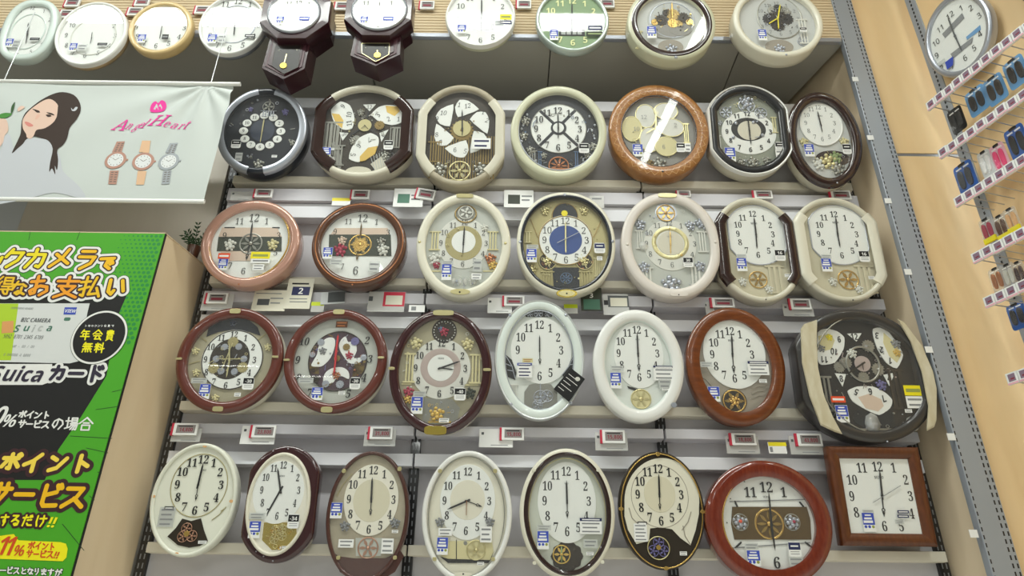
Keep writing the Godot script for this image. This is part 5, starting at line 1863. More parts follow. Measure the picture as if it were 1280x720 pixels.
	txt("10","s",20.9,-94,9.7,70.5,0,0.85)
	txt("2","s",20.9,74.8,31,70.5,0,0.85)
	txt("6","s",20.9,17.8,-76.2,70.5,0,0.85)
	part("numerals",M.greyprint)
	hands(-11.6,16.2,72,53.7,-124,92.7,3.3,M.palegold)
	works(0.3,-15.9,150.9,125.8,8,62.6,[M.palegold,M.pewter],0.6)
	column(119.8,-5.5,23.8,94.5,3,63)
	part("column",M.palegold)
	posy(-3.5,-154.6,64,36.4,41.8)
	part("figurine",M.pewter)
	posy(-43.9,-153.1,64,21.9,25.1)
	part("figurine",M.bronzegold)
	rib([-53.4,-168.4,54.6,-166.9],6.4,61.5,63.2)
	part("stage",M.pewter)
	disc(2.8,-201.9,5,4,83,85.2)
	part("lens",M.ink)
	promo(-95.4,-99.3,79.3,43.3,59.4)
	melody(87.7,-83.5,79.3,37.9,45.2,"")
	slip(118.4,-83.1,79.3,23.5,41.1,"label",M.paper,M.greyprint,2)

func clock_black_barrel() -> void:
	thing("wall_clock","barrel-shaped black clock with thin white rim, bold numerals and silver scrollwork above the dial","clock",Vector3(1.0093,3.4378,0.0642),9,0)
	band(0,0,173.2,218.4,[9,0,2.5,5,0.8,31,0.8,62],-1.12)
	loft(outline(-1.12,164.2,209.4),Vector2(0,0),prof([0,1,0,2]),true,true)
	part("case",M.cream)
	band(0,0,173.2,218.4,[0,61,0,75,1.5,80,14.4,84,29.5,83.2,40.4,80,41,77,41,62],-1.12)
	part("bezel",M.black)
	loft(outline(-1.12,133.2,178.4),Vector2(0,0),prof([0,58,0,61]),true,true)
	part("back_plate",M.sage)
	loft(outline(-1.12,132.7,177.9),Vector2(0,0),prof([0,78.8,.2,79]),true,true)
	part("glass",M.glass)
	band(0,0,173.2,218.4,[-0.6,61,-0.6,76,0.9,81,2.9,85,6.6,84.2,9.8,81,9.7,78,9.7,74],-1.12)
	part("outer_rim",M.white)
	disc(1.8,-7.8,117.3,104.5,61,63.2)
	part("dial",M.dial)
	disc(1.8,8.2,74.8,56.6,61.6,63.8)
	part("inner_dial",M.ink)
	disc(4.2,2,50.4,46.7,62.2,64.4)
	part("centre_disc",M.cream)
	nums(1.3,-4,93.8,87.3,22.7,64.8,"A",0.85)
	part("numerals",M.ink)
	hands(3.5,-1.5,67,66.7,179.1,67.6,-0.9,M.ink)
	rosette(4.3,125,36.5,64,5)
	part("scroll",M.silver)
	posy(6,144.2,64,38.3,43.3)
	part("ornament",M.silver)
	rosette(-89.5,89.9,27.3,64,6)
	part("scroll",M.silver)
	rosette(62.9,89.9,27.3,64,6)
	part("scroll",M.silver)
	rosette(-120.5,37,12.8,64,5)
	part("scroll",M.silver)
	ball(-49.8,35.9,64,8.2,9.3,4.9)
	part("bead",M.silver)
	ball(26,41.1,64,8.2,9.3,4.9)
	part("bead",M.silver)
	ball(-66.8,-32.6,64,8.2,9.3,4.9)
	part("bead",M.silver)
	ball(59.4,-20.6,64,8.2,9.3,4.9)
	part("bead",M.silver)
	works(9.8,129.3,88.2,37.2,9,62.6,[M.silver,M.palegold])
	works(6.8,-147.1,72.2,27.7,9,62.6,[M.silver,M.softwhite])
	works(2.8,8.1,68.8,51.9,5,63.5,[M.silver],0.5)
	posy(6,-150.5,64,31,35)
	part("figurine",M.pewter)
	posy(-43.6,-151.1,64,23.7,26.8)
	part("figurine",M.pewter)
	posy(65.7,-139.6,64,21.9,24.7)
	part("figurine",M.pewter)
	rib([-49.2,-170.2,68,-168.6],5.5,61.5,63.2)
	part("stage",M.pewter)
	column(115.3,30.6,20.2,73,2,63)
	part("column",M.softyellow)
	column(-130.3,-55.4,18.2,61.5,2,63)
	part("column",M.softwhite)
	promo(-92.8,-122.8,79.3,45,66.4)
	melody(124.7,-81.5,79.3,47,40.6,"")
	slip(120.9,-116.9,79.3,41.4,40.3,"label",M.paper,M.greyprint,2)

func clock_brown_oval_moon() -> void:
	thing("wall_clock","oval dark brown clock with grey-numbered white dial, nearest the beige side panel","clock",Vector3(1.3253,3.395,0.0657),9,0)
	band(0,0,158.3,228.1,[9,0,2.5,5,0.8,28,0.8,56],2)
	loft(outline(2,149.3,219.1),Vector2(0,0),prof([0,1,0,2]),true,true)
	part("case",M.cream)
	band(0,0,158.3,228.1,[0,55,0,69,1.5,74,14.6,78,30,77.2,41.1,74,41.7,71,41.7,58],2)
	part("bezel",M.darkwood)
	loft(outline(2,117.6,187.3),Vector2(0,0),prof([0,54,0,57]),true,true)
	part("back_plate",M.palegrey)
	loft(outline(2,117.1,186.8),Vector2(0,0),prof([0,72.8,.2,73]),true,true)
	part("glass",M.glass)
	disc(1.1,75.5,92.8,103.2,57,61)
	part("dial",M.dial)
	ring(-0.4,73.7,92.7,103.1,5.4,61,63,2)
	part("dial_rim",M.white)
	nums(-4.5,81.6,62,77.9,20.4,61.6,"s",0.85)
	part("numerals",M.greyink)
	hands(-4.3,73.9,64,40.4,175.5,66.1,-5.7,M.ink)
	txt("SEIKO","a",7.1,-0.8,116.1,61.6,0,0.85)
	part("maker_mark",M.greyink)
	posy(9,-101.3,60,41.7,47)
	part("flower_ornament",M.palegold)
	posy(44.9,-135.8,60,36.3,40.8)
	part("flower_ornament",M.pewter)
	posy(-33.1,-113.9,60,32.7,36.8)
	part("flower_ornament",M.softwhite)
	posy(43.2,-80.7,60,30.8,34.7)
	part("flower_ornament",M.leafgreen)
	posy(88.9,-9.1,60,25.4,28.6)
	part("flower_ornament",M.softyellow)
	posy(-84.1,-11.4,60,23.6,26.6)
	part("flower_ornament",M.softyellow)
	works(21.9,-110.1,81.2,50.2,10,58.6,[M.silver,M.softwhite,M.palegold])
	disc(29.9,-87,72.3,37.8,56.6,58.6)
	part("recess",M.darkwood)
	promo(-72.4,-57.2,73.3,41.5,58.6)
	melody(88.1,-49,73.3,37.9,48.6,"")
	ball(23.9,-210.5,77.5,4.5,4.5,2.4)
	part("clip",M.silver)

func clock_rose() -> void:
	thing("wall_clock","round clock with glossy rose-pink case and dark picture window across its cream dial","clock",Vector3(-1.0324,2.8544,0.0464),5,0)
	band(0,0,193.2,187.6,[9,0,2.5,5,0.8,29,0.8,58],2)
	loft(outline(2,184.2,178.6),Vector2(0,0),prof([0,1,0,2]),true,true)
	part("case",M.rose)
	band(0,0,193.2,187.6,[0,57,0,71,1.5,76,12.7,80,26.1,79.2,35.7,76,36.3,73,36.3,60],2)
	part("bezel",M.rose)
	loft(outline(2,157.9,152.3),Vector2(0,0),prof([0,56,0,59]),true,true)
	part("dial",M.dial)
	loft(outline(2,157.4,151.8),Vector2(0,0),prof([0,74.8,.2,75]),true,true)
	part("glass",M.glass)
	ring(-5.5,5.5,158.4,164.1,6.3,72,77,2)
	part("inner_rim",M.gold)
	pol([-135,28.8,115.2,32.2,122.2,-29.8,-131.5,-33.2],59.5,61.2)
	part("window",M.forest)
	pol([-127.7,69.8,92,72.8,115.1,33,-135.1,29.6],59.5,60.8)
	part("picture_band",M.blush)
	pol([-117.6,-33,1.2,-31.4,7.5,-72.6,-93.3,-74],59.5,60.8)
	part("picture_band",M.blush)
	rosette(-3,0.8,46.1,62,8)
	part("wheel",M.pewter)
	posy(-82.7,-5.7,62,29.3,32.3)
	part("flower_ornament",M.softwhite)
	posy(85.3,-1.9,62,27.9,30.8)
	part("flower_ornament",M.softyellow)
	txt("12","s",33.9,-6.2,115.2,61.6,0,0.85)
	part("numerals",M.ink)
	txt("11","s",27.7,-62.2,99.2,61.6,0,0.85)
	txt("1","s",27.7,45.9,100.7,61.6,0,0.85)
	txt("7","s",27.7,-69.6,-95.6,61.6,0,0.85)
	txt("6","s",27.7,-14.2,-117.4,61.6,0,0.85)
	txt("9","s",27.7,-112,34.6,61.6,0,0.85)
	txt("3","s",27.7,102.3,37.5,61.6,0,0.85)
	txt("5","s",27.7,100.3,-35.4,61.6,0,0.85)
	part("numerals",M.ink)
	rib([-117.1,69.9,-78.1,70.5],4.9,59.5,61.2)
	part("scroll",M.ink)
	rib([74.2,72.5,99.1,72.9],4.9,59.5,61.2)
	part("scroll",M.ink)
	hands(-6.1,-3.6,63,69.1,-177.8,102.1,-1.5,M.ink,1)
	slip(-93.1,-60.2,75.3,45.7,24.3,"red_label",M.redorange,M.paper,1)
	promo(-91.3,-95.7,75.3,37.2,49.5)
	slip(48.5,-56,75.3,74.8,30.4,"sale_label",M.yellow,M.olive,1)
	slip(51.9,-78.8,75.3,74.6,19.6,"sale_label",M.paper,M.greyprint,1)
	slip(47.6,-105.9,75.3,44,25.5,"label",M.paper,M.greyprint,2)
	ball(-15.4,-179.4,79.5,3.5,3.5,2.4)
	part("clip",M.copper)

func clock_brown_copper() -> void:
	thing("wall_clock","round dark brown clock with copper rims and crimson flowers beside a gold gear","clock",Vector3(-0.6046,2.8536,0.046),5,0)
	band(0,0,185.7,184,[9,0,2.5,5,0.8,29,0.8,58],2)
	loft(outline(2,176.7,175),Vector2(0,0),prof([0,1,0,2]),true,true)
	part("case",M.brown)
	band(0,0,185.7,184,[0,57,0,71,1.5,76,12.2,80,25.1,79.2,34.3,76,34.9,73,34.9,60],2)
	part("bezel",M.brown)
	loft(outline(2,151.8,150.1),Vector2(0,0),prof([0,56,0,59]),true,true)
	part("dial",M.dial)
	loft(outline(2,151.3,149.6),Vector2(0,0),prof([0,74.8,.2,75]),true,true)
	part("glass",M.glass)
	ring(1.3,3.8,174.6,172.6,5.6,77,80.5,2)
	part("outer_rim",M.copper)
	ring(-2.5,5.4,165.1,166.7,6.3,73,78,2)
	part("inner_rim",M.gold)
	pol([-125.4,45.9,119.2,49.2,129.1,-43.7,-118,-47],59.5,61.2)
	part("window",M.forest)
	pol([-105.2,75.3,104.2,78.2,113.5,49.1,-119.8,46],59.5,60.8)
	part("picture_band",M.blush)
	rosette(1.5,2.2,46.1,62,6)
	part("wheel",M.gold)
	works(1.4,0.7,31.6,38.7,6,60.6,[M.gold,M.palegold])
	gear(2,1.3,30.7,16,63,65)
	part("gear",M.gold)
	posy(-73.5,-20.5,62,32.1,35.4)
	part("flower_ornament",M.crimson)
	posy(-70.6,19.9,62,22.3,24.6)
	part("flower_ornament",M.blush)
	posy(94.5,-18.2,62,29.3,32.3)
	part("flower_ornament",M.softwhite)
	posy(84.7,16.5,62,22.3,24.6)
	part("flower_ornament",M.pewter)
	txt("12","s",33.9,1.1,120.5,61.6,0,0.85)
	part("numerals",M.ink)
	txt("11","s",24.6,-54.5,104.6,61.6,0,0.85)
	txt("1","s",24.6,58.2,104.5,61.6,0,0.85)
	txt("7","s",24.6,-59.3,-91.8,61.6,0,0.85)
	txt("9","s",24.6,-103.1,58.8,61.6,0,0.85)
	txt("3","s",24.6,108.1,58.5,61.6,0,0.85)
	part("numerals",M.ink)
	txt("6","s",35.4,-5.6,-108.4,61.6,0,0.85)
	part("numerals",M.ink)
	hands(-0.4,1.7,63,69.3,-176.1,99.7,0,M.darkgold,1)
	promo(-118.4,-40.9,75.3,37.5,48.8)
	slip(-81.6,-79.9,75.3,48.4,22.6,"clear_label",M.clear,M.greyprint,2)
	slip(68.6,-96.7,75.3,42.8,43.5,"label",M.clear,M.greyprint,2)
	ball(-7.6,-174.9,79.5,3.5,3.5,2.4)
	part("clip",M.copper)

func clock_cream_columns() -> void:
	thing("wall_clock","oval cream clock, gold plaque at its foot, ring dial between two small columns","clock",Vector3(-0.1929,2.8594,0.0497),5,0)
	band(0,0,185.9,226,[9,0,2.5,5,0.8,26,0.8,52],2)
	loft(outline(2,176.9,217),Vector2(0,0),prof([0,1,0,2]),true,true)
	part("case",M.ivory)
	band(0,0,185.9,226,[0,51,0,65,1.5,70,12.2,74,25.2,73.2,34.4,70,35,67,35,54],2)
	part("bezel",M.ivory)
	loft(outline(2,151.9,192),Vector2(0,0),prof([0,50,0,53]),true,true)
	part("back_plate",M.mist)
	loft(outline(2,151.4,191.5),Vector2(0,0),prof([0,68.8,.2,69]),true,true)
	part("glass",M.glass)
	disc(-3.3,12.5,102.3,111.3,53,55.2)
	part("dial",M.softwhite)
	disc(-1.8,11.1,73.3,75.5,54,56.2)
	part("inner_dial",M.oldgold)
	disc(-1.6,16.8,47.6,48.7,55,57.2)
	part("centre_disc",M.dial)
	nums(-1.3,10.1,89.6,91,23.1,57.6,"s",0.85)
	part("numerals",M.ink)
	hands(-1.6,10.2,58.7,49.4,-178.9,73,1.2,M.ink)
	ring(2.7,140,45.2,41.1,6.3,56,59,2)
	part("arch",M.bronzegold)
	disc(2.3,148.3,37.4,38.1,53,55.2)
	part("medallion",M.pewter)
	rosette(2.6,146,30.8,58,5)
	part("medallion_star",M.softwhite)
	column(-115.1,19.2,33.9,78,3,55)
	part("column",M.softyellow)
	column(115,22.3,33.9,78,3,55)
	part("column",M.softyellow)
	posy(-112.3,-58.6,56,29.4,32.4)
	part("flower_ornament",M.softwhite)
	posy(-104,-85.2,56,18.2,20)
	part("flower_ornament",M.crimson)
	posy(107.6,-55.7,56,28,30.8)
	part("flower_ornament",M.copper)
	posy(115.2,-82.3,56,23.8,26.2)
	part("flower_ornament",M.foilgold)
	posy(79.6,80.1,56,18.2,20)
	part("flower_ornament",M.softwhite)
	rib([-127.1,-111.1,-85.5,-110.5],5.6,53.5,55.2)
	part("ledge",M.softyellow)
	rib([81,-108.3,126.1,-107.7],5.6,53.5,55.2)
	part("ledge",M.softyellow)
	works(6.3,-152.5,51.7,24.2,8,54.6,[M.silver,M.softwhite])
	works(3.4,-71.6,142.9,30.4,6,54.6,[M.softwhite,M.palegold],0.8)
	works(-1.7,10.6,70.5,72.3,5,56,[M.palegold],0.75)
	ball(-34.8,-155.6,56,8.4,15.4,5)
	part("crystal_bead",M.crystal)
	ball(-10.7,-155.3,56,8.4,15.4,5)
	part("crystal_bead",M.crystal)
	ball(10,-155,56,8.4,15.4,5)
	part("crystal_bead",M.crystal)
	ball(30.6,-154.7,56,8.4,15.4,5)
	part("crystal_bead",M.crystal)
	ball(47.9,-154.5,56,8.4,15.4,5)
	part("crystal_bead",M.crystal)
	disc(-2.4,213,34.5,9,74,77.2,4)
	part("plaque",M.palegold)
	disc(-5.5,-203.9,38.1,11.7,74,77.2)
	part("key_plaque",M.palegold)
	disc(-6.6,-206.2,3.5,3.5,74,78)
	part("keyhole",M.ink)
	ball(-173.3,5,73.5,6.3,6.3,2.4)
	part("clip",M.palegold)
	ball(164.8,4.2,73.5,6.3,6.3,2.4)
	part("clip",M.palegold)
	promo(-61.5,-120.3,69.3,38.6,67.3)
	slip(-59.8,-82,69.3,44.3,16.6,"clear_label",M.clear,M.greyprint,2)
	slip(56.9,-91,69.3,33.2,52.7,"label",M.clear,M.greyprint,2)
	slip(54.8,-137.5,69.3,38.5,25.3,"label",M.paper,M.greyprint,2)

func clock_navy_gold() -> void:
	thing("wall_clock","round cream clock with navy inner band and blue dial centre on gold panels","clock",Vector3(0.2115,2.8734,0.0495),5,0)
	band(0,0,194.7,223.9,[9,0,2.5,5,0.8,27,0.8,54],2.1)
	loft(outline(2.1,185.7,214.9),Vector2(0,0),prof([0,1,0,2]),true,true)
	part("case",M.ivory)
	band(0,0,194.7,223.9,[0,53,0,67,1.5,72,8.3,76,17.2,75.2,23.3,72,23.9,69,23.9,54],2.1)
	part("bezel",M.ivory)
	loft(outline(2.1,171.9,201),Vector2(0,0),prof([0,50,0,53]),true,true)
	part("back_plate",M.oldgold)
	loft(outline(2.1,171.4,200.5),Vector2(0,0),prof([0,70.8,.2,71]),true,true)
	part("glass",M.glass)
	band(0,0,194.7,223.9,[11,53,11,68.5,12.5,73.5,15.9,77.5,21.1,76.7,26,73.5,25.5,70.5,25.5,54],2.1)
	part("inner_band",M.navy)
	disc(-0.4,16.8,108.7,109.2,53,57)
	part("dial",M.dial)
	ring(-0.7,15.3,108.5,109,4.2,57,59,2)
	part("dial_rim",M.bronzegold)
	disc(-0.3,15.6,65.1,64.1,55.6,57.8)
	part("centre_disc",M.royalblue)
	nums(-0.9,15.1,84.1,85.9,29.4,58,"s",0.85)
	part("numerals",M.ink)
	hands(-1.2,16.6,60,62,179.7,82.2,1,M.palegold)
	rib([-34.1,0.7,55.1,48.8],1.4,62.5,64.2)
	part("second_hand",M.softwhite)
	disc(-1,122.9,53.9,62.4,52.7,54.9)
	part("arch_window",M.nightblue)
	ring(-1.1,122.8,53.9,62.4,4.2,54,56,2)
	part("arch",M.bronzegold)
	disc(-3.3,134.3,12.9,13.2,57,59.2)
	part("bell",M.yellow)
	disc(-73,-76.3,36.4,36,52.8,55)
	part("side_disc",M.bronze)
	ring(-73,-76.8,36.3,38.1,4.9,55,57,2)
	part("disc_rim",M.oldgold)
	disc(71.8,-74.4,36.4,36,52.8,55)
	part("side_disc",M.bronze)
	ring(71.7,-74.9,36.4,38.2,4.9,55,57,2)
	part("disc_rim",M.oldgold)
	pol([-54.4,-102.9,50.1,-101.6,50.1,-187.7,-49.8,-189],53.5,55.5)
	part("window",M.nightblue)
	rosette(-1,-148.2,23.9,56,8)
	part("pendulum",M.bluesteel)
	works(-1.7,5.3,144.8,175.4,10,54.6,[M.palegold,M.oldgold],0.78)
	works(-71.3,-76.7,33.2,34.3,5,54.6,[M.palegold,M.copper])
	works(72,-74.8,33.2,34.3,5,54.6,[M.palegold,M.copper])
	column(-73.6,-156.1,41.5,67.2,4,55)
	part("column",M.oldgold)
	column(75,-154.1,41.5,67.2,4,55)
	part("column",M.oldgold)
	column(-150.2,26.4,21.3,47.1,2,55)
	part("column",M.softyellow)
	column(121.8,-100.8,20.9,75.8,3,55)
	part("column",M.softyellow)
	rib([-139.6,106.3,-111.2,27.4],3.5,53.5,55.2)
	part("scroll",M.bronzegold)
	rib([143.2,102.2,112.2,30.4],3.5,53.5,55.2)
	part("scroll",M.bronzegold)
	posy(-82.2,146.3,56,22.5,24.8)
	part("ornament",M.palegold)
	posy(76.3,148.5,56,22.5,24.8)
	part("ornament",M.palegold)
	posy(-132.4,-112.4,56,22.5,24.8)
	part("ornament",M.palegold)
	posy(-73.1,-77.5,56,22.5,24.8)
	part("ornament",M.palegold)
	posy(71.5,-75.5,56,22.5,24.8)
	part("ornament",M.palegold)
	disc(-1.9,-220,40.1,16.8,76,79.2)
	part("key_plaque",M.brass)
	disc(-2,-220.6,31.3,12.4,77.4,80.6)
	part("key_plaque",M.palegold)
	disc(-2.2,-221.2,3.5,3.5,76,81.4)
	part("keyhole",M.ink)
	ball(-180.8,-3.8,75.5,7.7,7.7,2.4)
	part("clip",M.silver)
	ball(182.4,3.4,75.5,7.7,7.7,2.4)
	part("clip",M.silver)
	ball(-2,209.5,75.5,7.7,7.7,2.4)
	part("clip",M.silver)
	promo(-136.4,-59.8,71.3,40.4,58)
	slip(-133,-21.6,71.3,46.2,17,"clear_label",M.clear,M.greyprint,2)
	melody(131.5,-24.1,71.3,43.4,44.7,"",M.navyprint)
	slip(130,-68.6,71.3,20.9,16.7,"label",M.paper,M.greyprint,2)

func clock_white_gold_ring() -> void:
	thing("wall_clock","oval pinkish-white clock with golden ring in its pale dial and silver medal above it","clock",Vector3(0.6264,2.8714,0.0501),5,0)
	band(0,0,195.7,230.5,[9,0,2.5,5,0.8,26,0.8,52],2.05)
	loft(outline(2.05,186.7,221.5),Vector2(0,0),prof([0,1,0,2]),true,true)
	part("case",M.blushwhite)
	band(0,0,195.7,230.5,[0,51,0,65,1.5,70,13.9,74,28.6,73.2,39.1,70,39.7,67,39.7,54],2.05)
	part("bezel",M.blushwhite)
	loft(outline(2.05,157,191.7),Vector2(0,0),prof([0,50,0,53]),true,true)
	part("back_plate",M.mist)
	loft(outline(2.05,156.5,191.2),Vector2(0,0),prof([0,68.8,.2,69]),true,true)
	part("glass",M.glass)
	disc(-1,2.4,103.5,110.7,53,55.2)
	part("dial",M.softwhite)
	ring(0.3,10.6,74,72.5,17.3,55,57,2)
	part("gold_ring",M.palegold)
	works(0.2,10.2,67.9,65.8,7,55.5,[M.gold,M.palegold],0.84)
	disc(1.1,8.8,51.3,51.8,54,56.2)
	part("centre_disc",M.cream)
	nums(0.8,7.3,95.4,91.9,22.8,56.6,"s",0.85)
	part("numerals",M.greyink)
	hands(0.2,5.2,57.7,45.8,-176.9,57,2.5,M.gold)
	txt("SEIKO","a",6.7,-0.6,38.5,56.6,0,0.85)
	part("maker_mark",M.greyink)
	disc(-7.2,145.9,44.3,45.2,53,55.2)
	part("medallion",M.silver)
	rosette(-8.2,143.5,38,58,6)
	part("medallion_star",M.gold)
	works(13.1,-13.5,151.8,181.2,12,54.6,[M.silver,M.softwhite],0.72)
	posy(-115.2,90.7,56,29.4,32.4)
	part("ornament",M.silver)
	posy(131.6,99,56,29.4,32.4)
	part("ornament",M.silver)
	posy(86.7,88.6,56,25.9,28.6)
	part("ornament",M.silver)
	posy(-108.8,-95.6,56,27.7,30.5)
	part("ornament",M.silver)
	posy(110.4,-88,56,25.9,28.6)
	part("ornament",M.silver)
	column(-120.7,23.3,26.2,77.1,3,55)
	part("column",M.softwhite)
	column(128.8,17.1,31.4,86.6,3,55)
	part("column",M.softwhite)
	column(-102.3,-132,42.7,64.7,3,55)
	part("column",M.softwhite)
	column(89.8,-129.4,42.7,74,3,55)
	part("column",M.softwhite)
	ball(-107.8,-5.9,56,19,20.9,9)
	part("crystal_bead",M.crystal)
	posy(-7.2,-169.9,56,48.4,53.3)
	part("flower_ornament",M.silver)
	disc(-0.6,214.4,37.3,9.1,74,77.2,4)
	part("plaque",M.palegold)
	disc(12.7,-215.9,33.5,7.2,74,77.2,4)
	part("key_plaque",M.blushwhite)
	disc(11.3,-217.6,2.5,2.5,74,78)
	part("keyhole",M.ink)
	ball(-174.1,-6,73.5,6.9,6.9,2.4)
	part("clip",M.blushwhite)
	ball(174.6,8.3,73.5,6.9,6.9,2.4)
	part("clip",M.blushwhite)
	melody(60.8,-77.6,69.3,39.4,43,"30")

func clock_barrel_brown() -> void:
	thing("wall_clock","barrel-shaped white clock with flat dark brown side panels, gold pendulum under its tall white dial","clock",Vector3(0.9662,2.8582,0.0499),5,0)
	band(0,0,156,227.8,[9,0,2.5,5,0.8,24,0.8,48],-1.16)
	loft(outline(-1.16,147,218.8),Vector2(0,0),prof([0,1,0,2]),true,true)
	part("case",M.cream)
	band(0,0,156,227.8,[0,47,0,61,1.5,66,7.9,70,16.2,69.2,21.9,66,22.5,63,22.5,50],-1.16)
	part("bezel",M.cream)
	loft(outline(-1.16,134.5,206.3),Vector2(0,0),prof([0,46,0,49]),true,true)
	part("back_plate",M.fawn)
	loft(outline(-1.16,134,205.8),Vector2(0,0),prof([0,64.8,.2,65]),true,true)
	part("glass",M.glass)
	band(0,0,156,227.8,[-1.8,47,-1.8,64,-0.3,69,12.1,73,26.8,72.2,40.3,69,38.8,66,38.8,64],-1.16,-44,44)
	part("side_panel",M.darkwood)
	band(0,0,156,227.8,[-1.8,47,-1.8,64,-0.3,69,12.1,73,26.8,72.2,40.3,69,38.8,66,38.8,64],-1.16,136,224)
	part("side_panel",M.darkwood)
	disc(11.3,67.4,114.9,134.2,49,53,-1.12)
	part("dial",M.dial)
	ring(10.5,66.4,114.8,134.1,5.2,52,54,-1.12)
	part("dial_rim",M.silver)
	txt("12","S",26.6,2.8,159.3,53.6,0,0.75)
	txt("11","S",26.6,-39.1,140.9,53.6,0,0.75)
	txt("1","S",26.6,44.7,140,53.6,0,0.75)
	txt("10","S",26.6,-61.2,109,53.6,0,0.75)
	txt("2","S",26.6,68.1,108.8,53.6,0,0.75)
	txt("9","S",26.6,-65.6,69,53.6,0,0.75)
	txt("3","S",26.6,74.3,67.9,53.6,0,0.75)
	txt("8","S",26.6,-61,31.3,53.6,0,0.75)
	txt("4","S",26.6,68.4,29.2,53.6,0,0.75)
	txt("7","S",26.6,-38.9,-3.8,53.6,0,0.75)
	txt("5","S",26.6,48.5,-4.5,53.6,0,0.75)
	txt("6","S",26.6,4.7,-23.1,53.6,0,0.75)
	part("numerals",M.ink)
	hands(5.6,63.9,56,62.6,-177.1,82.3,0.7,M.ink)
	txt("SEIKO","A",7.6,3.9,115.8,53.6,0,0.85)
	part("maker_mark",M.greyink)
	rosette(-7.5,-128.1,36.3,52,6)
	part("pendulum",M.gold)
	column(61.3,-126.3,59.8,110.7,3,51)
	part("pillar",M.fawn)
	posy(-68.3,-138.1,52,20.7,22.8)
	part("ornament",M.softwhite)
	posy(30,-168.8,52,20.7,22.8)
	part("ornament",M.softwhite)
	promo(-69.2,-70.5,65.3,39.4,56)
	slip(-66.9,-35,65.3,39.6,17,"clear_label",M.clear,M.greyprint,2)
	melody(86.1,-28.2,65.3,41.4,49.1,"16")
	slip(104.4,-114.6,65.3,23.8,12.9,"label",M.paper,M.greyprint,2)
	disc(5.4,-217,2.5,2.5,68,71.5)
	part("keyhole",M.ink)

func clock_barrel_cream() -> void:
	thing("wall_clock","barrel-shaped cream clock with cream side panels, gold pendulum under its tall white dial","clock",Vector3(1.2912,2.8628,0.0499),5,0)
	band(0,0,166.2,228,[9,0,2.5,5,0.8,24,0.8,48],-1.16)
	loft(outline(-1.16,157.2,219),Vector2(0,0),prof([0,1,0,2]),true,true)
	part("case",M.cream)
	band(0,0,166.2,228,[0,47,0,61,1.5,66,7.9,70,16.2,69.2,21.9,66,22.5,63,22.5,50],-1.16)
	part("bezel",M.cream)
	loft(outline(-1.16,144.7,206.5),Vector2(0,0),prof([0,46,0,49]),true,true)
	part("back_plate",M.fawn)
	loft(outline(-1.16,144.2,206),Vector2(0,0),prof([0,64.8,.2,65]),true,true)
	part("glass",M.glass)
	band(0,0,166.2,228,[-1.8,47,-1.8,64,-0.3,69,12.1,73,26.9,72.2,40.4,69,38.9,66,38.9,64],-1.16,-44,44)
	part("side_panel",M.ivory)
	band(0,0,166.2,228,[-1.8,47,-1.8,64,-0.3,69,12.1,73,26.9,72.2,40.4,69,38.9,66,38.9,64],-1.16,136,224)
	part("side_panel",M.ivory)
	disc(13.8,67.5,115,134.4,49,53,-1.12)
	part("dial",M.dial)
	ring(12.7,66.5,115,134.3,5.2,52,54,-1.12)
	part("dial_rim",M.silver)
	txt("12","S",26.6,7.8,157.5,53.6,0,0.75)
	txt("11","S",26.6,-34.5,142,53.6,0,0.75)
	txt("1","S",26.6,50.3,141.2,53.6,0,0.75)
	txt("10","S",26.6,-57.4,108.2,53.6,0,0.75)
	txt("2","S",26.6,73.9,109,53.6,0,0.75)
	txt("9","S",26.6,-67,68,53.6,0,0.75)
	txt("3","S",26.6,85.3,68.1,53.6,0,0.75)
	txt("8","S",26.6,-56.4,29.5,53.6,0,0.75)
	txt("4","S",26.6,76.5,27.4,53.6,0,0.75)
	txt("7","S",26.6,-31.5,-5.6,53.6,0,0.75)
	txt("5","S",26.6,56.3,-4.4,53.6,0,0.75)
	txt("6","S",26.6,11.2,-24.9,53.6,0,0.75)
	part("numerals",M.ink)
	hands(8,67.9,56,61.6,179.7,78.6,2.9,M.ink)
	txt("SEIKO","A",7.6,8.8,119.9,53.6,0,0.85)
	part("maker_mark",M.greyink)
	rosette(19.6,-127.8,41.5,52,6)
	part("pendulum",M.gold)
	column(88.6,-126.1,59.9,110.9,3,51)
	part("pillar",M.fawn)
	posy(-41.7,-137.8,52,20.8,22.8)
	part("ornament",M.softwhite)
	posy(55.1,-168.6,52,20.8,22.8)
	part("ornament",M.softwhite)
	promo(-61.8,-72.3,65.3,39.4,56)
	slip(-57.9,-36.8,65.3,39.6,17,"clear_label",M.clear,M.greyprint,2)
	melody(92.3,-32.8,65.3,41.4,49.1,"16")
	slip(104.2,-123.9,65.3,23.8,12.9,"label",M.paper,M.greyprint,2)
	disc(13.7,-219.7,2.5,2.5,68,71.5)
	part("keyhole",M.ink)

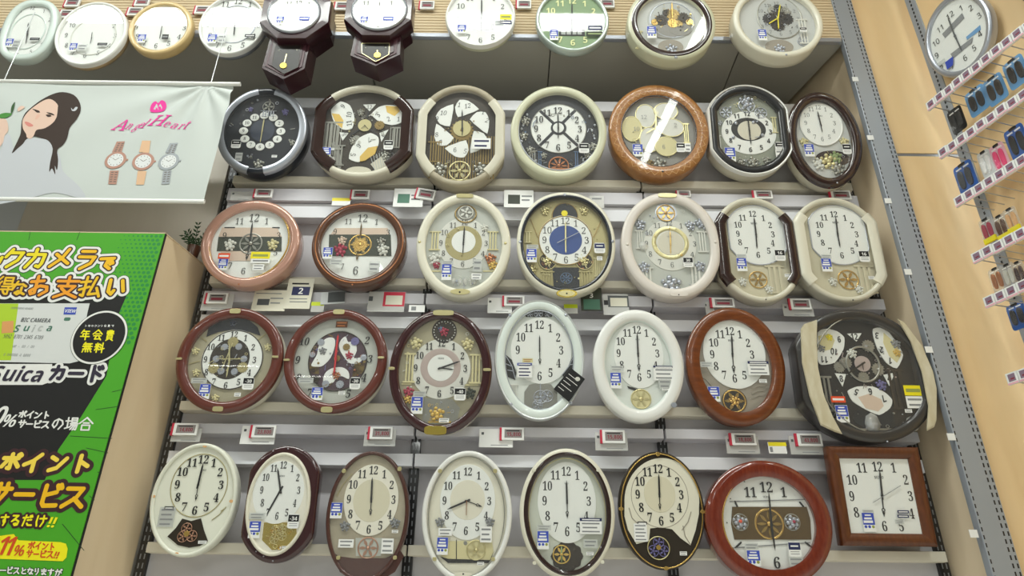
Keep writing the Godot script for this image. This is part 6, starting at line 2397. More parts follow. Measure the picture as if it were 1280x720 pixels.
func clock_gears() -> void:
	thing("wall_clock","round red-brown ringed clock with gold and silver gears inside a split white dial ring","clock",Vector3(-1.0234,2.3708,0.0472),5,0)
	band(0,0,192.2,196.8,[9,0,2.5,5,0.8,24,0.8,48],2)
	loft(outline(2,183.2,187.8),Vector2(0,0),prof([0,1,0,2]),true,true)
	part("case",M.ivory)
	band(0,0,192.2,196.8,[0,47,0,61,1.5,66,13.4,70,27.6,69.2,37.7,66,38.3,63,38.3,50],2)
	part("bezel",M.redwood)
	loft(outline(2,154.9,159.5),Vector2(0,0),prof([0,46,0,49]),true,true)
	part("back_plate",M.khaki)
	loft(outline(2,154.4,159),Vector2(0,0),prof([0,64.8,.2,65]),true,true)
	part("glass",M.glass)
	band(0,0,192.2,196.8,[2.4,47,2.4,57,3.9,62,5.3,66,8.3,65.2,6,62,9.4,59,9.4,56],2)
	part("outer_rim",M.ivory)
	pol([-103.6,87,-102.4,120,-75.9,150,-18.2,164.1,43.5,153,79.3,126,94.6,93.1,50.5,107.2,-6.9,115.3,-61.4,105.8],49.5,51.2)
	part("sky_window",M.nightblue)
	posy(-13.4,139,52,16.4,16.9)
	part("ornament",M.darkblue)
	disc(5.3,1.1,111.9,112.6,49,53)
	part("dial",M.dial)
	ring(6.1,0.6,111.8,112.5,4.1,52,54.4,2)
	part("dial_rim",M.bronze)
	disc(-3.6,2.6,72.2,76.7,51.4,53.6)
	part("inner_dial",M.bronze)
	nums(-2,-0.4,89.4,95.5,24,54,"S",0.75)
	part("numerals",M.ink)
	gear(-1,66.6,20.5,14,53,55)
	part("gear",M.oldgold)
	gear(-55.5,-33.4,20.5,14,53,55)
	part("gear",M.oldgold)
	gear(48.7,-29.2,20.5,14,53,55)
	part("gear",M.oldgold)
	works(-2.8,1.7,70.5,74.6,9,53,[M.silver,M.palegold,M.pewter])
	gear(-28.6,46.5,13,12,54,56)
	part("small_gear",M.silver)
	gear(23.1,48.6,13,12,54,56)
	part("small_gear",M.silver)
	gear(-52.1,1.1,13,12,54,56)
	part("small_gear",M.silver)
	gear(49,2.4,13,12,54,56)
	part("small_gear",M.silver)
	gear(-26,-43.8,13,12,54,56)
	part("small_gear",M.silver)
	gear(22.2,-45.3,13,12,54,56)
	part("small_gear",M.silver)
	rib([-0.6,66.3,-26,-43.8],3.4,54.5,56.2)
	part("arm",M.palegold)
	rib([-52.1,1.1,49,2.4],3.4,54.5,56.2)
	part("arm",M.palegold)
	hands(-1.6,-5.5,58,63.2,-179.5,65,-8.7,M.palegold)
	posy(-134.6,31.6,52,17.8,18.3)
	part("ornament",M.softyellow)
	posy(129.5,49.4,52,17.8,18.3)
	part("ornament",M.softyellow)
	posy(-116.5,-49.8,52,17.8,18.3)
	part("ornament",M.softyellow)
	posy(138.4,-85,52,17.8,18.3)
	part("ornament",M.softyellow)
	posy(-32.3,-142.1,52,17.8,18.3)
	part("ornament",M.softyellow)
	rib([-160.2,-21.6,-114.7,-6.9],2.7,49.5,51.2)
	part("panel_joint",M.oldgold)
	rib([-143.9,97.4,-100.4,68.8],2.7,49.5,51.2)
	part("panel_joint",M.oldgold)
	rib([120.4,108.1,88.6,77],2.7,49.5,51.2)
	part("panel_joint",M.oldgold)
	slip(50.7,-131.7,65.3,22.8,13.6,"label",M.paper,M.greyprint,2)
	disc(-5.3,180.8,20.3,9.7,70,73.2,4)
	part("plaque",M.palegold)
	disc(-8,-185,18.6,8.7,70,73.2,4)
	part("plaque",M.palegold)
	disc(-7.6,-186.4,2.8,2.8,69.5,72.1)
	part("keyhole",M.ink)
	disc(-179.5,-4.3,11.6,3.9,70,73.2,4)
	part("plaque",M.palegold)
	disc(167.8,7.2,11.6,3.9,70,73.2,4)
	part("plaque",M.palegold)
	promo(-68.2,-121.5,65.3,39,54.5)
	slip(-94.7,-82.8,65.3,56.8,19.3,"clear_label",M.clear,M.greyprint,2)
	melody(82.8,-90.8,65.3,40.5,45.4,"-30")

func clock_red_hands() -> void:
	thing("wall_clock","round red-brown ringed clock with glittering red hands over three white curled dials","clock",Vector3(-0.6382,2.3721,0.047),5,0)
	band(0,0,186.9,194.7,[9,0,2.5,5,0.8,24,0.8,48],2)
	loft(outline(2,177.9,185.7),Vector2(0,0),prof([0,1,0,2]),true,true)
	part("case",M.ivory)
	band(0,0,186.9,194.7,[0,47,0,61,1.5,66,12,70,24.6,69.2,33.6,66,34.2,63,34.2,50],2)
	part("bezel",M.redwood)
	loft(outline(2,153.7,161.4),Vector2(0,0),prof([0,46,0,49]),true,true)
	part("back_plate",M.mist)
	loft(outline(2,153.2,160.9),Vector2(0,0),prof([0,64.8,.2,65]),true,true)
	part("glass",M.glass)
	band(0,0,186.9,194.7,[2.4,47,2.4,57,3.9,62,4.8,66,7.3,65.2,4.6,62,8,59,8,56],2)
	part("outer_rim",M.white)
	disc(5,-0.5,107.8,113.7,49,51.2)
	part("inner_dial",M.plum)
	ring(5.2,-0.8,107.8,113.6,4.8,51,53,2)
	part("dial_rim",M.bronze)
	pol([-72.8,22.3,-71.9,32.7,-71.9,43.9,-69.6,54.8,-63.1,65.8,-54.2,76.6,-45,84.1,-35.1,87.5,-24.9,87.6,-17.1,84.5,-12.6,77.7,-10.5,67.6,-10.5,55.5,-12.8,40.5,-17.1,23.6,-22.8,8.7,-30.2,-3.2,-38.9,-13,-47.2,-20.1,-54.2,-23.4,-60.8,-24.1,-67.4,-23.9,-75.3,-23.8,-83.3,-23,-88.4,-20.6,-89,-16,-86.6,-9.8,-83.6,-2.8,-80.2,4.8,-76,13.1],49.5,53)
	part("curled_dial",M.dial)
	pol([10.1,37.7,5.2,50,4,60.7,5.4,70.2,10.1,80,17.4,88.6,24,92.3,28.3,87.4,31.9,77.6,36.7,70.6,44.4,71.5,53.3,75.3,60.7,74.6,65.9,65.2,69.5,51.4,71.1,38.5,68.3,27.2,63.6,16.6,63.5,9.7,73.6,9.6,88.4,13.1,97.7,13.7,96.9,7.7,90.7,-1.3,82.4,-7.8,72.5,-11.2,60.4,-12.3,48,-8.3,34.4,4.1,20.5,21.6],49.5,53)
	part("curled_dial",M.dial)
	pol([-36.7,-83.1,-39.8,-74.5,-39.5,-62.5,-36.8,-51.7,-31.8,-43.2,-24.3,-35.9,-15.1,-30.3,-3.4,-26.5,10,-24.6,22.1,-24.9,32.3,-27.9,41.1,-33.3,47.7,-40.1,52,-49.9,54,-61.1,52.5,-68,45.6,-66.7,35.1,-61.1,25.5,-57.9,18.2,-59.7,11.7,-63.9,6.1,-68.6,2.3,-74,-0.8,-80,-5.9,-84.1,-15.9,-86.1,-28,-86.2],49.5,53)
	part("curled_dial",M.dial)
	works(6.3,-1.9,103.3,108.3,12,50.6,[M.silver,M.copper,M.bronzegold,M.violet],0.2)
	gear(-63.1,68.1,13.7,12,53,55)
	part("small_gear",M.silver)
	gear(-88.8,21,11,12,53,55)
	part("small_gear",M.silver)
	gear(61.7,73.3,16.4,12,53,55)
	part("small_gear",M.violet)
	gear(98.6,12.6,12.3,12,53,55)
	part("small_gear",M.silver)
	gear(-28.4,-87.4,13.7,12,53,55)
	part("small_gear",M.silver)
	gear(22.8,-88.8,15.1,12,53,55)
	part("small_gear",M.silver)
	gear(32.5,51.3,13.7,12,53,55)
	part("small_gear",M.bronzegold)
	gear(2.4,7.9,12.3,12,53,55)
	part("small_gear",M.bronzegold)
	gear(-67.8,-70.5,15.1,12,53,55)
	part("small_gear",M.bronze)
	posy(-52.8,36.1,53,17.8,18.4)
	part("flower_print",M.greyprint)
	posy(45.9,19.4,53,17.8,18.4)
	part("flower_print",M.crimson)
	posy(5.4,-55.4,53,17.8,18.4)
	part("flower_print",M.copper)
	pol([-100.4,-6.6,-60.9,-20.3,-57.3,-51.9,-88.5,-48.8],49.5,51.2)
	part("scroll",M.bronzegold)
	pol([65.5,-11.6,106.2,-4,103.1,-46.4,63.4,-60.9],49.5,51.2)
	part("scroll",M.bronzegold)
	txt("10","S",29.7,-124.8,71.7,51.6,0,0.8,0.12)
	txt("2","S",29.7,106,78.3,51.6,0,0.8,0.12)
	txt("9","S",29.7,-140.9,1,51.6,0,0.8,0.12)
	txt("3","S",29.7,122.7,7.9,51.6,0,0.8,0.12)
	txt("8","S",29.7,-129,-65.8,51.6,0,0.8,0.12)
	txt("4","S",29.7,106.9,-62.2,51.6,0,0.8,0.12)
	txt("7","S",29.7,-82.9,-119.9,51.6,0,0.8,0.12)
	txt("5","S",29.7,56.1,-121.6,51.6,0,0.8,0.12)
	part("numerals",M.ink)
	hands(-0.7,2.9,59,63.3,-179.3,97.3,-0.3,M.redglitter)
	rib([-2.4,5.6,-0.7,88.2],6.2,61.5,63.2)
	part("glitter_hand",M.redglitter)
	rib([0.1,2,-0.5,-43.8],6.2,61.5,63.2)
	part("glitter_hand",M.redglitter)
	slip(9.2,134.9,65.3,43.3,25,"emblem",M.brown,M.copper,2)
	disc(-4.9,181.7,21.1,9.7,70,73.2,4)
	part("plaque",M.palegold)
	disc(-10,-184.1,20.6,10,70,73.2,4)
	part("plaque",M.palegold)
	disc(-9.6,-186.9,2.8,2.8,69.5,72.1)
	part("keyhole",M.ink)
	disc(-175,-4.8,11.6,3.9,70,73.2,4)
	part("plaque",M.palegold)
	disc(166.1,8,11.6,3.9,70,73.2,4)
	part("plaque",M.palegold)
	promo(-52.2,-126,65.3,40.3,46.3)
	slip(-97.8,-77.8,65.3,54.2,19.4,"clear_label",M.clear,M.greyprint,2)
	melody(79.4,-86.6,65.3,37.9,44.1,"-30")
	slip(35.6,-122.2,65.3,22.9,13.6,"label",M.paper,M.greyprint,2)

func clock_maroon_oval() -> void:
	thing("wall_clock","oval maroon clock reading quarter past three, with small dark dome above its dial","clock",Vector3(-0.2531,2.3348,0.0618),8,0)
	band(0,0,184.8,228.2,[9,0,2.5,5,0.8,22,0.8,44],2)
	loft(outline(2,175.8,219.2),Vector2(0,0),prof([0,1,0,2]),true,true)
	part("case",M.ivory)
	band(0,0,184.8,228.2,[0,43,0,57,1.5,62,12.1,66,24.8,65.2,33.8,62,34.4,59,34.4,48],2)
	part("bezel",M.maroon)
	loft(outline(2,151.4,194.8),Vector2(0,0),prof([0,44,0,47]),true,true)
	part("back_plate",M.khaki)
	loft(outline(2,150.9,194.3),Vector2(0,0),prof([0,60.8,.2,61]),true,true)
	part("glass",M.glass)
	band(0,0,184.8,228.2,[2.4,43,2.4,53,3.9,58,4.7,62,7.1,61.2,4.3,58,7.7,55,7.7,52],2)
	part("outer_rim",M.ivory)
	disc(0,9,106.9,110.3,47,49.2)
	part("dial",M.softwhite)
	ring(-1.6,12.6,73,71.2,25.8,48.8,50.4,2)
	part("minute_ring",M.rosegrey)
	disc(-0.7,11.8,47.7,48.8,48.6,50.8)
	part("centre_disc",M.dial)
	nums(-1.8,10.4,89.6,92.7,26.2,51.2,"S",0.72)
	part("numerals",M.ink)
	hands(0.3,10.5,52.3,48.9,96.2,75.4,69.3,M.ink)
	txt("SEIKO","A",6.5,-1.4,46.1,51,0,0.85)
	part("maker_mark",M.greyink)
	disc(6.2,149.2,45.6,46.5,47,49.2)
	part("dome_window",M.bronze)
	dots(6.8,148.6,38.6,36.4,22,2,50.6)
	part("bead_ring",M.softwhite)
	posy(5,146.9,50,21.5,21.8)
	part("flower_ornament",M.crimson)
	posy(-6.5,156.6,50,14.4,14.5)
	part("flower_ornament",M.bluesteel)
	column(-113.5,10.2,33.2,102.6,3,49)
	part("column",M.softyellow)
	column(126.5,9.5,36.1,102.6,3,49)
	part("column",M.softyellow)
	posy(-111.1,-77.4,50,24.4,24.7)
	part("flower_ornament",M.crimson)
	posy(-112.4,-102.4,50,20.1,20.3)
	part("flower_ornament",M.foilgold)
	posy(107.6,-78.3,50,25.8,26.2)
	part("flower_ornament",M.forest)
	posy(-95.5,102.6,50,28.7,29.1)
	part("flower_ornament",M.softyellow)
	posy(94.7,101.2,50,28.7,29.1)
	part("flower_ornament",M.softyellow)
	posy(-6.7,-154.2,50,33,33.4)
	part("flower_ornament",M.foilgold)
	works(1.8,-150.1,51.3,38.7,9,48.6,[M.foilgold,M.palegold,M.silver])
	works(6.7,25.6,148.4,158.2,10,48.6,[M.palegold,M.softwhite],0.8)
	pol([-55.9,-97.8,44,-100.1,73.7,-131.7,61.6,-188,-58.1,-189.5],47.5,48.8)
	part("stage_window",M.pewter)
	rib([-33.8,-182.2,40.2,-181.3],7.2,47.5,49.2)
	part("stage",M.foilgold)
	rib([-137.5,-48.5,-105.2,-48.1],5,47.5,49.2)
	part("ledge",M.softyellow)
	rib([88.7,-49.4,135.3,-48.8],5,47.5,49.2)
	part("ledge",M.softyellow)
	disc(1.5,213.9,38.3,10,66,69.2,4)
	part("plaque",M.palegold)
	disc(-7.9,-213.3,39,15.1,66,69.2,4)
	part("key_plaque",M.brass)
	disc(-7.7,-214.8,2.8,2.8,65.5,68.1)
	part("keyhole",M.ink)
	disc(-175.2,3.8,11.5,5.1,66,69.2,4)
	part("plaque",M.palegold)
	disc(167,3.7,13.6,5.1,66,69.2,4)
	part("plaque",M.palegold)
	promo(-77.6,-125.6,61.3,41,60.6)
	slip(-70.6,-85.9,61.3,45.4,18.5,"clear_label",M.clear,M.greyprint,2)
	melody(72.9,-84.1,61.3,41.2,45.6,"-40")
	slip(20.1,-177.7,61.3,35.1,15.3,"label",M.paper,M.greyprint,2)

func clock_mint_filigree() -> void:
	thing("wall_clock","oval pale mint clock with silver filigree pendulum and black hang tag on its lower right","clock",Vector3(0.1026,2.3876,0.0573),7,0)
	band(0,0,162.9,224.3,[9,0,2.5,5,0.8,19,0.8,38],2)
	loft(outline(2,153.9,215.3),Vector2(0,0),prof([0,1,0,2]),true,true)
	part("case",M.white)
	band(0,0,162.9,224.3,[0,37,0,51,1.5,56,12.7,60,26.2,59.2,35.8,56,36.4,53,36.4,44],2)
	part("bezel",M.mint)
	loft(outline(2,127.5,188.9),Vector2(0,0),prof([0,40,0,43]),true,true)
	part("back_plate",M.palemint)
	loft(outline(2,127,188.4),Vector2(0,0),prof([0,54.8,.2,55]),true,true)
	part("glass",M.glass)
	band(0,0,162.9,224.3,[-0.6,37,-0.6,52,0.9,57,2.5,61,5.7,60.2,8.5,57,8.4,54,8.4,48],2)
	part("outer_rim",M.silverwhite)
	ring(0.1,-2.6,126.4,188.2,4.4,52,55,2)
	part("inner_rim",M.silver)
	disc(7.1,33.1,112,125.3,43,46)
	part("dial",M.dial)
	pol([-56.5,173.3,-26.6,190.9,-0.3,196,29.6,190.1,52,173.1,46.7,161.3,-49,160.1],43.5,45.5)
	part("crest_window",M.ink)
	rosette(-2.7,174.9,17.5,46,6)
	part("crest_scroll",M.silver)
	rosette(-34.1,169.8,11.6,46,5)
	part("crest_scroll",M.silver)
	rosette(31.7,170.6,11.6,46,5)
	part("crest_scroll",M.silver)
	nums(1.1,33.4,79.7,96.9,32.7,46.4,"S",0.68,[12,1,2,3,4,5,6,9,10,11])
	part("numerals",M.ink)
	hands(1.4,34.6,47.5,57.6,178.7,54.7,0.1,M.ink,1)
	pol([-125.3,17.3,-99.4,-4.9,-82.8,-52.9,-87.7,-78.7,-120.5,-64.5],43.5,45.2)
	part("leaf_window",M.ink)
	pol([131.5,24.3,112.5,-9.7,82.7,-54.6,89.8,-69.2,123.1,-31.9],43.5,45.2)
	part("leaf_window",M.ink)
	rib([-121.5,9.5,-99.1,-27.5,-87.8,-71.7],2.9,44.9,46.6)
	rib([-119.6,-20.4,-102.8,-27.6],2.9,44.9,46.6)
	rib([-114.9,-42.6,-95.3,-46],2.9,44.9,46.6)
	rib([127.5,12.6,108.5,-24.9,82.6,-58.6],2.9,44.9,46.6)
	rib([126.9,-17.3,108.6,-21.2],2.9,44.9,46.6)
	part("vine",M.silver)
	pol([-54.5,-179.5,-53.4,-122,-36.9,-96.4,2.8,-86.4,42.5,-93.2,63.9,-120.6,65.4,-178.1],43.5,44.8)
	part("pendulum_window",M.pewter)
	rosette(4,-139.9,24.7,47,4)
	part("pendulum",M.silver)
	rosette(27.7,-136,21.8,47,5)
	part("pendulum_leaf",M.silver)
	rosette(-6.1,-168.7,18.9,47,5)
	part("pendulum_leaf",M.silver)
	rib([4.1,-92.8,4,-121.9],3.6,46.5,48.2)
	part("pendulum_rod",M.silver)
	column(-94.4,-129.8,28.7,65,4,45)
	part("column",M.softwhite)
	ball(-108.8,160.4,59.5,6.6,6.6,2.4)
	part("clip",M.silver)
	ball(99.2,164.7,59.5,6.6,6.6,2.4)
	part("clip",M.silver)
	ball(-101.1,-170.1,59.5,6.6,6.6,2.4)
	part("clip",M.silver)
	ball(112.1,-162.5,59.5,6.6,6.6,2.4)
	part("clip",M.silver)
	slip(-42.6,-8.3,55.3,37.8,14.9,"price_sticker",M.softyellow,M.copper,2)
	slip(-53.3,-45.4,55.3,53.6,51.6,"offer_sticker",M.paper,M.navyprint,4)
	slip(-53.5,-23.3,55.3,53.7,10.4,"sticker_head",M.blue,M.paper,1)
	pol([113.9,-36.8,163.5,-76.4,104.7,-159.8,50.4,-114],64.6,65.6)
	part("hang_tag",M.ink)
	rib([105.8,-58.8,137,-83.7],2,65.6,65.8)
	rib([96.2,-70.4,134.8,-101.1],2,65.6,65.8)
	rib([86.6,-82,110.4,-100.8],2,65.6,65.8)
	rib([77.1,-93.5,113.2,-122.1],2,65.6,65.8)
	rib([67.7,-105.1,86.5,-119.9],2,65.6,65.8)
	part("tag_print",M.paper)
	disc(136.9,-76.9,9,8,65.6,65.8)
	part("tag_emblem",M.softwhite)

func clock_mint_flecked() -> void:
	thing("wall_clock","oval white and mint clock with worn dark flecks on its rim and gold pendulum","clock",Vector3(0.4641,2.371,0.0484),5,0)
	band(0,0,165.4,211.5,[9,0,2.5,5,0.8,19,0.8,38],2)
	loft(outline(2,156.4,202.5),Vector2(0,0),prof([0,1,0,2]),true,true)
	part("case",M.white)
	band(0,0,165.4,211.5,[0,37,0,51,1.5,56,14.8,60,30.4,59.2,41.7,56,42.3,53,42.3,44],2)
	part("bezel",M.white)
	loft(outline(2,124.2,170.2),Vector2(0,0),prof([0,40,0,43]),true,true)
	part("back_plate",M.palemint)
	loft(outline(2,123.7,169.7),Vector2(0,0),prof([0,54.8,.2,55]),true,true)
	part("glass",M.glass)
	band(0,0,165.4,211.5,[16.4,37,16.4,48,17.9,53,27.1,57,38.4,56.2,43.4,53,46.1,50,46.1,44],2)
	part("inner_band",M.mint)
	disc(4.6,39.3,90.6,126.5,43,46)
	part("dial",M.dial)
	nums(2.3,43.9,71.2,90.3,30,46.4,"S",0.7)
	part("numerals",M.ink)
	hands(2.1,42.1,47.5,67.9,179.5,81.7,0.6,M.ink,1)
	txt("SEIKO","a",5.2,3.8,96.9,46.6,0,0.85)
	part("maker_mark",M.greyink)
	rosette(3.6,-126.2,36.4,46,6)
	part("pendulum",M.palegold)
	disc(4,-125.5,37.4,36.7,42.8,45)
	part("pendulum_disc",M.softyellow)
	pol([-43.9,-78.9,-4.7,-89.4,-8.9,-99,-39.3,-87.6],43.5,45.2)
	part("bracket",M.ink)
	rib([-22.9,184.1,-28.5,182.8],1.3,56,59.4)
	rib([-48.9,173.2,-56.8,169.1],1.3,56,59.4)
	rib([-34.2,179.5,-44.1,175.9],1.3,56,59.4)
	rib([-74.6,160.5,-83.8,152.7],1.3,56,59.4)
	rib([-83.8,154.4,-91.7,146.6],1.3,56,59.4)
	rib([-81.2,155,-87.3,149.2],1.3,56,59.4)
	rib([-114.6,110.1,-118.5,102.9],1.3,56,59.4)
	rib([-108.9,118.7,-114.7,109.2],1.3,56,59.4)
	rib([-118.8,105.3,-124.6,93.4],1.3,56,59.4)
	rib([-138.4,58.8,-141.5,45.2],1.3,56,59.4)
	rib([-132.3,77.2,-135.9,66.1],1.3,56,59.4)
	rib([-141.2,32.9,-142.2,24.5],1.3,56,59.4)
	rib([-142.7,2.8,-142.7,-7.4],1.3,56,59.4)
	rib([-142.8,20.8,-143.7,7.7],1.3,56,59.4)
	rib([-143.1,-38.6,-140.6,-52.7],1.3,56,59.4)
	rib([-142.4,-44.9,-139.7,-58],1.3,56,59.4)
	rib([-140.2,-47,-138.1,-57.4],1.3,56,59.4)
	rib([-120.2,-103.4,-116.8,-110],1.3,56,59.4)
	rib([-126.7,-90.2,-122.4,-100.1],1.3,56,59.4)
	rib([-118.2,-113,-111.7,-124],1.3,56,59.4)
	rib([-93.9,-149.1,-85.3,-157.9],1.3,56,59.4)
	rib([-104.6,-133.8,-97.7,-142.6],1.3,56,59.4)
	part("worn_fleck",M.fleck)
	disc(116.9,-149.6,10,9.3,60,63.2)
	part("clip",M.silver)
	promo(-85.3,-61.4,55.3,39,59)
	slip(-79,-16.9,55.3,48,20.9,"clear_label",M.clear,M.greyprint,2)
	slip(91.3,-35.5,55.3,76.9,47.6,"song_list",M.paper,M.greyprint,3)
	slip(90.9,-10.3,55.3,75.7,10.5,"list_head",M.navyprint,M.paper,1)
	slip(91.6,-72.5,55.3,44.7,33.8,"label",M.clear,M.greyprint,2)
	slip(92.4,-90.8,55.3,24.5,11.7,"label",M.paper,M.greyprint,2)

func clock_brown_wave() -> void:
	thing("wall_clock","oval clock with plain rounded brown wood frame and grey wave panel around a gold pendulum","clock",Vector3(0.8185,2.3723,0.0493),5,0)
	band(0,0,179,221.7,[9,0,2.5,5,0.8,20,0.8,40],2)
	loft(outline(2,170,212.7),Vector2(0,0),prof([0,1,0,2]),true,true)
	part("case",M.brownwood)
	band(0,0,179,221.7,[0,39,0,53,1.5,58,16.8,62,34.6,61.2,47.5,58,48.1,55,48.1,44],2)
	part("bezel",M.brownwood)
	loft(outline(2,132,174.6),Vector2(0,0),prof([0,40,0,43]),true,true)
	part("back_plate",M.wavegrey)
	loft(outline(2,131.5,174.1),Vector2(0,0),prof([0,56.8,.2,57]),true,true)
	part("glass",M.glass)
	ring(0,-1.2,136.1,188.4,5.1,53,57,2)
	part("inner_rim",M.silver)
	disc(2.3,49.4,114.4,135.3,43,47)
	part("dial",M.dial)
	nums(-6.4,41.9,73.2,89.8,31.5,47.4,"S",0.72)
	part("numerals",M.ink)
	hands(-5.4,43.1,48.5,73.8,-178.4,77.2,3.4,M.ink,1)
	txt("SEIKO","A",6.7,-4.9,95.4,48,0,0.85)
	part("maker_mark",M.greyink)
	rib([55.1,-67.4,78.2,-56,96,-59.5,115.2,-50.4],4.4,43.5,45.6)
	rib([53,-85.1,76.1,-73.8,93.9,-75.8,113.6,-63.7],4.4,43.5,45.6)
	rib([51,-102.7,74,-91.4,91.9,-92,111.9,-77],4.4,43.5,45.6)
	rib([48.9,-120.2,71.8,-109,90,-108.1,110.2,-90.3],4.4,43.5,45.6)
	rib([-130.8,-40.1,-110,-51,-90.7,-76.6,-63.9,-98.3],4.4,43.5,45.6)
	rib([-132.5,-59.4,-111.8,-70.2,-92.5,-95.7,-65.7,-115.8],4.4,43.5,45.6)
	rib([-134.3,-78.6,-113.6,-89.4,-94.3,-114.7,-67.4,-133.2],4.4,43.5,45.6)
	part("wave_relief",M.wavegrey)
	disc(-15.4,-130.1,44.6,43.7,42.8,45)
	part("pendulum_well",M.bronze)
	rosette(-16.1,-130.9,42.3,46,6)
	part("pendulum",M.gold)
	posy(-16.1,-130.9,46,24.8,25.5)
	part("pendulum_heart",M.gold)
	promo(-90.3,-108.8,57.3,41.6,55.2)
	slip(-107.4,0.1,57.3,43.7,19.5,"clear_label",M.clear,M.greyprint,2)
	slip(80.1,-15.5,57.3,75.7,43.3,"song_list",M.paper,M.greyprint,3)
	slip(81.6,9.2,57.3,75.9,10.5,"list_head",M.navyprint,M.paper,1)
	slip(91.4,-59.1,57.3,27.5,13.3,"label",M.paper,M.greyprint,2)

func clock_dark_wings() -> void:
	thing("wall_clock","large dark barrel clock with cream curved wings and three fan-shaped dial pieces on black","clock",Vector3(1.2611,2.3361,0.0512),5,0)
	band(0,0,229.7,243.8,[9,0,2.5,5,0.8,35,0.8,70],-1.1)
	loft(outline(-1.1,220.7,234.8),Vector2(0,0),prof([0,1,0,2]),true,true)
	part("case",M.darkgrey)
	band(0,0,229.7,243.8,[0,69,0,83,1.5,88,13.9,92,28.6,91.2,39.1,88,39.7,85,39.7,66],-1.1)
	part("bezel",M.darkgrey)
	loft(outline(-1.1,190.9,205.1),Vector2(0,0),prof([0,62,0,65]),true,true)
	part("back_plate",M.blackbrown)
	loft(outline(-1.1,190.4,204.6),Vector2(0,0),prof([0,86.8,.2,87]),true,true)
	part("glass",M.glass)
	ring(26.9,1.7,199,218.9,4.8,85,89,2)
	part("inner_rim",M.pewter)
	pol([-206.7,160.4,-192.6,179.4,-142.7,197.2,-156.3,118.8,-166.6,19.2,-160.7,-85.2,-141.3,-159.2,-118.6,-217.9,-141.9,-210.6,-187.5,-188.2,-210.8,-85.8,-220,34.9],94.5,99)
	pol([-204.5,154.1,-191.2,172.5,-144.3,189.7,-157.4,113.8,-167.6,17.4,-162.5,-83.8,-144.6,-155.6,-123.5,-212.6,-145.4,-205.5,-188.2,-183.8,-209.5,-84.4,-217.6,32.6],96.5,102)
	part("wing",M.oldcream)
	pol([153.9,204.5,175.7,191,222.4,102.6,242.3,8,241.9,-56.4,216.5,-166.4,203.8,-189.6,177.3,-202.2,200.9,-120,202.6,7.5,185.5,118.9],94.5,99)
	pol([157,197.1,177.4,184,220.7,98.5,238.8,6.9,238,-55.5,213.4,-162.3,201.4,-184.8,176.4,-197,199.1,-117.3,201.5,6.4,186.1,114.3],96.5,102)
	part("wing",M.oldcream)
	pol([-133.3,157.9,-123.5,166.9,-109.3,171.5,-98.1,173,-86.4,171.4,-71.1,167.3,-60.3,163.1,-52.1,157,-42.9,147.8,-38,139.4,-39.1,127,-43.4,109.3,-48.6,95.2,-59,79.1,-74.8,58.1,-87.7,44.5,-103.2,39.3,-123.8,36,-137.4,35.6,-143.2,38.7,-147.4,45.7,-148.8,56.2,-145.7,85.1,-139.5,128.8],65.5,69)
	part("fan_dial",M.dial)
	pol([-134.3,144,-87.9,153.2,-75.6,127.7,-93.3,93.7,-135.2,84.7],68.7,69.7)
	part("fan_core",M.softyellow)
	txt("9","A",24.4,-59.2,131.8,70.4,180,0.75)
	txt("10","A",24.4,-84.7,85,70.4,170,0.75)
	txt("11","A",24.4,-124.3,54.4,70.4,175,0.75)
	part("numerals",M.ink)
	pol([74.8,175.2,86.6,179,105.1,180.9,118.9,178.3,130.1,162.6,143.5,137.6,152.5,118.9,158.2,104.8,163.6,87.7,164.8,74.3,157.1,58.2,143.5,37.4,132.7,25.7,122,28.4,108.1,37.6,98.1,46.8,90.7,60.8,82.2,81.2,76.7,96.8,73.9,110.1,71.7,126.7,70.6,139.1,70.5,151,71.5,165.8],65.5,69)
	part("fan_dial",M.dial)
	pol([109.7,160,146.5,117.8,158.6,75.9,136.6,46.4,113.2,71.1,100.8,121.5],68.7,69.7)
	part("fan_core",M.softyellow)
	txt("3","A",24.4,82.3,148.1,70.4,170,0.75)
	txt("2","A",24.4,88.6,93.9,70.4,170,0.75)
	txt("1","A",24.4,114.6,52.5,70.4,170,0.75)
	part("numerals",M.ink)
	pol([-59.4,-59.8,-50.7,-53.5,-35.5,-47.1,-22.4,-43.2,-5.9,-41.8,16.8,-41.4,33.5,-42.5,46.7,-47.9,62.4,-56.6,73.2,-63.8,81,-71.5,89.3,-81.8,93.5,-90,91.8,-98.9,86.7,-110.7,80.8,-119.5,69.2,-128.3,51.9,-138.9,38.4,-144.4,25.2,-141,7.9,-133.1,-5.3,-126.1,-18.9,-118,-36.1,-106.7,-47.5,-97.3,-53.6,-85.9,-58.6,-70.5],65.5,69)
	part("fan_dial",M.dial)
	pol([-26.6,-81.8,15.1,-69.3,55,-88.7,58.4,-112.5,35.1,-132.5,-6,-121.2],68.7,69.7)
	part("fan_core",M.blush)
	txt("5","A",24.4,-30.4,-63.7,70.4,150,0.75)
	txt("6","A",24.4,19.9,-61.5,70.4,180,0.75)
	txt("7","A",24.4,62.7,-86.5,70.4,200,0.75)
	part("numerals",M.ink)
	pol([-24.8,155,28.9,157.4,5.3,125.5],65.5,68)
	part("number_tab",M.dial)
	pol([-94.1,4.8,-54.5,2,-74.2,-43.9],65.5,68)
	part("number_tab",M.dial)
	pol([79.9,1.2,123.2,10,93.7,-39.4],65.5,68)
	part("number_tab",M.dial)
	txt("12","A",24.4,-0.9,143.4,68.5,0,0.75)
	txt("8","A",24.4,-74.5,-15.2,68.5,0,0.75)
	txt("4","A",24.4,97.8,-11.5,68.5,0,0.75)
	part("numerals",M.ink)
	ring(13.1,39.7,62.5,68.5,7.9,68,72,2)
	part("orbit",M.pewter)
	disc(9.9,40.3,29,29.2,70,72.2)
	part("hub",M.rosegrey)
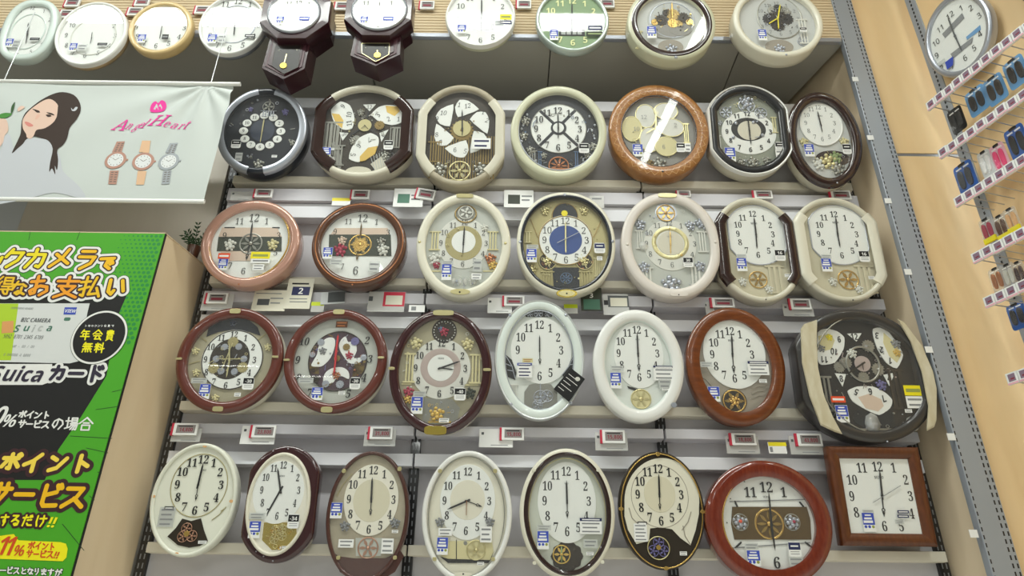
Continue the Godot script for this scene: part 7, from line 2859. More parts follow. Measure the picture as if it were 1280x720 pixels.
	hands(7.7,39.1,75,24.7,-179.1,74.2,-122.1,M.bronze)
	works(15.5,38.3,129.1,83,10,66.6,[M.pewter,M.silver,M.rosegrey])
	works(11.1,-163.5,180,31.3,7,66.6,[M.silver,M.pewter])
	works(28.8,-8.2,186.2,155.5,7,66.6,[M.pewter,M.bronze],0.7)
	gear(-47.8,44.7,22.3,14,66,68)
	part("gear",M.pewter)
	gear(-74.8,27.8,20.7,14,66,68)
	part("gear",M.pewter)
	gear(64.7,21.3,23.8,14,66,68)
	part("gear",M.pewter)
	gear(7.2,-8.1,20.7,14,66,68)
	part("gear",M.pewter)
	gear(44.3,108.7,23.8,14,66,68)
	part("gear",M.pewter)
	posy(-20.8,79.2,70,22.3,22.8)
	part("flower_ornament",M.softwhite)
	posy(146.1,117.6,70,22.3,22.8)
	part("flower_ornament",M.greyprint)
	posy(143.5,83.8,70,17.5,17.9)
	part("flower_ornament",M.foilgold)
	posy(-129.6,97.2,70,17.5,17.9)
	part("flower_ornament",M.greyprint)
	posy(-94.4,140,70,15.9,16.3)
	part("flower_ornament",M.yellow)
	posy(64.3,-36.6,70,23.8,24.4)
	part("flower_ornament",M.violet)
	column(118.7,-50.7,55.7,137.4,3,67)
	part("organ_pipe",M.bronze)
	column(-130.5,-70,31.7,120.6,2,67)
	part("organ_pipe",M.pewter)
	ball(8.2,-175.6,68,28.6,40.7,9)
	part("crystal_dome",M.crystal)
	ball(148.8,-173.9,68,23.8,29.3,9)
	part("crystal_dome",M.crystal)
	posy(6.8,-183.4,68,23.8,24.4)
	part("ornament",M.silver)
	rib([-56.6,-195.4,107,-193.4],6.4,65.5,67.2)
	part("stage",M.pewter)
	disc(15.1,-155.3,68.6,39.2,64.4,66.6)
	part("arch_window",M.ink)
	ball(36.2,-240.6,91.5,4,4,2.4)
	part("clip",M.silver)
	slip(-107.2,-94.7,87.3,50.2,22.2,"red_label",M.redorange,M.paper,1)
	promo(-101.5,-145.5,87.3,43.6,60.8)
	slip(163,-59.5,87.3,63.1,36.8,"sale_label",M.yellow,M.olive,1)
	slip(162.3,-101.5,87.3,61.2,42.7,"sale_label",M.paper,M.greyprint,2)
	slip(132.6,-132.6,87.3,25,12.5,"label",M.paper,M.greyprint,2)

func clock_cream_carved() -> void:
	thing("wall_clock","oval cream-mint clock with pinkish gold flower pendulum in a dark fan window","clock",Vector3(-1.0545,1.8798,0.046),5,0)
	band(0,0,143.4,183.3,[9,0,2.5,5,0.8,14,0.8,28],2)
	loft(outline(2,134.4,174.3),Vector2(0,0),prof([0,1,0,2]),true,true)
	part("case",M.creammint)
	band(0,0,143.4,183.3,[0,27,0,41,1.5,46,5.1,50,10.5,49.2,14.1,46,14.7,43,14.7,42],2)
	part("bezel",M.creammint)
	loft(outline(2,129.8,169.7),Vector2(0,0),prof([0,38,0,41]),true,true)
	part("dial",M.creammint)
	ring(9.3,44,95.8,103.7,2.7,42,43,2)
	part("dial_line",M.oldgold)
	nums(9.7,45.4,73.6,82.9,28.1,43.6,"S",0.85)
	part("numerals",M.ink)
	hands(7.2,43.9,45,51.5,179.3,74.5,3.9,M.ink,1)
	txt("SEIKO","A",5.7,15.6,93.2,44,0,0.85)
	part("maker_mark",M.greyink)
	pol([-27,-63.6,4.1,-70.7,34.3,-62.2,50.6,-98.3,69.7,-132,46.3,-147.6,11.4,-152.8,-25.8,-145.9,-65,-119.4,-42.5,-93.1],41.5,43.2)
	part("pendulum_window",M.bronze)
	rosette(-5.5,-94.1,18,46,5)
	part("pendulum_petal",M.rosegold)
	rosette(-13.8,-119.2,18,46,5)
	part("pendulum_petal",M.rosegold)
	rosette(15.2,-117,18,46,5)
	part("pendulum_petal",M.rosegold)
	disc(-1.8,-110.2,9.2,9,47,49.2)
	part("pendulum_heart",M.gold)
	disc(8.9,172.6,7.5,5.4,47.5,49.4)
	part("worn_patch",M.apricot)
	disc(-134.5,5.2,7.3,5.1,47.5,49.4)
	part("worn_patch",M.apricot)
	disc(128.5,-7.1,7.3,5.1,47.5,49.4)
	part("worn_patch",M.apricot)
	disc(-22.5,-172.1,7.1,4.8,47.5,49.4)
	part("worn_patch",M.apricot)
	rib([71.5,-66.8,94.8,-47.7,111,-25.3],2,41.5,43.2)
	part("carving",M.oldgold)
	rib([96.5,-38.2,105.4,-31.7],2,41.5,43.2)
	part("carving",M.oldgold)
	slip(-79.5,-59.1,43.3,52.8,62.7,"song_list",M.clear,M.greyprint,4)
	slip(-77.2,-30.8,43.3,30.5,10.1,"list_head",M.ink,M.paper,1)
	slip(52.6,-135.9,43.3,27.4,9.8,"label",M.paper,M.greyprint,2)

func clock_maroon_tablet() -> void:
	thing("wall_clock","dark maroon tablet-shaped clock with oval opening, its hands at seven o'clock","clock",Vector3(-0.7579,1.8689,0.0463),5,0)
	band(0,0,118.2,187,[9,0,2.5,5,0.8,20,0.8,40],-1.2)
	loft(outline(-1.2,109.2,178),Vector2(0,0),prof([0,1,0,2]),true,true)
	part("case",M.maroon)
	loft(outline(-1.2,118.2,187),Vector2(0,0),prof([0,39,0,53,3,59,12,60]),true,true)
	part("front_frame",M.maroon)
	ring(-6.9,-1.1,105.6,164.1,12,59,68)
	part("oval_rim",M.ivory)
	disc(-6.9,-1.1,96.6,155.1,59,61)
	part("dial",M.creamdial)
	disc(-6.9,-1.1,94.6,153.1,64.8,65)
	part("glass",M.glass)
	disc(-10.7,34,84.7,100.6,60,61.8)
	part("chapter",M.dial)
	nums(-5.5,40,61.6,81.7,23.9,62.6,"S",0.62)
	part("numerals",M.ink)
	hands(-4.3,40.3,62.6,87.3,-155.7,75.8,-15.3,M.ink)
	txt("SEIKO","A",5.7,-5.9,85.5,62.2,0,0.85)
	part("maker_mark",M.greyink)
	pol([-45.3,-62.3,59.4,-61,68.8,-109,43.9,-142.7,-7.3,-146.3,-44,-116.4],60.5,61.6)
	part("pendulum_window",M.brass)
	works(16.4,-104.8,48.7,35.1,10,61.6,[M.palegold,M.gold])
	rosette(-5.4,-85.4,14.5,63,5)
	part("pendulum",M.palegold)
	rosette(19.9,-103.5,14.5,63,5)
	part("pendulum",M.palegold)
	rosette(-4.8,-112.9,14.5,63,5)
	part("pendulum",M.palegold)
	rosette(17,-82,14.5,63,5)
	part("pendulum",M.palegold)
	ball(-47.6,167.4,61,2.6,2.6,2.4)
	part("stud",M.silver)
	ball(2.4,175.4,61,2.6,2.6,2.4)
	part("stud",M.silver)
	ball(57.2,172,61,2.6,2.6,2.4)
	part("stud",M.silver)
	ball(-57.9,-151.1,61,2.6,2.6,2.4)
	part("stud",M.silver)
	ball(-31.9,-165.8,61,2.6,2.6,2.4)
	part("stud",M.silver)
	ball(-0.4,-179.2,61,2.6,2.6,2.4)
	part("stud",M.silver)
	promo(-71.2,-84.8,65.3,37.7,52.8)
	slip(-69.6,-42.8,65.3,52.4,19.9,"clear_label",M.clear,M.greyprint,2)
	melody(51.7,-57.5,65.3,37.9,45.8,"-34")
	slip(29.9,-138.6,65.3,23.2,9.6,"label",M.paper,M.greyprint,2)

func clock_brown_arabesque() -> void:
	thing("wall_clock","oval taupe-faced clock with thin brown frame, gold corner clips and a dark brown foot panel","clock",Vector3(-0.4683,1.8353,0.048),5,0)
	band(0,0,136.5,206.1,[9,0,2.5,5,0.8,16,0.8,32],2)
	loft(outline(2,127.5,197.1),Vector2(0,0),prof([0,1,0,2]),true,true)
	part("case",M.redbrown)
	band(0,0,136.5,206.1,[0,31,0,45,1.5,50,4.6,54,9.5,53.2,12.6,50,13.2,47,13.2,42],2)
	part("bezel",M.redbrown)
	loft(outline(2,124.4,193.9),Vector2(0,0),prof([0,38,0,41]),true,true)
	part("back_plate",M.taupe)
	loft(outline(2,123.9,193.4),Vector2(0,0),prof([0,48.8,.2,49]),true,true)
	part("glass",M.glass)
	disc(7.2,47.9,90.7,114.3,41,43.6)
	part("dial",M.creamdial)
	disc(8.8,45.2,61.3,68.3,41.8,44)
	part("inner_dial",M.parchment)
	nums(7.4,48.5,74.5,94.5,27.5,44.4,"S",0.72)
	part("numerals",M.ink)
	hands(8.2,48.7,45.5,53.2,178.6,71.7,-2.3,M.ink,1)
	rosette(10.1,-103.3,34.3,44,6)
	part("pendulum",M.rosegold)
	pol([-33.6,-73.2,52.7,-72.2,54,-127,-27.1,-127.9],41.3,42.2)
	part("pendulum_window",M.mist)
	pol([-104.8,-116.7,-78.7,-129.7,-26.3,-135.2,70.7,-132.9,117.7,-111.2,128.5,-126.2,102.9,-174.4,56.9,-201.5,-19.9,-202.4,-73.9,-176.4],41.5,45)
	part("foot_panel",M.redbrown)
	posy(-71.5,-36.6,44,21.1,20)
	part("flower_relief",M.greyprint)
	posy(92.2,-25.3,44,21.1,20)
	part("flower_relief",M.greyprint)
	rib([-108.2,57.9,-94.8,90.3,-65.1,129.8],2.6,41.5,43.2)
	part("relief_line",M.oldgold)
	rib([-31.2,20.5,-23.1,4.8,-5.7,-4.5],2.6,41.5,43.2)
	part("garland",M.oldgold)
	rib([44.9,24.6,39.6,8.7,27.1,-0.9],2.6,41.5,43.2)
	part("garland",M.oldgold)
	disc(-90.5,138.1,6.7,6.5,52,57,3)
	part("clip",M.palegold)
	disc(96.3,146.9,6.7,6.6,52,57,3)
	part("clip",M.palegold)
	disc(-81,-133.4,6.4,6,52,57,3)
	part("clip",M.palegold)
	disc(101.4,-131.3,6.4,6,52,57,3)
	part("clip",M.palegold)
	disc(9.1,-174.2,2.8,2.8,44,46.6)
	part("keyhole",M.ink)
	promo(-103.6,11.7,49.3,38.3,50.4)
	slip(-61.6,-90.1,49.3,49.4,25.6,"label",M.paper,M.greyprint,2)
	slip(73.6,-96.5,49.3,39,46.2,"label",M.paper,M.greyprint,3)
	slip(94.9,-51.6,49.3,20.9,9.9,"label",M.paper,M.greyprint,2)

func clock_white_clips() -> void:
	thing("wall_clock","oval white clock with four gold clips and ring-shaped hour hand, reading twenty to four","clock",Vector3(-0.1401,1.8398,0.048),5,0)
	band(0,0,149.2,206.9,[9,0,2.5,5,0.8,16,0.8,32],2)
	loft(outline(2,140.2,197.9),Vector2(0,0),prof([0,1,0,2]),true,true)
	part("case",M.white)
	band(0,0,149.2,206.9,[0,31,0,45,1.5,50,6,54,12.4,53.2,16.6,50,17.2,47,17.2,42],2)
	part("bezel",M.white)
	loft(outline(2,133.1,190.8),Vector2(0,0),prof([0,38,0,41]),true,true)
	part("back_plate",M.ivory)
	loft(outline(2,132.6,190.3),Vector2(0,0),prof([0,48.8,.2,49]),true,true)
	part("glass",M.glass)
	ring(-1.1,-1,127.2,190,3.3,46,49,2)
	part("inner_rim",M.pewter)
	disc(0.7,41,92,120.6,41,43.6)
	part("dial",M.dial)
	disc(0.2,46.3,58.4,63.9,41.8,44)
	part("inner_dial",M.ivory)
	nums(-1.8,43.3,74.7,94.5,26.3,44.4,"S",0.72)
	part("numerals",M.ink)
	hands(-1.2,42.2,45.5,54.8,109,71.1,-113.2,M.ink,1)
	rib([-2.4,42,-1.5,-2.3],2,47.5,49.2)
	part("second_hand",M.copper)
	pol([-85.3,-83.7,84.8,-81.8,90.7,-115.3,79.6,-139.6,-69.4,-141.2,-83.3,-123.3],41.3,42.2)
	part("pendulum_window",M.softyellow)
	pol([-82.9,-130.5,-56.6,-137.5,79.6,-139.6,90.6,-112.2,79.8,-148.6,-56,-150.1],41.5,43.2)
	part("window_edge",M.ink)
	rosette(33.4,-109.9,31.7,44,6)
	part("pendulum",M.palegold)
	rib([-31.8,-80,-29.3,-140.8],2.6,41.5,43.2)
	part("divider",M.ink)
	disc(-2,-88.9,6.5,6.4,41,43.2)
	part("pivot",M.pewter)
	posy(-88,-25,44,19.8,18.8)
	part("flower_relief",M.greyprint)
	posy(76.9,-23.1,44,19.8,18.8)
	part("flower_relief",M.greyprint)
	disc(-95.3,137.5,6.7,6.6,52,57,3)
	part("clip",M.palegold)
	disc(90.9,139.7,6.7,6.6,52,57,3)
	part("clip",M.palegold)
	disc(-98.9,-138.5,6.4,6,52,57,3)
	part("clip",M.palegold)
	disc(89.4,-136.4,6.5,6,52,57,3)
	part("clip",M.palegold)
	disc(-5,-182.1,2.8,2.8,51,53.6)
	part("keyhole",M.ink)
	disc(-5.1,-183.3,28.8,6.5,50,53.2)
	part("foot_plaque",M.ivory)
	promo(-76,-98.9,49.3,36.4,53.5)
	slip(-68.9,-55.4,49.3,44.5,23.4,"label",M.paper,M.greyprint,2)
	slip(64.9,-61.8,49.3,37.9,49.2,"label",M.paper,M.greyprint,3)
	slip(49.7,-150.6,49.3,21.9,9.6,"label",M.paper,M.greyprint,2)

func clock_dark_white_oval() -> void:
	thing("wall_clock","oval clock with thin white rim, dark brown band and green-gold butterfly pendulum","clock",Vector3(0.1919,1.8502,0.0481),5,0)
	band(0,0,157.7,207.6,[9,0,2.5,5,0.8,18,0.8,36],2)
	loft(outline(2,148.7,198.6),Vector2(0,0),prof([0,1,0,2]),true,true)
	part("case",M.ivory)
	band(0,0,157.7,207.6,[0,35,0,49,1.5,54,9.7,58,20,57.2,27.2,54,27.8,51,27.8,42],2)
	part("bezel",M.ivory)
	loft(outline(2,130.9,180.8),Vector2(0,0),prof([0,38,0,41]),true,true)
	part("back_plate",M.palesage)
	loft(outline(2,130.4,180.3),Vector2(0,0),prof([0,52.8,.2,53]),true,true)
	part("glass",M.glass)
	band(0,0,157.7,207.6,[8,35,8,50,9.5,55,14.9,59,22.3,58.2,28.2,55,28.1,52,28.1,42],2)
	part("inner_band",M.darkwood)
	ring(-0.3,-3.6,128.3,179.2,2.6,51,54,2)
	part("inner_rim",M.palegold)
	disc(-0.2,33.7,97.5,129.7,41,44)
	part("dial",M.dial)
	nums(-0.8,36.4,73.8,96.1,30.1,44.4,"S",0.7)
	part("numerals",M.ink)
	hands(0.3,37.1,45.5,56.3,179.7,66.5,-0.7,M.ink,1)
	txt("SEIKO","a",4.4,-0.6,92.7,44.6,0,0.85)
	part("maker_mark",M.greyink)
	pol([50.7,-135.6,47.3,-142.6,42.9,-148.8,42.1,-155.9,39.8,-163.2,32.5,-167.3,25,-170.1,19.6,-175.6,13,-180.4,4.5,-180,-3.3,-178.5,-11.2,-180.2,-19.7,-180.8,-26.1,-176.1,-31.3,-170.7,-38.8,-168.1,-45.9,-164.2,-47.9,-157,-48.5,-149.8,-52.7,-143.7,-55.8,-136.8,-52.5,-129.7,-48.2,-123.5,-47.5,-116.3,-45.3,-108.9,-38,-104.7,-30.4,-101.9,-25,-96.2,-18.3,-91.3,-9.7,-91.7,-1.8,-93.3,6.3,-91.5,14.8,-90.9,21.4,-95.7,26.6,-101.2,34.1,-103.9,41.2,-107.9,43.2,-115.2,43.6,-122.5,47.7,-128.6],41.5,43.2)
	part("pendulum_disc",M.bronze)
	rosette(-20.3,-130.3,29.1,46,6)
	part("pendulum",M.foilgold)
	ball(-20.4,-130.3,47,3.3,28.9,2)
	part("pendulum_body",M.leafgreen)
	disc(-110.1,133.8,6.1,5.9,56,60,3)
	part("clip",M.ivory)
	disc(105.8,136.4,6.1,5.9,56,60,3)
	part("clip",M.ivory)
	disc(-109,-157.1,5.8,5.4,56,60,3)
	part("clip",M.ivory)
	disc(110,-151.7,5.8,5.4,56,60,3)
	part("clip",M.ivory)
	promo(-80.8,-87.2,53.3,37.8,56.3)
	slip(-77.3,-49.1,53.3,45.9,16.1,"clear_label",M.clear,M.greyprint,2)
	slip(76.3,-47.3,53.3,72.2,39.7,"song_list",M.paper,M.greyprint,3)
	slip(77,-22.5,53.3,72.5,10,"list_head",M.navyprint,M.paper,1)
	slip(73.4,-96.5,53.3,45.6,25.6,"label",M.clear,M.greyprint,2)
	slip(71.2,-126.9,53.3,23.3,10.9,"label",M.paper,M.greyprint,2)

func clock_brown_gold_line() -> void:
	thing("wall_clock","oval dark brown clock with gold line around it and violet three-petal pendulum below large numerals","clock",Vector3(0.5075,1.8644,0.0464),5,0)
	band(0,0,143.2,188.7,[9,0,2.5,5,0.8,14,0.8,28],2)
	loft(outline(2,134.2,179.7),Vector2(0,0),prof([0,1,0,2]),true,true)
	part("case",M.bronze)
	band(0,0,143.2,188.7,[0,27,0,41,1.5,46,3.7,50,7.7,49.2,10.1,46,10.7,43,10.7,44],2)
	part("bezel",M.bronze)
	loft(outline(2,133.6,179.1),Vector2(0,0),prof([0,40,0,43]),true,true)
	part("back_plate",M.bronze)
	ring(-0.8,-0.9,137,183.1,4,48,50.5,2)
	part("gold_line",M.gold)
	pol([124.5,8.1,126.9,22.5,127.9,36.9,127.6,51.3,125.9,65.4,122.8,79.2,118.4,92.5,112.7,105.1,105.7,116.8,97.5,127.6,88.3,137.2,78,145.7,66.9,152.8,55,158.5,42.6,162.8,29.6,165.5,16.4,166.7,3,166.2,-10.5,164.2,-23.7,160.7,-36.7,155.6,-49.2,149.2,-61.1,141.3,-72.3,132.2,-82.6,121.9,-91.9,110.6,-100.1,98.4,-107.2,85.5,-113.1,71.9,-117.6,57.9,-120.8,43.6,-122.7,29.2,-123.1,14.8,-125.3,-23.3,-115.6,-67,-90.3,-109.9,-49.1,-100.2,-42.7,-61.2,-6.2,-57,29.7,-62.9,55.2,-89.8,86.2,-111.6,107.3,-64.4,122.4,-14.1],43.5,45.2)
	part("dial",M.ivory)
	ring(-4.1,41.7,96.2,101.4,2,45,45.8,2)
	part("dial_line",M.wavegrey)
	disc(-3.9,48.1,52.4,58.7,43.8,46)
	part("inner_dial",M.parchment)
	nums(-4.8,46.8,73,84,29.1,46.4,"S",0.75)
	part("numerals",M.ink)
	hands(-5.1,47.3,47.5,50.5,-178.4,67.1,1.6,M.ink,1)
	rib([-108.9,2.1,-100.6,-29.4,-69.3,-60.3],2.7,44.5,46.2)
	rib([62.2,-65,84.1,-39.8,96.7,-8.2],2.7,44.5,46.2)
	rib([66.5,-52.5,70.6,-83.5,85,-107.9],2.7,44.5,46.2)
	part("relief_line",M.wavegrey)
	rosette(-18,-103,18,48,5)
	part("pendulum_petal",M.violet)
	rosette(-36.8,-130.7,18,48,5)
	part("pendulum_petal",M.violet)
	rosette(-2.9,-130.3,18,48,5)
	part("pendulum_petal",M.violet)
	ring(-19.3,-121.2,37.2,36.6,3.3,48,50,2)
	part("pendulum_frame",M.palegold)
	disc(-19.5,-119.6,7.8,7.7,49,51.2)
	part("pendulum_heart",M.gold)
	disc(-2.1,178.5,8.2,6.7,48.5,52.5)
	part("clip",M.gold)
	disc(-136.4,-1,8,6.3,48.5,52.5)
	part("clip",M.gold)
	disc(134.2,-7.3,8,6.3,48.5,52.5)
	part("clip",M.gold)
	disc(0.2,-182.1,7.7,6,48.5,52.5)
	part("clip",M.gold)
	slip(-75,-74.6,46.8,43.4,55.8,"song_list",M.paper,M.greyprint,5)
	slip(-68.1,-45.4,46.8,31.7,10,"list_head",M.ink,M.paper,1)
	slip(60.6,-136.9,46.8,23.4,12.1,"label",M.paper,M.greyprint,2)

func clock_redbrown_round() -> void:
	thing("wall_clock","large round glossy red-brown clock with dark gold window and wheel across its dial","clock",Vector3(0.851,1.8262,0.0472),5,0)
	band(0,0,206.2,197.2,[9,0,2.5,5,0.8,25,0.8,50],2)
	loft(outline(2,197.2,188.2),Vector2(0,0),prof([0,1,0,2]),true,true)
	part("case",M.redbrownwood)
	band(0,0,206.2,197.2,[0,49,0,63,1.5,68,18.6,72,38.2,71.2,52.4,68,53,65,53,50],2)
	part("bezel",M.redbrownwood)
	loft(outline(2,154.2,145.2),Vector2(0,0),prof([0,46,0,49]),true,true)
	part("dial",M.dial)
	loft(outline(2,153.7,144.7),Vector2(0,0),prof([0,66.8,.2,67]),true,true)
	part("glass",M.glass)
	ring(14.3,-2.2,169.3,167,6.4,64,69,2)
	part("inner_rim",M.gold)
	pol([-111,47.3,136.5,50.2,142.9,10.3,137.2,-52.1,-114.8,-55,-120.4,-6.4],49.5,51.2)
	part("window",M.darkgold)
	rib([-116.5,63.9,150.9,74],2.9,49.5,51.2)
	rib([-124.7,-80.5,130.9,-60.9],2.9,49.5,51.2)
	part("window_line",M.greyprint)
	rosette(5.1,-5,48.7,52,8)
	part("wheel",M.gold)
	rosette(-89.4,-0.7,27.2,52,8)
	part("ornament",M.pewter)
	posy(-89.4,-0.7,52,30.1,28.5)
	part("flower_ornament",M.silver)
	rosette(81.6,1.3,27.2,52,8)
	part("ornament",M.pewter)
	posy(81.6,1.3,52,30.1,28.5)
	part("flower_ornament",M.silver)
	ball(-91,1.7,58,6.4,6.1,3.9)
	part("gem",M.redorange)
	ball(85.2,2.4,58,5.7,5.4,3.4)
	part("gem",M.crimson)
	txt("12","S",33.9,9.1,111.6,51.6,0,0.85)
	part("numerals",M.ink)
	txt("11","S",32.5,-45.7,94.8,51.6,0,0.85)
	txt("1","S",32.5,65.7,96.1,51.6,0,0.85)
	part("numerals",M.ink)
	txt("6","S",35.2,15,-123.2,51.6,0,0.85)
	part("numerals",M.ink)
	rib([-99.8,64.1,-94.2,48.9],5.7,49.5,51.2)
	rib([116.6,63.9,125.7,51.5],5.7,49.5,51.2)
	rib([-110.1,-77,-94.3,-63.5],5.7,49.5,51.2)
	rib([116.6,-61.1,129.4,-71],5.7,49.5,51.2)
	part("scroll",M.ink)
	dots(11.5,-2.9,145.3,151.8,12,2,51.4)
	part("minute_dots",M.ink)
	txt("SEIKO","A",6.1,5.2,80.6,51.6,0,0.85)
	part("maker_mark",M.greyink)
	hands(9.7,-8.6,58,80.4,178.7,107.1,1.9,M.ink)
	promo(-63.6,-110.8,67.3,42.2,48.4)
	slip(-67.2,-75.4,67.3,43.9,19.9,"clear_label",M.clear,M.greyprint,2)
	melody(71.8,-82.3,67.3,41,47.6,"",M.navyprint)
	slip(71.6,-119.1,67.3,45,28.7,"label",M.clear,M.greyprint,2)
	slip(106.7,-118.7,67.3,19.7,9.1,"label",M.paper,M.greyprint,2)

func clock_square_wood() -> void:
	thing("wall_clock","square brown wood clock with white dial, the only square one","clock",Vector3(1.2507,1.9184,0.044),5,0)
	band(0,0,157.1,160.8,[9,0,2.5,5,0.8,14,0.8,28],104)
	loft(outline(104,148.1,151.8),Vector2(0,0),prof([0,1,0,2]),true,true)
	part("case",M.brownwood2)
	band(0,0,157.1,160.8,[0,27,0,45,4,50,33.8,48,39.8,38],104)
	part("frame",M.brownwood2)
	box(0,0,236.4,243.9,34,38)
	part("dial",M.dial)
	box(0,0,235.4,242.9,42.8,43,.1)
	part("glass",M.glass)
	txt("12","S",32.6,8.1,94.9,38.6,0,0.72)
	txt("11","S",32.6,-45.9,90.6,38.6,0,0.72)
	txt("1","S",32.6,63,91.9,38.6,0,0.72)
	txt("10","S",32.6,-85.8,50.2,38.6,0,0.72)
	txt("2","S",32.6,97.1,52.4,38.6,0,0.72)
	txt("9","S",32.6,-95.7,-3.4,38.6,0,0.72)
	txt("3","S",32.6,102.6,-1.1,38.6,0,0.72)
	txt("8","S",32.6,-89.2,-55.4,38.6,0,0.72)
	txt("4","S",32.6,94.9,-57.4,38.6,0,0.72)
	txt("7","S",32.6,-58.3,-95.1,38.6,0,0.72)
	txt("5","S",32.6,52.6,-97.3,38.6,0,0.72)
	txt("6","S",32.6,-2.8,-97.9,38.6,0,0.72)
	part("numerals",M.ink)
	hands(6.4,-0.2,39.4,69,-175.4,85.1,4.7,M.ink,1)
	rib([-28.7,-23.4,74.2,32.4],1.5,41.5,43.2)
	part("second_hand",M.greyprint)
	txt("SEIKO","A",9.2,7.5,59.3,38.6,0,0.85)
	part("maker_mark",M.greyink)
	promo(-55.4,-86.2,43.3,40.8,60.7)
	slip(-51.8,-54.5,43.3,36.6,13.9,"clear_label",M.clear,M.greyprint,2)
	slip(65.5,-52.4,43.3,38.1,9.8,"label",M.navyprint,M.paper,1)
	slip(62.7,-66.3,43.3,38,9.7,"label",M.navyprint,M.paper,1)
	slip(46.9,-83.8,43.3,29.2,12.4,"label",M.clear,M.greyprint,2)

func top_mint() -> void:
	thing("wall_clock","round pale mint clock, leftmost on the slatted fascia","clock",Vector3(-2.1556,3.8542,0.2026),6,0)
	band(0,0,119.4,167.9,[9,0,2.5,5,0.8,13,0.8,26],2.5)
	loft(outline(2.5,110.4,158.9),Vector2(0,0),prof([0,1,0,2]),true,true)
	part("case",M.mintwhite)
	band(0,0,119.4,167.9,[0,25,0,39,1.5,44,11.1,48,22.8,47.2,31,44,31.6,41,31.6,34],2.5)
	part("bezel",M.mintwhite)
	loft(outline(2.5,88.7,137.3),Vector2(0,0),prof([0,30,0,33]),true,true)
	part("dial",M.dial)
	loft(outline(2.5,88.2,136.8),Vector2(0,0),prof([0,42.8,.2,43]),true,true)
	part("glass",M.glass)
	nums(-17.9,-3.4,108,129.1,18.5,35.6,"a",0.85)
	part("numerals",M.greyink)
	hands(-1.3,-25,37,49.7,173.7,67.3,-9.9,M.ink)
	ring(-7,-4,77.9,98.5,5.6,34,36,2)
	part("inner_ring",M.mintwhite)
	promo(-63.7,-75,43.3,33.2,45.5)
	slip(-31.2,-79.1,43.3,31.4,40.9,"label",M.clear,M.greyprint,2)
	slip(42.6,-52.8,43.3,42.6,13.7,"nameplate",M.ink,M.greyprint,1)

func top_white_gold() -> void:
	thing("wall_clock","large round white clock with thin brownish rim between the mint and the wooden one","clock",Vector3(-1.8724,3.8348,0.2032),6,0)
	band(0,0,155.8,174.5,[9,0,2.5,5,0.8,13,0.8,26],2)
	loft(outline(2,146.8,165.5),Vector2(0,0),prof([0,1,0,2]),true,true)
	part("case",M.gilt)
	band(0,0,155.8,174.5,[0,25,0,39,1.5,44,5.2,48,10.7,47.2,14.2,44,14.8,41,14.8,34],2)
	part("bezel",M.white)
	loft(outline(2,141.9,160.7),Vector2(0,0),prof([0,30,0,33]),true,true)
	part("dial",M.dial)
	loft(outline(2,141.4,160.2),Vector2(0,0),prof([0,42.8,.2,43]),true,true)
	part("glass",M.glass)
	nums(-4.6,-5.8,107.9,108.6,23,35.6,"a",0.85)
	part("numerals",M.greyink)
	hands(4.9,-23.4,37,29.8,179.5,34.9,-6.8,M.ink)
	ring(8.3,-9.7,100,101.9,5.6,34,36,2)
	part("inner_ring",M.softwhite)
	promo(-59.5,-77.6,43.3,33.1,45.2)
	slip(-19.9,-77.1,43.3,40.5,33.9,"label",M.clear,M.greyprint,2)
	slip(63.7,-58.8,43.3,42.4,13.6,"nameplate",M.ink,M.greyprint,1)

func top_pale_wood() -> void:
	thing("wall_clock","round clock with pale yellow-brown wood rim on the slatted fascia","clock",Vector3(-1.5778,3.8778,0.2003),6,0)
	band(0,0,140.4,146.1,[9,0,2.5,5,0.8,13,0.8,26],2)
	loft(outline(2,131.4,137.1),Vector2(0,0),prof([0,1,0,2]),true,true)
	part("case",M.palewood)
	band(0,0,140.4,146.1,[0,25,0,39,1.5,44,7.9,48,16.2,47.2,21.8,44,22.4,41,22.4,34],2)
	part("bezel",M.palewood)
	loft(outline(2,118.9,124.6),Vector2(0,0),prof([0,30,0,33]),true,true)
	part("dial",M.dial)
	loft(outline(2,118.4,124.1),Vector2(0,0),prof([0,42.8,.2,43]),true,true)
	part("glass",M.glass)
	nums(-5,6,107.1,99.5,25.6,35.6,"s",0.85)
	part("numerals",M.ink)
	hands(3.8,-17.9,37,40.6,178.3,35.1,-0.2,M.ink)
	ring(1.4,-0.8,117.2,117.9,5.6,34,36,2)
	part("inner_ring",M.softwhite)
	promo(-69.6,-61.4,43.3,35.3,45.9)
	slip(31.8,-50.7,43.3,27.9,25.3,"nameplate",M.ink,M.greyprint,1)

func top_silver_white() -> void:
	thing("wall_clock","round white clock with silver rim, directly left of the plain-window octagon clock","clock",Vector3(-1.2627,3.8998,0.2023),6,0)
	band(0,0,147.4,165.5,[9,0,2.5,5,0.8,13,0.8,26],2)
	loft(outline(2,138.4,156.5),Vector2(0,0),prof([0,1,0,2]),true,true)
	part("case",M.silver)
	band(0,0,147.4,165.5,[0,25,0,39,1.5,44,4.6,48,9.5,47.2,12.5,44,13.1,41,13.1,34],2)
	part("bezel",M.white)
	loft(outline(2,135.3,153.4),Vector2(0,0),prof([0,30,0,33]),true,true)
	part("dial",M.dial)
	loft(outline(2,134.8,152.9),Vector2(0,0),prof([0,42.8,.2,43]),true,true)
	part("glass",M.glass)
	nums(5.1,7.1,111.8,130.6,30.4,35.6,"s",0.85)
	part("numerals",M.ink)
	hands(10.4,2.6,37,63.2,175.5,33.1,-3.9,M.ink)
	ring(8.8,10.1,95.6,105.8,4.7,34,36,2)
	part("inner_ring",M.silver)
	promo(-75.2,-79.8,43.3,40.9,48.3)
	slip(-31.5,-79.1,43.3,37.2,43.7,"label",M.clear,M.greyprint,2)
	slip(89.8,-61.2,43.3,46.6,15,"nameplate",M.ink,M.paper,1)

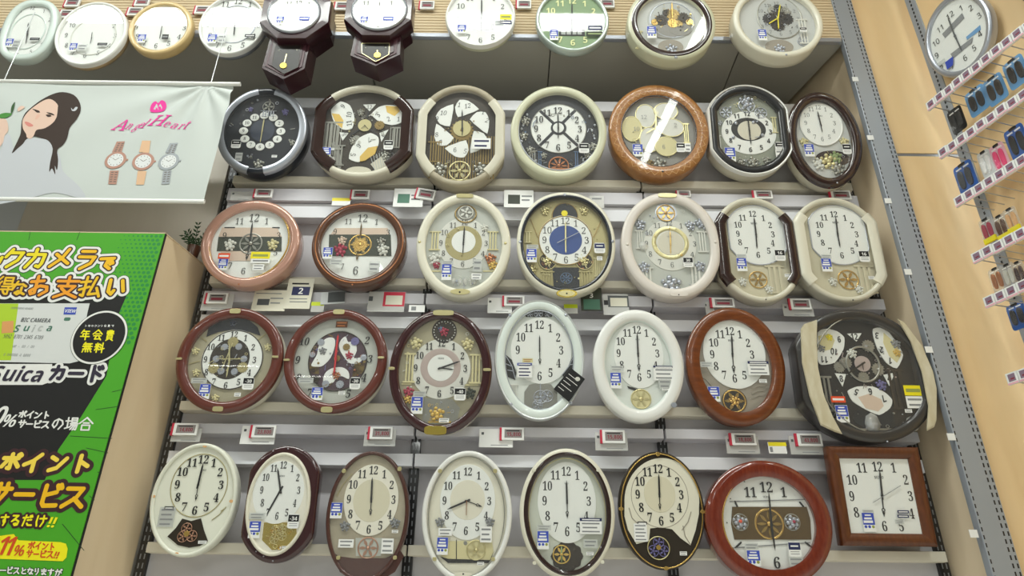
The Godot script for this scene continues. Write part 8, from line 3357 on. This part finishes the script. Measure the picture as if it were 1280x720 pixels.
func top_octagon_plain() -> void:
	thing("wall_clock","dark wood octagon pendulum clock with plain window and low-swung gold bob, left of its pair","clock",Vector3(-0.9486,3.8833,0.1955),4,0)
	loft(outline(108,149.4,150.7),Vector2(0,0),prof([6,70,0,74,0,136,4,146,29.9,148]),true,true)
	part("octagon_head",M.pendwood)
	loft(outline(108,135.4,136.7),Vector2(0,0),prof([0,0,0,72]),true,true)
	part("back",M.pendwood)
	ring(-4.5,-12.2,115.2,112,9,146,158)
	part("dial_rim",M.silver)
	disc(-4.5,-12.2,109.2,106,147,150)
	part("dial",M.dial)
	disc(-4.5,-12.2,108.2,105,153.6,153.8)
	part("glass",M.glass)
	txt("12","s",23.5,8.6,43,150.6,0,0.85)
	txt("11","s",23.5,-31.8,37.6,150.6,0,0.85)
	txt("1","s",23.5,55.2,36.6,150.6,0,0.85)
	txt("10","s",23.5,-68.3,4.8,150.6,0,0.85)
	txt("9","s",23.5,-90.5,-42.7,150.6,0,0.85)
	part("numerals",M.ink)
	hands(-1.5,-30.1,151.2,43.2,177.1,41.3,-0.1,M.ink)
	pol([-104.6,-101.7,69,-93.2,63.1,-275.3,-18,-331.7,-116.6,-274.7],4,108)
	part("pendulum_case",M.pendwood)
	pol([-93,-117.6,56.4,-110.3,51.3,-266.9,-18.4,-315.4,-103.3,-266.4],107,111)
	part("moulding",M.pendwood2)
	pol([-83,-131.3,45.5,-125,41.1,-259.7,-18.9,-301.4,-91.9,-259.3],107,114)
	part("moulding",M.pendwood)
	pol([-74,-162.1,33.6,-158.1,37.8,-273,-17.5,-309.2,-73.9,-268.1],112,114.8)
	part("window",M.blackbrown)
	rib([-73.7,-162.8,33.9,-158.9],1.8,114.3,115.4)
	rib([33.9,-158.9,38.2,-273.7],1.8,114.3,115.4)
	rib([38.2,-273.7,-17.2,-309.9],1.8,114.3,115.4)
	rib([-17.2,-309.9,-73.5,-268.7],1.8,114.3,115.4)
	rib([-73.5,-268.7,-73.7,-162.8],1.8,114.3,115.4)
	part("window_line",M.bronze)
	rib([-19.7,-207.6,-24.7,-268.2],4.5,114.5,116.2)
	part("pendulum_rod",M.palegold)
	disc(-24.7,-268.2,15,15,115,118)
	part("pendulum_bob",M.brass)
	posy(-54.2,-185.5,115,6,6)
	part("corner_scroll",M.pewter)
	posy(20.8,-182,115,6,6)
	part("corner_scroll",M.pewter)
	promo(-56.5,-57.3,154.3,32.4,41.9)
	slip(45.9,-47.6,154.3,43.3,21,"label",M.blue,M.paper,1)

func top_octagon_gilt() -> void:
	thing("wall_clock","dark wood octagon pendulum clock with gilt-lined window, right of its pair","clock",Vector3(-0.5923,3.9079,0.1956),4,0)
	loft(outline(108,146,152.2),Vector2(0,0),prof([6,70,0,74,0,136,4,146,29.2,148]),true,true)
	part("octagon_head",M.pendwood)
	loft(outline(108,132,138.2),Vector2(0,0),prof([0,0,0,72]),true,true)
	part("back",M.pendwood)
	ring(4.7,-12.1,122.1,115.7,9,146,158)
	part("dial_rim",M.silver)
	disc(4.7,-12.1,116.1,109.7,147,150)
	part("dial",M.dial)
	disc(4.7,-12.1,115.1,108.7,153.6,153.8)
	part("glass",M.glass)
	txt("6","s",23.7,6.9,-97,150.6,0,0.85)
	txt("11","s",23.7,-55.7,23.6,150.6,0,0.85)
	txt("1","s",23.7,54.1,25.3,150.6,0,0.85)
	txt("9","s",23.7,-88.2,-18.7,150.6,0,0.85)
	txt("3","s",23.7,98.2,-13.3,150.6,0,0.85)
	part("numerals",M.ink)
	hands(4.2,-11.9,151.2,41.3,177.6,41.8,-2.4,M.ink)
	pol([-98.5,-95.8,96.9,-92.7,102.5,-217.2,4.5,-279.4,-108.2,-224.9],4,108)
	part("pendulum_case",M.pendwood)
	pol([-84.8,-107.8,83.2,-105.2,88,-212.2,3.7,-265.8,-93.1,-218.9],107,111)
	part("moulding",M.pendwood2)
	pol([-73,-118.2,71.5,-115.9,75.7,-208,3.1,-254.1,-80.2,-213.8],107,114)
	part("moulding",M.pendwood)
	pol([-63.3,-164.6,54.1,-162.7,57.1,-223.2,4,-262.3,-58.2,-218.1],112,114.8)
	part("window",M.blackbrown)
	rib([-63.1,-165.3,54.3,-163.5],2.7,114.3,115.4)
	rib([54.3,-163.5,57.3,-223.9],2.7,114.3,115.4)
	rib([57.3,-223.9,4.2,-262.9],2.7,114.3,115.4)
	rib([4.2,-262.9,-58,-218.8],2.7,114.3,115.4)
	rib([-58,-218.8,-63.1,-165.3],2.7,114.3,115.4)
	part("window_line",M.palegold)
	rib([6.3,-204.4,8.5,-229.3],4.5,114.5,116.2)
	part("pendulum_rod",M.palegold)
	disc(8.5,-229.3,15,15,115,118)
	part("pendulum_bob",M.brass)
	posy(-44.7,-188.1,115,6,6)
	part("corner_scroll",M.pewter)
	posy(39.9,-186.8,115,6,6)
	part("corner_scroll",M.pewter)
	promo(-54.9,-74.6,154.3,32.5,42)
	slip(48.2,-64.9,154.3,43.4,21,"label",M.blue,M.paper,1)

func top_white_lcd() -> void:
	thing("wall_clock","round white clock with small black number panel, in the middle of the slatted fascia","clock",Vector3(-0.157,3.9695,0.2027),6,0)
	band(0,0,158.2,169.3,[9,0,2.5,5,0.8,13,0.8,26],2)
	loft(outline(2,149.2,160.3),Vector2(0,0),prof([0,1,0,2]),true,true)
	part("case",M.greencream)
	band(0,0,158.2,169.3,[0,25,0,39,1.5,44,4,48,8.2,47.2,10.8,44,11.4,41,11.4,34],2)
	part("bezel",M.white)
	loft(outline(2,147.8,158.9),Vector2(0,0),prof([0,30,0,33]),true,true)
	part("dial",M.dial)
	loft(outline(2,147.3,158.4),Vector2(0,0),prof([0,42.8,.2,43]),true,true)
	part("glass",M.glass)
	nums(3.2,-0.1,109.4,126.7,28.6,35.6,"s",0.85,[12,11,1,7,6,5,9,10,2,3])
	part("numerals",M.ink)
	hands(5.1,-4.6,37,79.2,178.5,114.7,-1.5,M.ink)
	disc(4.4,-50.4,57.8,21.2,34.2,35.8,104)
	part("number_panel",M.ink)
	disc(-34.3,-51.7,9.8,14.4,34.9,36.3,104)
	part("display_cell",M.lcdgrey)
	disc(-10,-51.3,9.8,14.4,34.9,36.3,104)
	part("display_cell",M.lcdgrey)
	disc(14.2,-50.9,9.8,14.4,34.9,36.3,104)
	part("display_cell",M.lcdgrey)
	disc(38.5,-50.6,9.8,14.4,34.9,36.3,104)
	part("display_cell",M.lcdgrey)
	promo(-81.4,-73,43.3,39.6,46.9)
	slip(84.8,-38.7,43.3,41.6,30.7,"label",M.clear,M.greyprint,2)
	slip(114.5,-2.7,43.3,53.2,31,"sale_label",M.yellow,M.olive,1)
	slip(115,-33.5,43.3,53,21.3,"label",M.navyprint,M.paper,1)

func top_green() -> void:
	thing("wall_clock","round clock with green dial, cream numerals and mint-silver rim","clock",Vector3(0.2565,3.9542,0.2034),6,0)
	band(0,0,165,176.2,[9,0,2.5,5,0.8,13,0.8,26],2)
	loft(outline(2,156,167.2),Vector2(0,0),prof([0,1,0,2]),true,true)
	part("case",M.mintsilver)
	band(0,0,165,176.2,[0,25,0,39,1.5,44,6,48,12.3,47.2,16.5,44,17.1,41,17.1,34],2)
	part("bezel",M.mintsilver)
	loft(outline(2,148.9,160.1),Vector2(0,0),prof([0,30,0,33]),true,true)
	part("dial",M.greendial)
	loft(outline(2,148.4,159.6),Vector2(0,0),prof([0,42.8,.2,43]),true,true)
	part("glass",M.glass)
	nums(0.1,-3.5,111.7,117.5,33.2,35.6,"A",0.85,[12,11,1,10,2,9,3,7,6,5])
	part("numerals",M.paleyellow)
	hands(-1.4,2.7,37,94.1,-178.9,99.8,1.1,M.ink)
	disc(-2.5,-62.9,57.6,19.9,34.2,35.8,104)
	part("number_panel",M.ink)
	disc(-41.1,-64.2,9.8,13.5,34.9,36.3,104)
	part("display_cell",M.lcdgrey)
	disc(-16.9,-63.8,9.8,13.5,34.9,36.3,104)
	part("display_cell",M.lcdgrey)
	disc(7.2,-63.4,9.8,13.5,34.9,36.3,104)
	part("display_cell",M.lcdgrey)
	disc(31.4,-63.1,9.8,13.5,34.9,36.3,104)
	part("display_cell",M.lcdgrey)
	promo(-83.4,-86.3,43.3,37.5,58.2)
	slip(100.9,-45,43.3,64.2,23.5,"label",M.navyprint,M.paper,1)
	slip(98,-77.8,43.3,75.2,23.3,"label",M.forest,M.leafgreen,1)

func top_brown_gears() -> void:
	thing("wall_clock","round cream clock with dark brown ring and exposed gold gears, on the slatted fascia","clock",Vector3(0.6859,3.8977,0.2151),9,0)
	band(0,0,193.3,192.5,[9,0,2.5,5,0.8,31,0.8,62],2)
	loft(outline(2,184.3,183.5),Vector2(0,0),prof([0,1,0,2]),true,true)
	part("case",M.greencream)
	band(0,0,193.3,192.5,[0,61,0,75,1.5,80,14.9,84,30.7,83.2,42,80,42.6,77,42.6,62],2)
	part("bezel",M.greencream)
	loft(outline(2,151.7,150.9),Vector2(0,0),prof([0,58,0,61]),true,true)
	part("back_plate",M.palegrey)
	loft(outline(2,151.2,150.4),Vector2(0,0),prof([0,78.8,.2,79]),true,true)
	part("glass",M.glass)
	band(0,0,193.3,192.5,[9.3,61,9.3,76.5,10.8,81.5,20.3,85.5,32,84.7,41.7,81.5,41.2,78.5,41.2,62],2)
	part("inner_band",M.darkwood)
	disc(4,26.3,105.1,97.8,61,63.2)
	part("dial",M.softgrey)
	disc(-25.3,-33.3,60.3,37.5,62.4,64.6)
	part("side_disc",M.stonegrey)
	disc(40.3,-20.1,51.1,36,63,65.2)
	part("side_disc",M.stonegrey)
	ring(6.1,27.1,98.1,93.9,4.6,63,65,2)
	part("dial_rim",M.silver)
	gear(11.7,53,31.5,14,65,67)
	part("gear",M.bronzegold)
	gear(-41.3,24.2,29.6,14,65,67)
	part("gear",M.bronze)
	gear(57.4,36.8,29.6,14,65,67)
	part("gear",M.bronze)
	gear(-69.9,12.7,16.7,14,65,67)
	part("gear",M.gold)
	gear(83.9,14.9,16.7,14,65,67)
	part("gear",M.gold)
	gear(9,8.2,24.1,14,65,67)
	part("gear",M.gold)
	gear(-15.8,63.8,18.5,14,65,67)
	part("gear",M.bronze)
	gear(37,8.6,18.5,14,65,67)
	part("gear",M.bronzegold)
	works(5.6,26.4,98,83.8,9,65,[M.gold,M.bronze,M.palegold],0.1)
	hands(7.2,43.2,71,55.8,-176.6,73.3,1.9,M.gold)
	disc(-6.6,-113.3,55.3,38,61.5,63.7)
	part("stage",M.wavegrey)
	posy(-3.1,-127.5,64,31.5,37.6)
	part("ornament",M.silver)
	column(-143.2,-79.6,27.7,87.5,3,63)
	part("column",M.softyellow)
	column(124.8,-75.8,27.7,87.6,3,63)
	part("column",M.softyellow)
	promo(-89.6,-50,79.3,40.6,61.4)
	ball(7.3,-180.1,83.5,8.3,8.3,2.4)
	part("clip",M.silver)

func top_cream_gears() -> void:
	thing("wall_clock","round cream clock with dark gears and yellow hands, right end of the slatted fascia","clock",Vector3(1.1613,3.9215,0.2053),6,0)
	band(0,0,198.1,194.7,[9,0,2.5,5,0.8,31,0.8,62],2)
	loft(outline(2,189.1,185.7),Vector2(0,0),prof([0,1,0,2]),true,true)
	part("case",M.ivory)
	band(0,0,198.1,194.7,[0,61,0,75,1.5,80,9.8,84,20.2,83.2,27.4,80,28,77,28,62],2)
	part("bezel",M.ivory)
	loft(outline(2,171.1,167.7),Vector2(0,0),prof([0,58,0,61]),true,true)
	part("back_plate",M.palegrey)
	loft(outline(2,170.6,167.2),Vector2(0,0),prof([0,78.8,.2,79]),true,true)
	part("glass",M.glass)
	disc(16.9,35.9,101.4,117.6,61,63.2)
	part("dial",M.softgrey)
	ring(16.4,34.9,101.3,117.5,5.6,63,65,2)
	part("dial_rim",M.pewter)
	gear(9.8,42.7,41.1,14,64,66)
	part("gear",M.bronze)
	gear(-30.1,24.4,31.7,14,64,66)
	part("gear",M.blackbrown)
	gear(45.2,25.5,31.7,14,64,66)
	part("gear",M.blackbrown)
	gear(3.2,-10.3,31.7,14,64,66)
	part("gear",M.bronze)
	gear(-10.2,72,24.3,14,64,66)
	part("gear",M.pewter)
	gear(41.9,72.8,24.3,14,64,66)
	part("gear",M.pewter)
	gear(15,84.3,22.4,14,64,66)
	part("gear",M.blackbrown)
	works(10.3,28.7,73,79.6,10,65,[M.pewter,M.silver,M.bronze])
	nums(10.8,28,87.2,85.5,18.7,63.8,"s",0.85)
	part("numerals",M.greyink)
	hands(5.4,25.4,71,64.4,-175.3,79.7,13.9,M.yellow)
	rib([4,22.6,-37.1,-7.2],4.7,73.5,75.2)
	part("second_hand",M.yellow)
	disc(-4.3,-124.9,61.5,38.1,61.5,63.7)
	part("stage",M.wavegrey)
	posy(-3.7,-141.7,64,29.9,37.3)
	part("ornament",M.silver)
	column(111.9,-41.3,37.4,127.7,3,63)
	part("column",M.softwhite)
	rosette(104.2,-94.5,26.1,64,6)
	part("scroll",M.silver)
	promo(-77.8,-75.9,79.3,37,59.7)
	melody(104.9,-44.5,79.3,31.6,25.4,"")
	ball(10.7,-184.2,83.5,5.6,5.6,2.4)
	part("clip",M.silver)

func side_silver_clock() -> void:
	thing("wall_clock","large round silver clock seen edge-on, hung on the angled rack at the upper right","clock",Vector3(1.8411,3.6925,0.4153),4,-74.2)
	band(0,0,146.1,185.1,[9,0,2.5,5,0.8,11.5,0.8,23],2)
	loft(outline(2,137.1,176.1),Vector2(0,0),prof([0,1,0,2]),true,true)
	part("case",M.silver)
	band(0,0,146.1,185.1,[0,22,0,36,1.5,41,8.2,45,16.9,44.2,22.9,41,23.5,38,23.5,33],2)
	part("bezel",M.silver)
	loft(outline(2,123.6,162.6),Vector2(0,0),prof([0,29,0,32]),true,true)
	part("dial",M.dial)
	loft(outline(2,123.1,162.1),Vector2(0,0),prof([0,39.8,.2,40]),true,true)
	part("glass",M.glass)
	txt("12","a",26.6,5.3,105.5,34,0,0.85)
	txt("1","a",26.6,52.6,93.6,34,0,0.85)
	txt("2","a",26.6,86.6,59.4,34,0,0.85)
	txt("3","a",26.6,102.1,1.4,34,0,0.85)
	txt("11","a",26.6,-52.7,87.2,34,0,0.85)
	txt("10","a",26.6,-89.5,46.8,34,0,0.85)
	txt("9","a",26.6,-107.8,-7.4,34,0,0.85)
	txt("6","a",26.6,-9.7,-114.6,34,0,0.85)
	txt("8","a",26.6,-108.3,-65.6,34,0,0.85)
	txt("5","a",26.6,36.2,-105.4,34,0,0.85)
	txt("4","a",26.6,75.9,-70.5,34,0,0.85)
	txt("7","a",26.6,-67.9,-103,34,0,0.85)
	part("numerals",M.ink)
	hands(-8.9,3.3,36,84.9,-180,104.8,2.7,M.greyprint2)
	pol([-53.7,59.9,49.9,70.9,50.2,42.8,-49.2,32.9],33.1,33.8)
	part("printed_panel",M.greyprint)
	pol([-55,-49.9,49.5,-59.9,36.9,-79.5,-52.6,-76.1],33.1,33.8)
	part("printed_panel",M.greyprint)
	pol([26.1,-36.7,90.8,-37.5,86.4,-57.6,24.9,-51.6],33.3,34)
	part("blue_strip",M.packblue)
	pol([-83.9,-69.8,-45.5,-73.3,-59,-107.1,-87.9,-105.2],39.5,40.3)
	part("blue_sticker",M.blue)
	pol([-115.6,-46.8,-79.8,-51.8,-84.6,-69.1,-117.2,-64],39.5,40.3)
	part("clear_label",M.clear)

func side_maroon_clock() -> void:
	thing("wall_clock","round maroon clock cut off by the upper right corner of the picture","clock",Vector3(1.9239,3.7116,0.7075),4,-74.2)
	band(0,0,57.5,183.4,[9,0,2.5,5,0.8,11.5,0.8,23],2)
	loft(outline(2,48.5,174.4),Vector2(0,0),prof([0,1,0,2]),true,true)
	part("case",M.maroon)
	band(0,0,57.5,183.4,[0,22,0,36,1.5,41,5.7,45,11.7,44.2,15.7,41,16.3,38,16.3,33],2)
	part("bezel",M.maroon)
	loft(outline(2,42.3,168.1),Vector2(0,0),prof([0,29,0,32]),true,true)
	part("dial",M.dial)
	loft(outline(2,41.8,167.6),Vector2(0,0),prof([0,39.8,.2,40]),true,true)
	part("glass",M.glass)
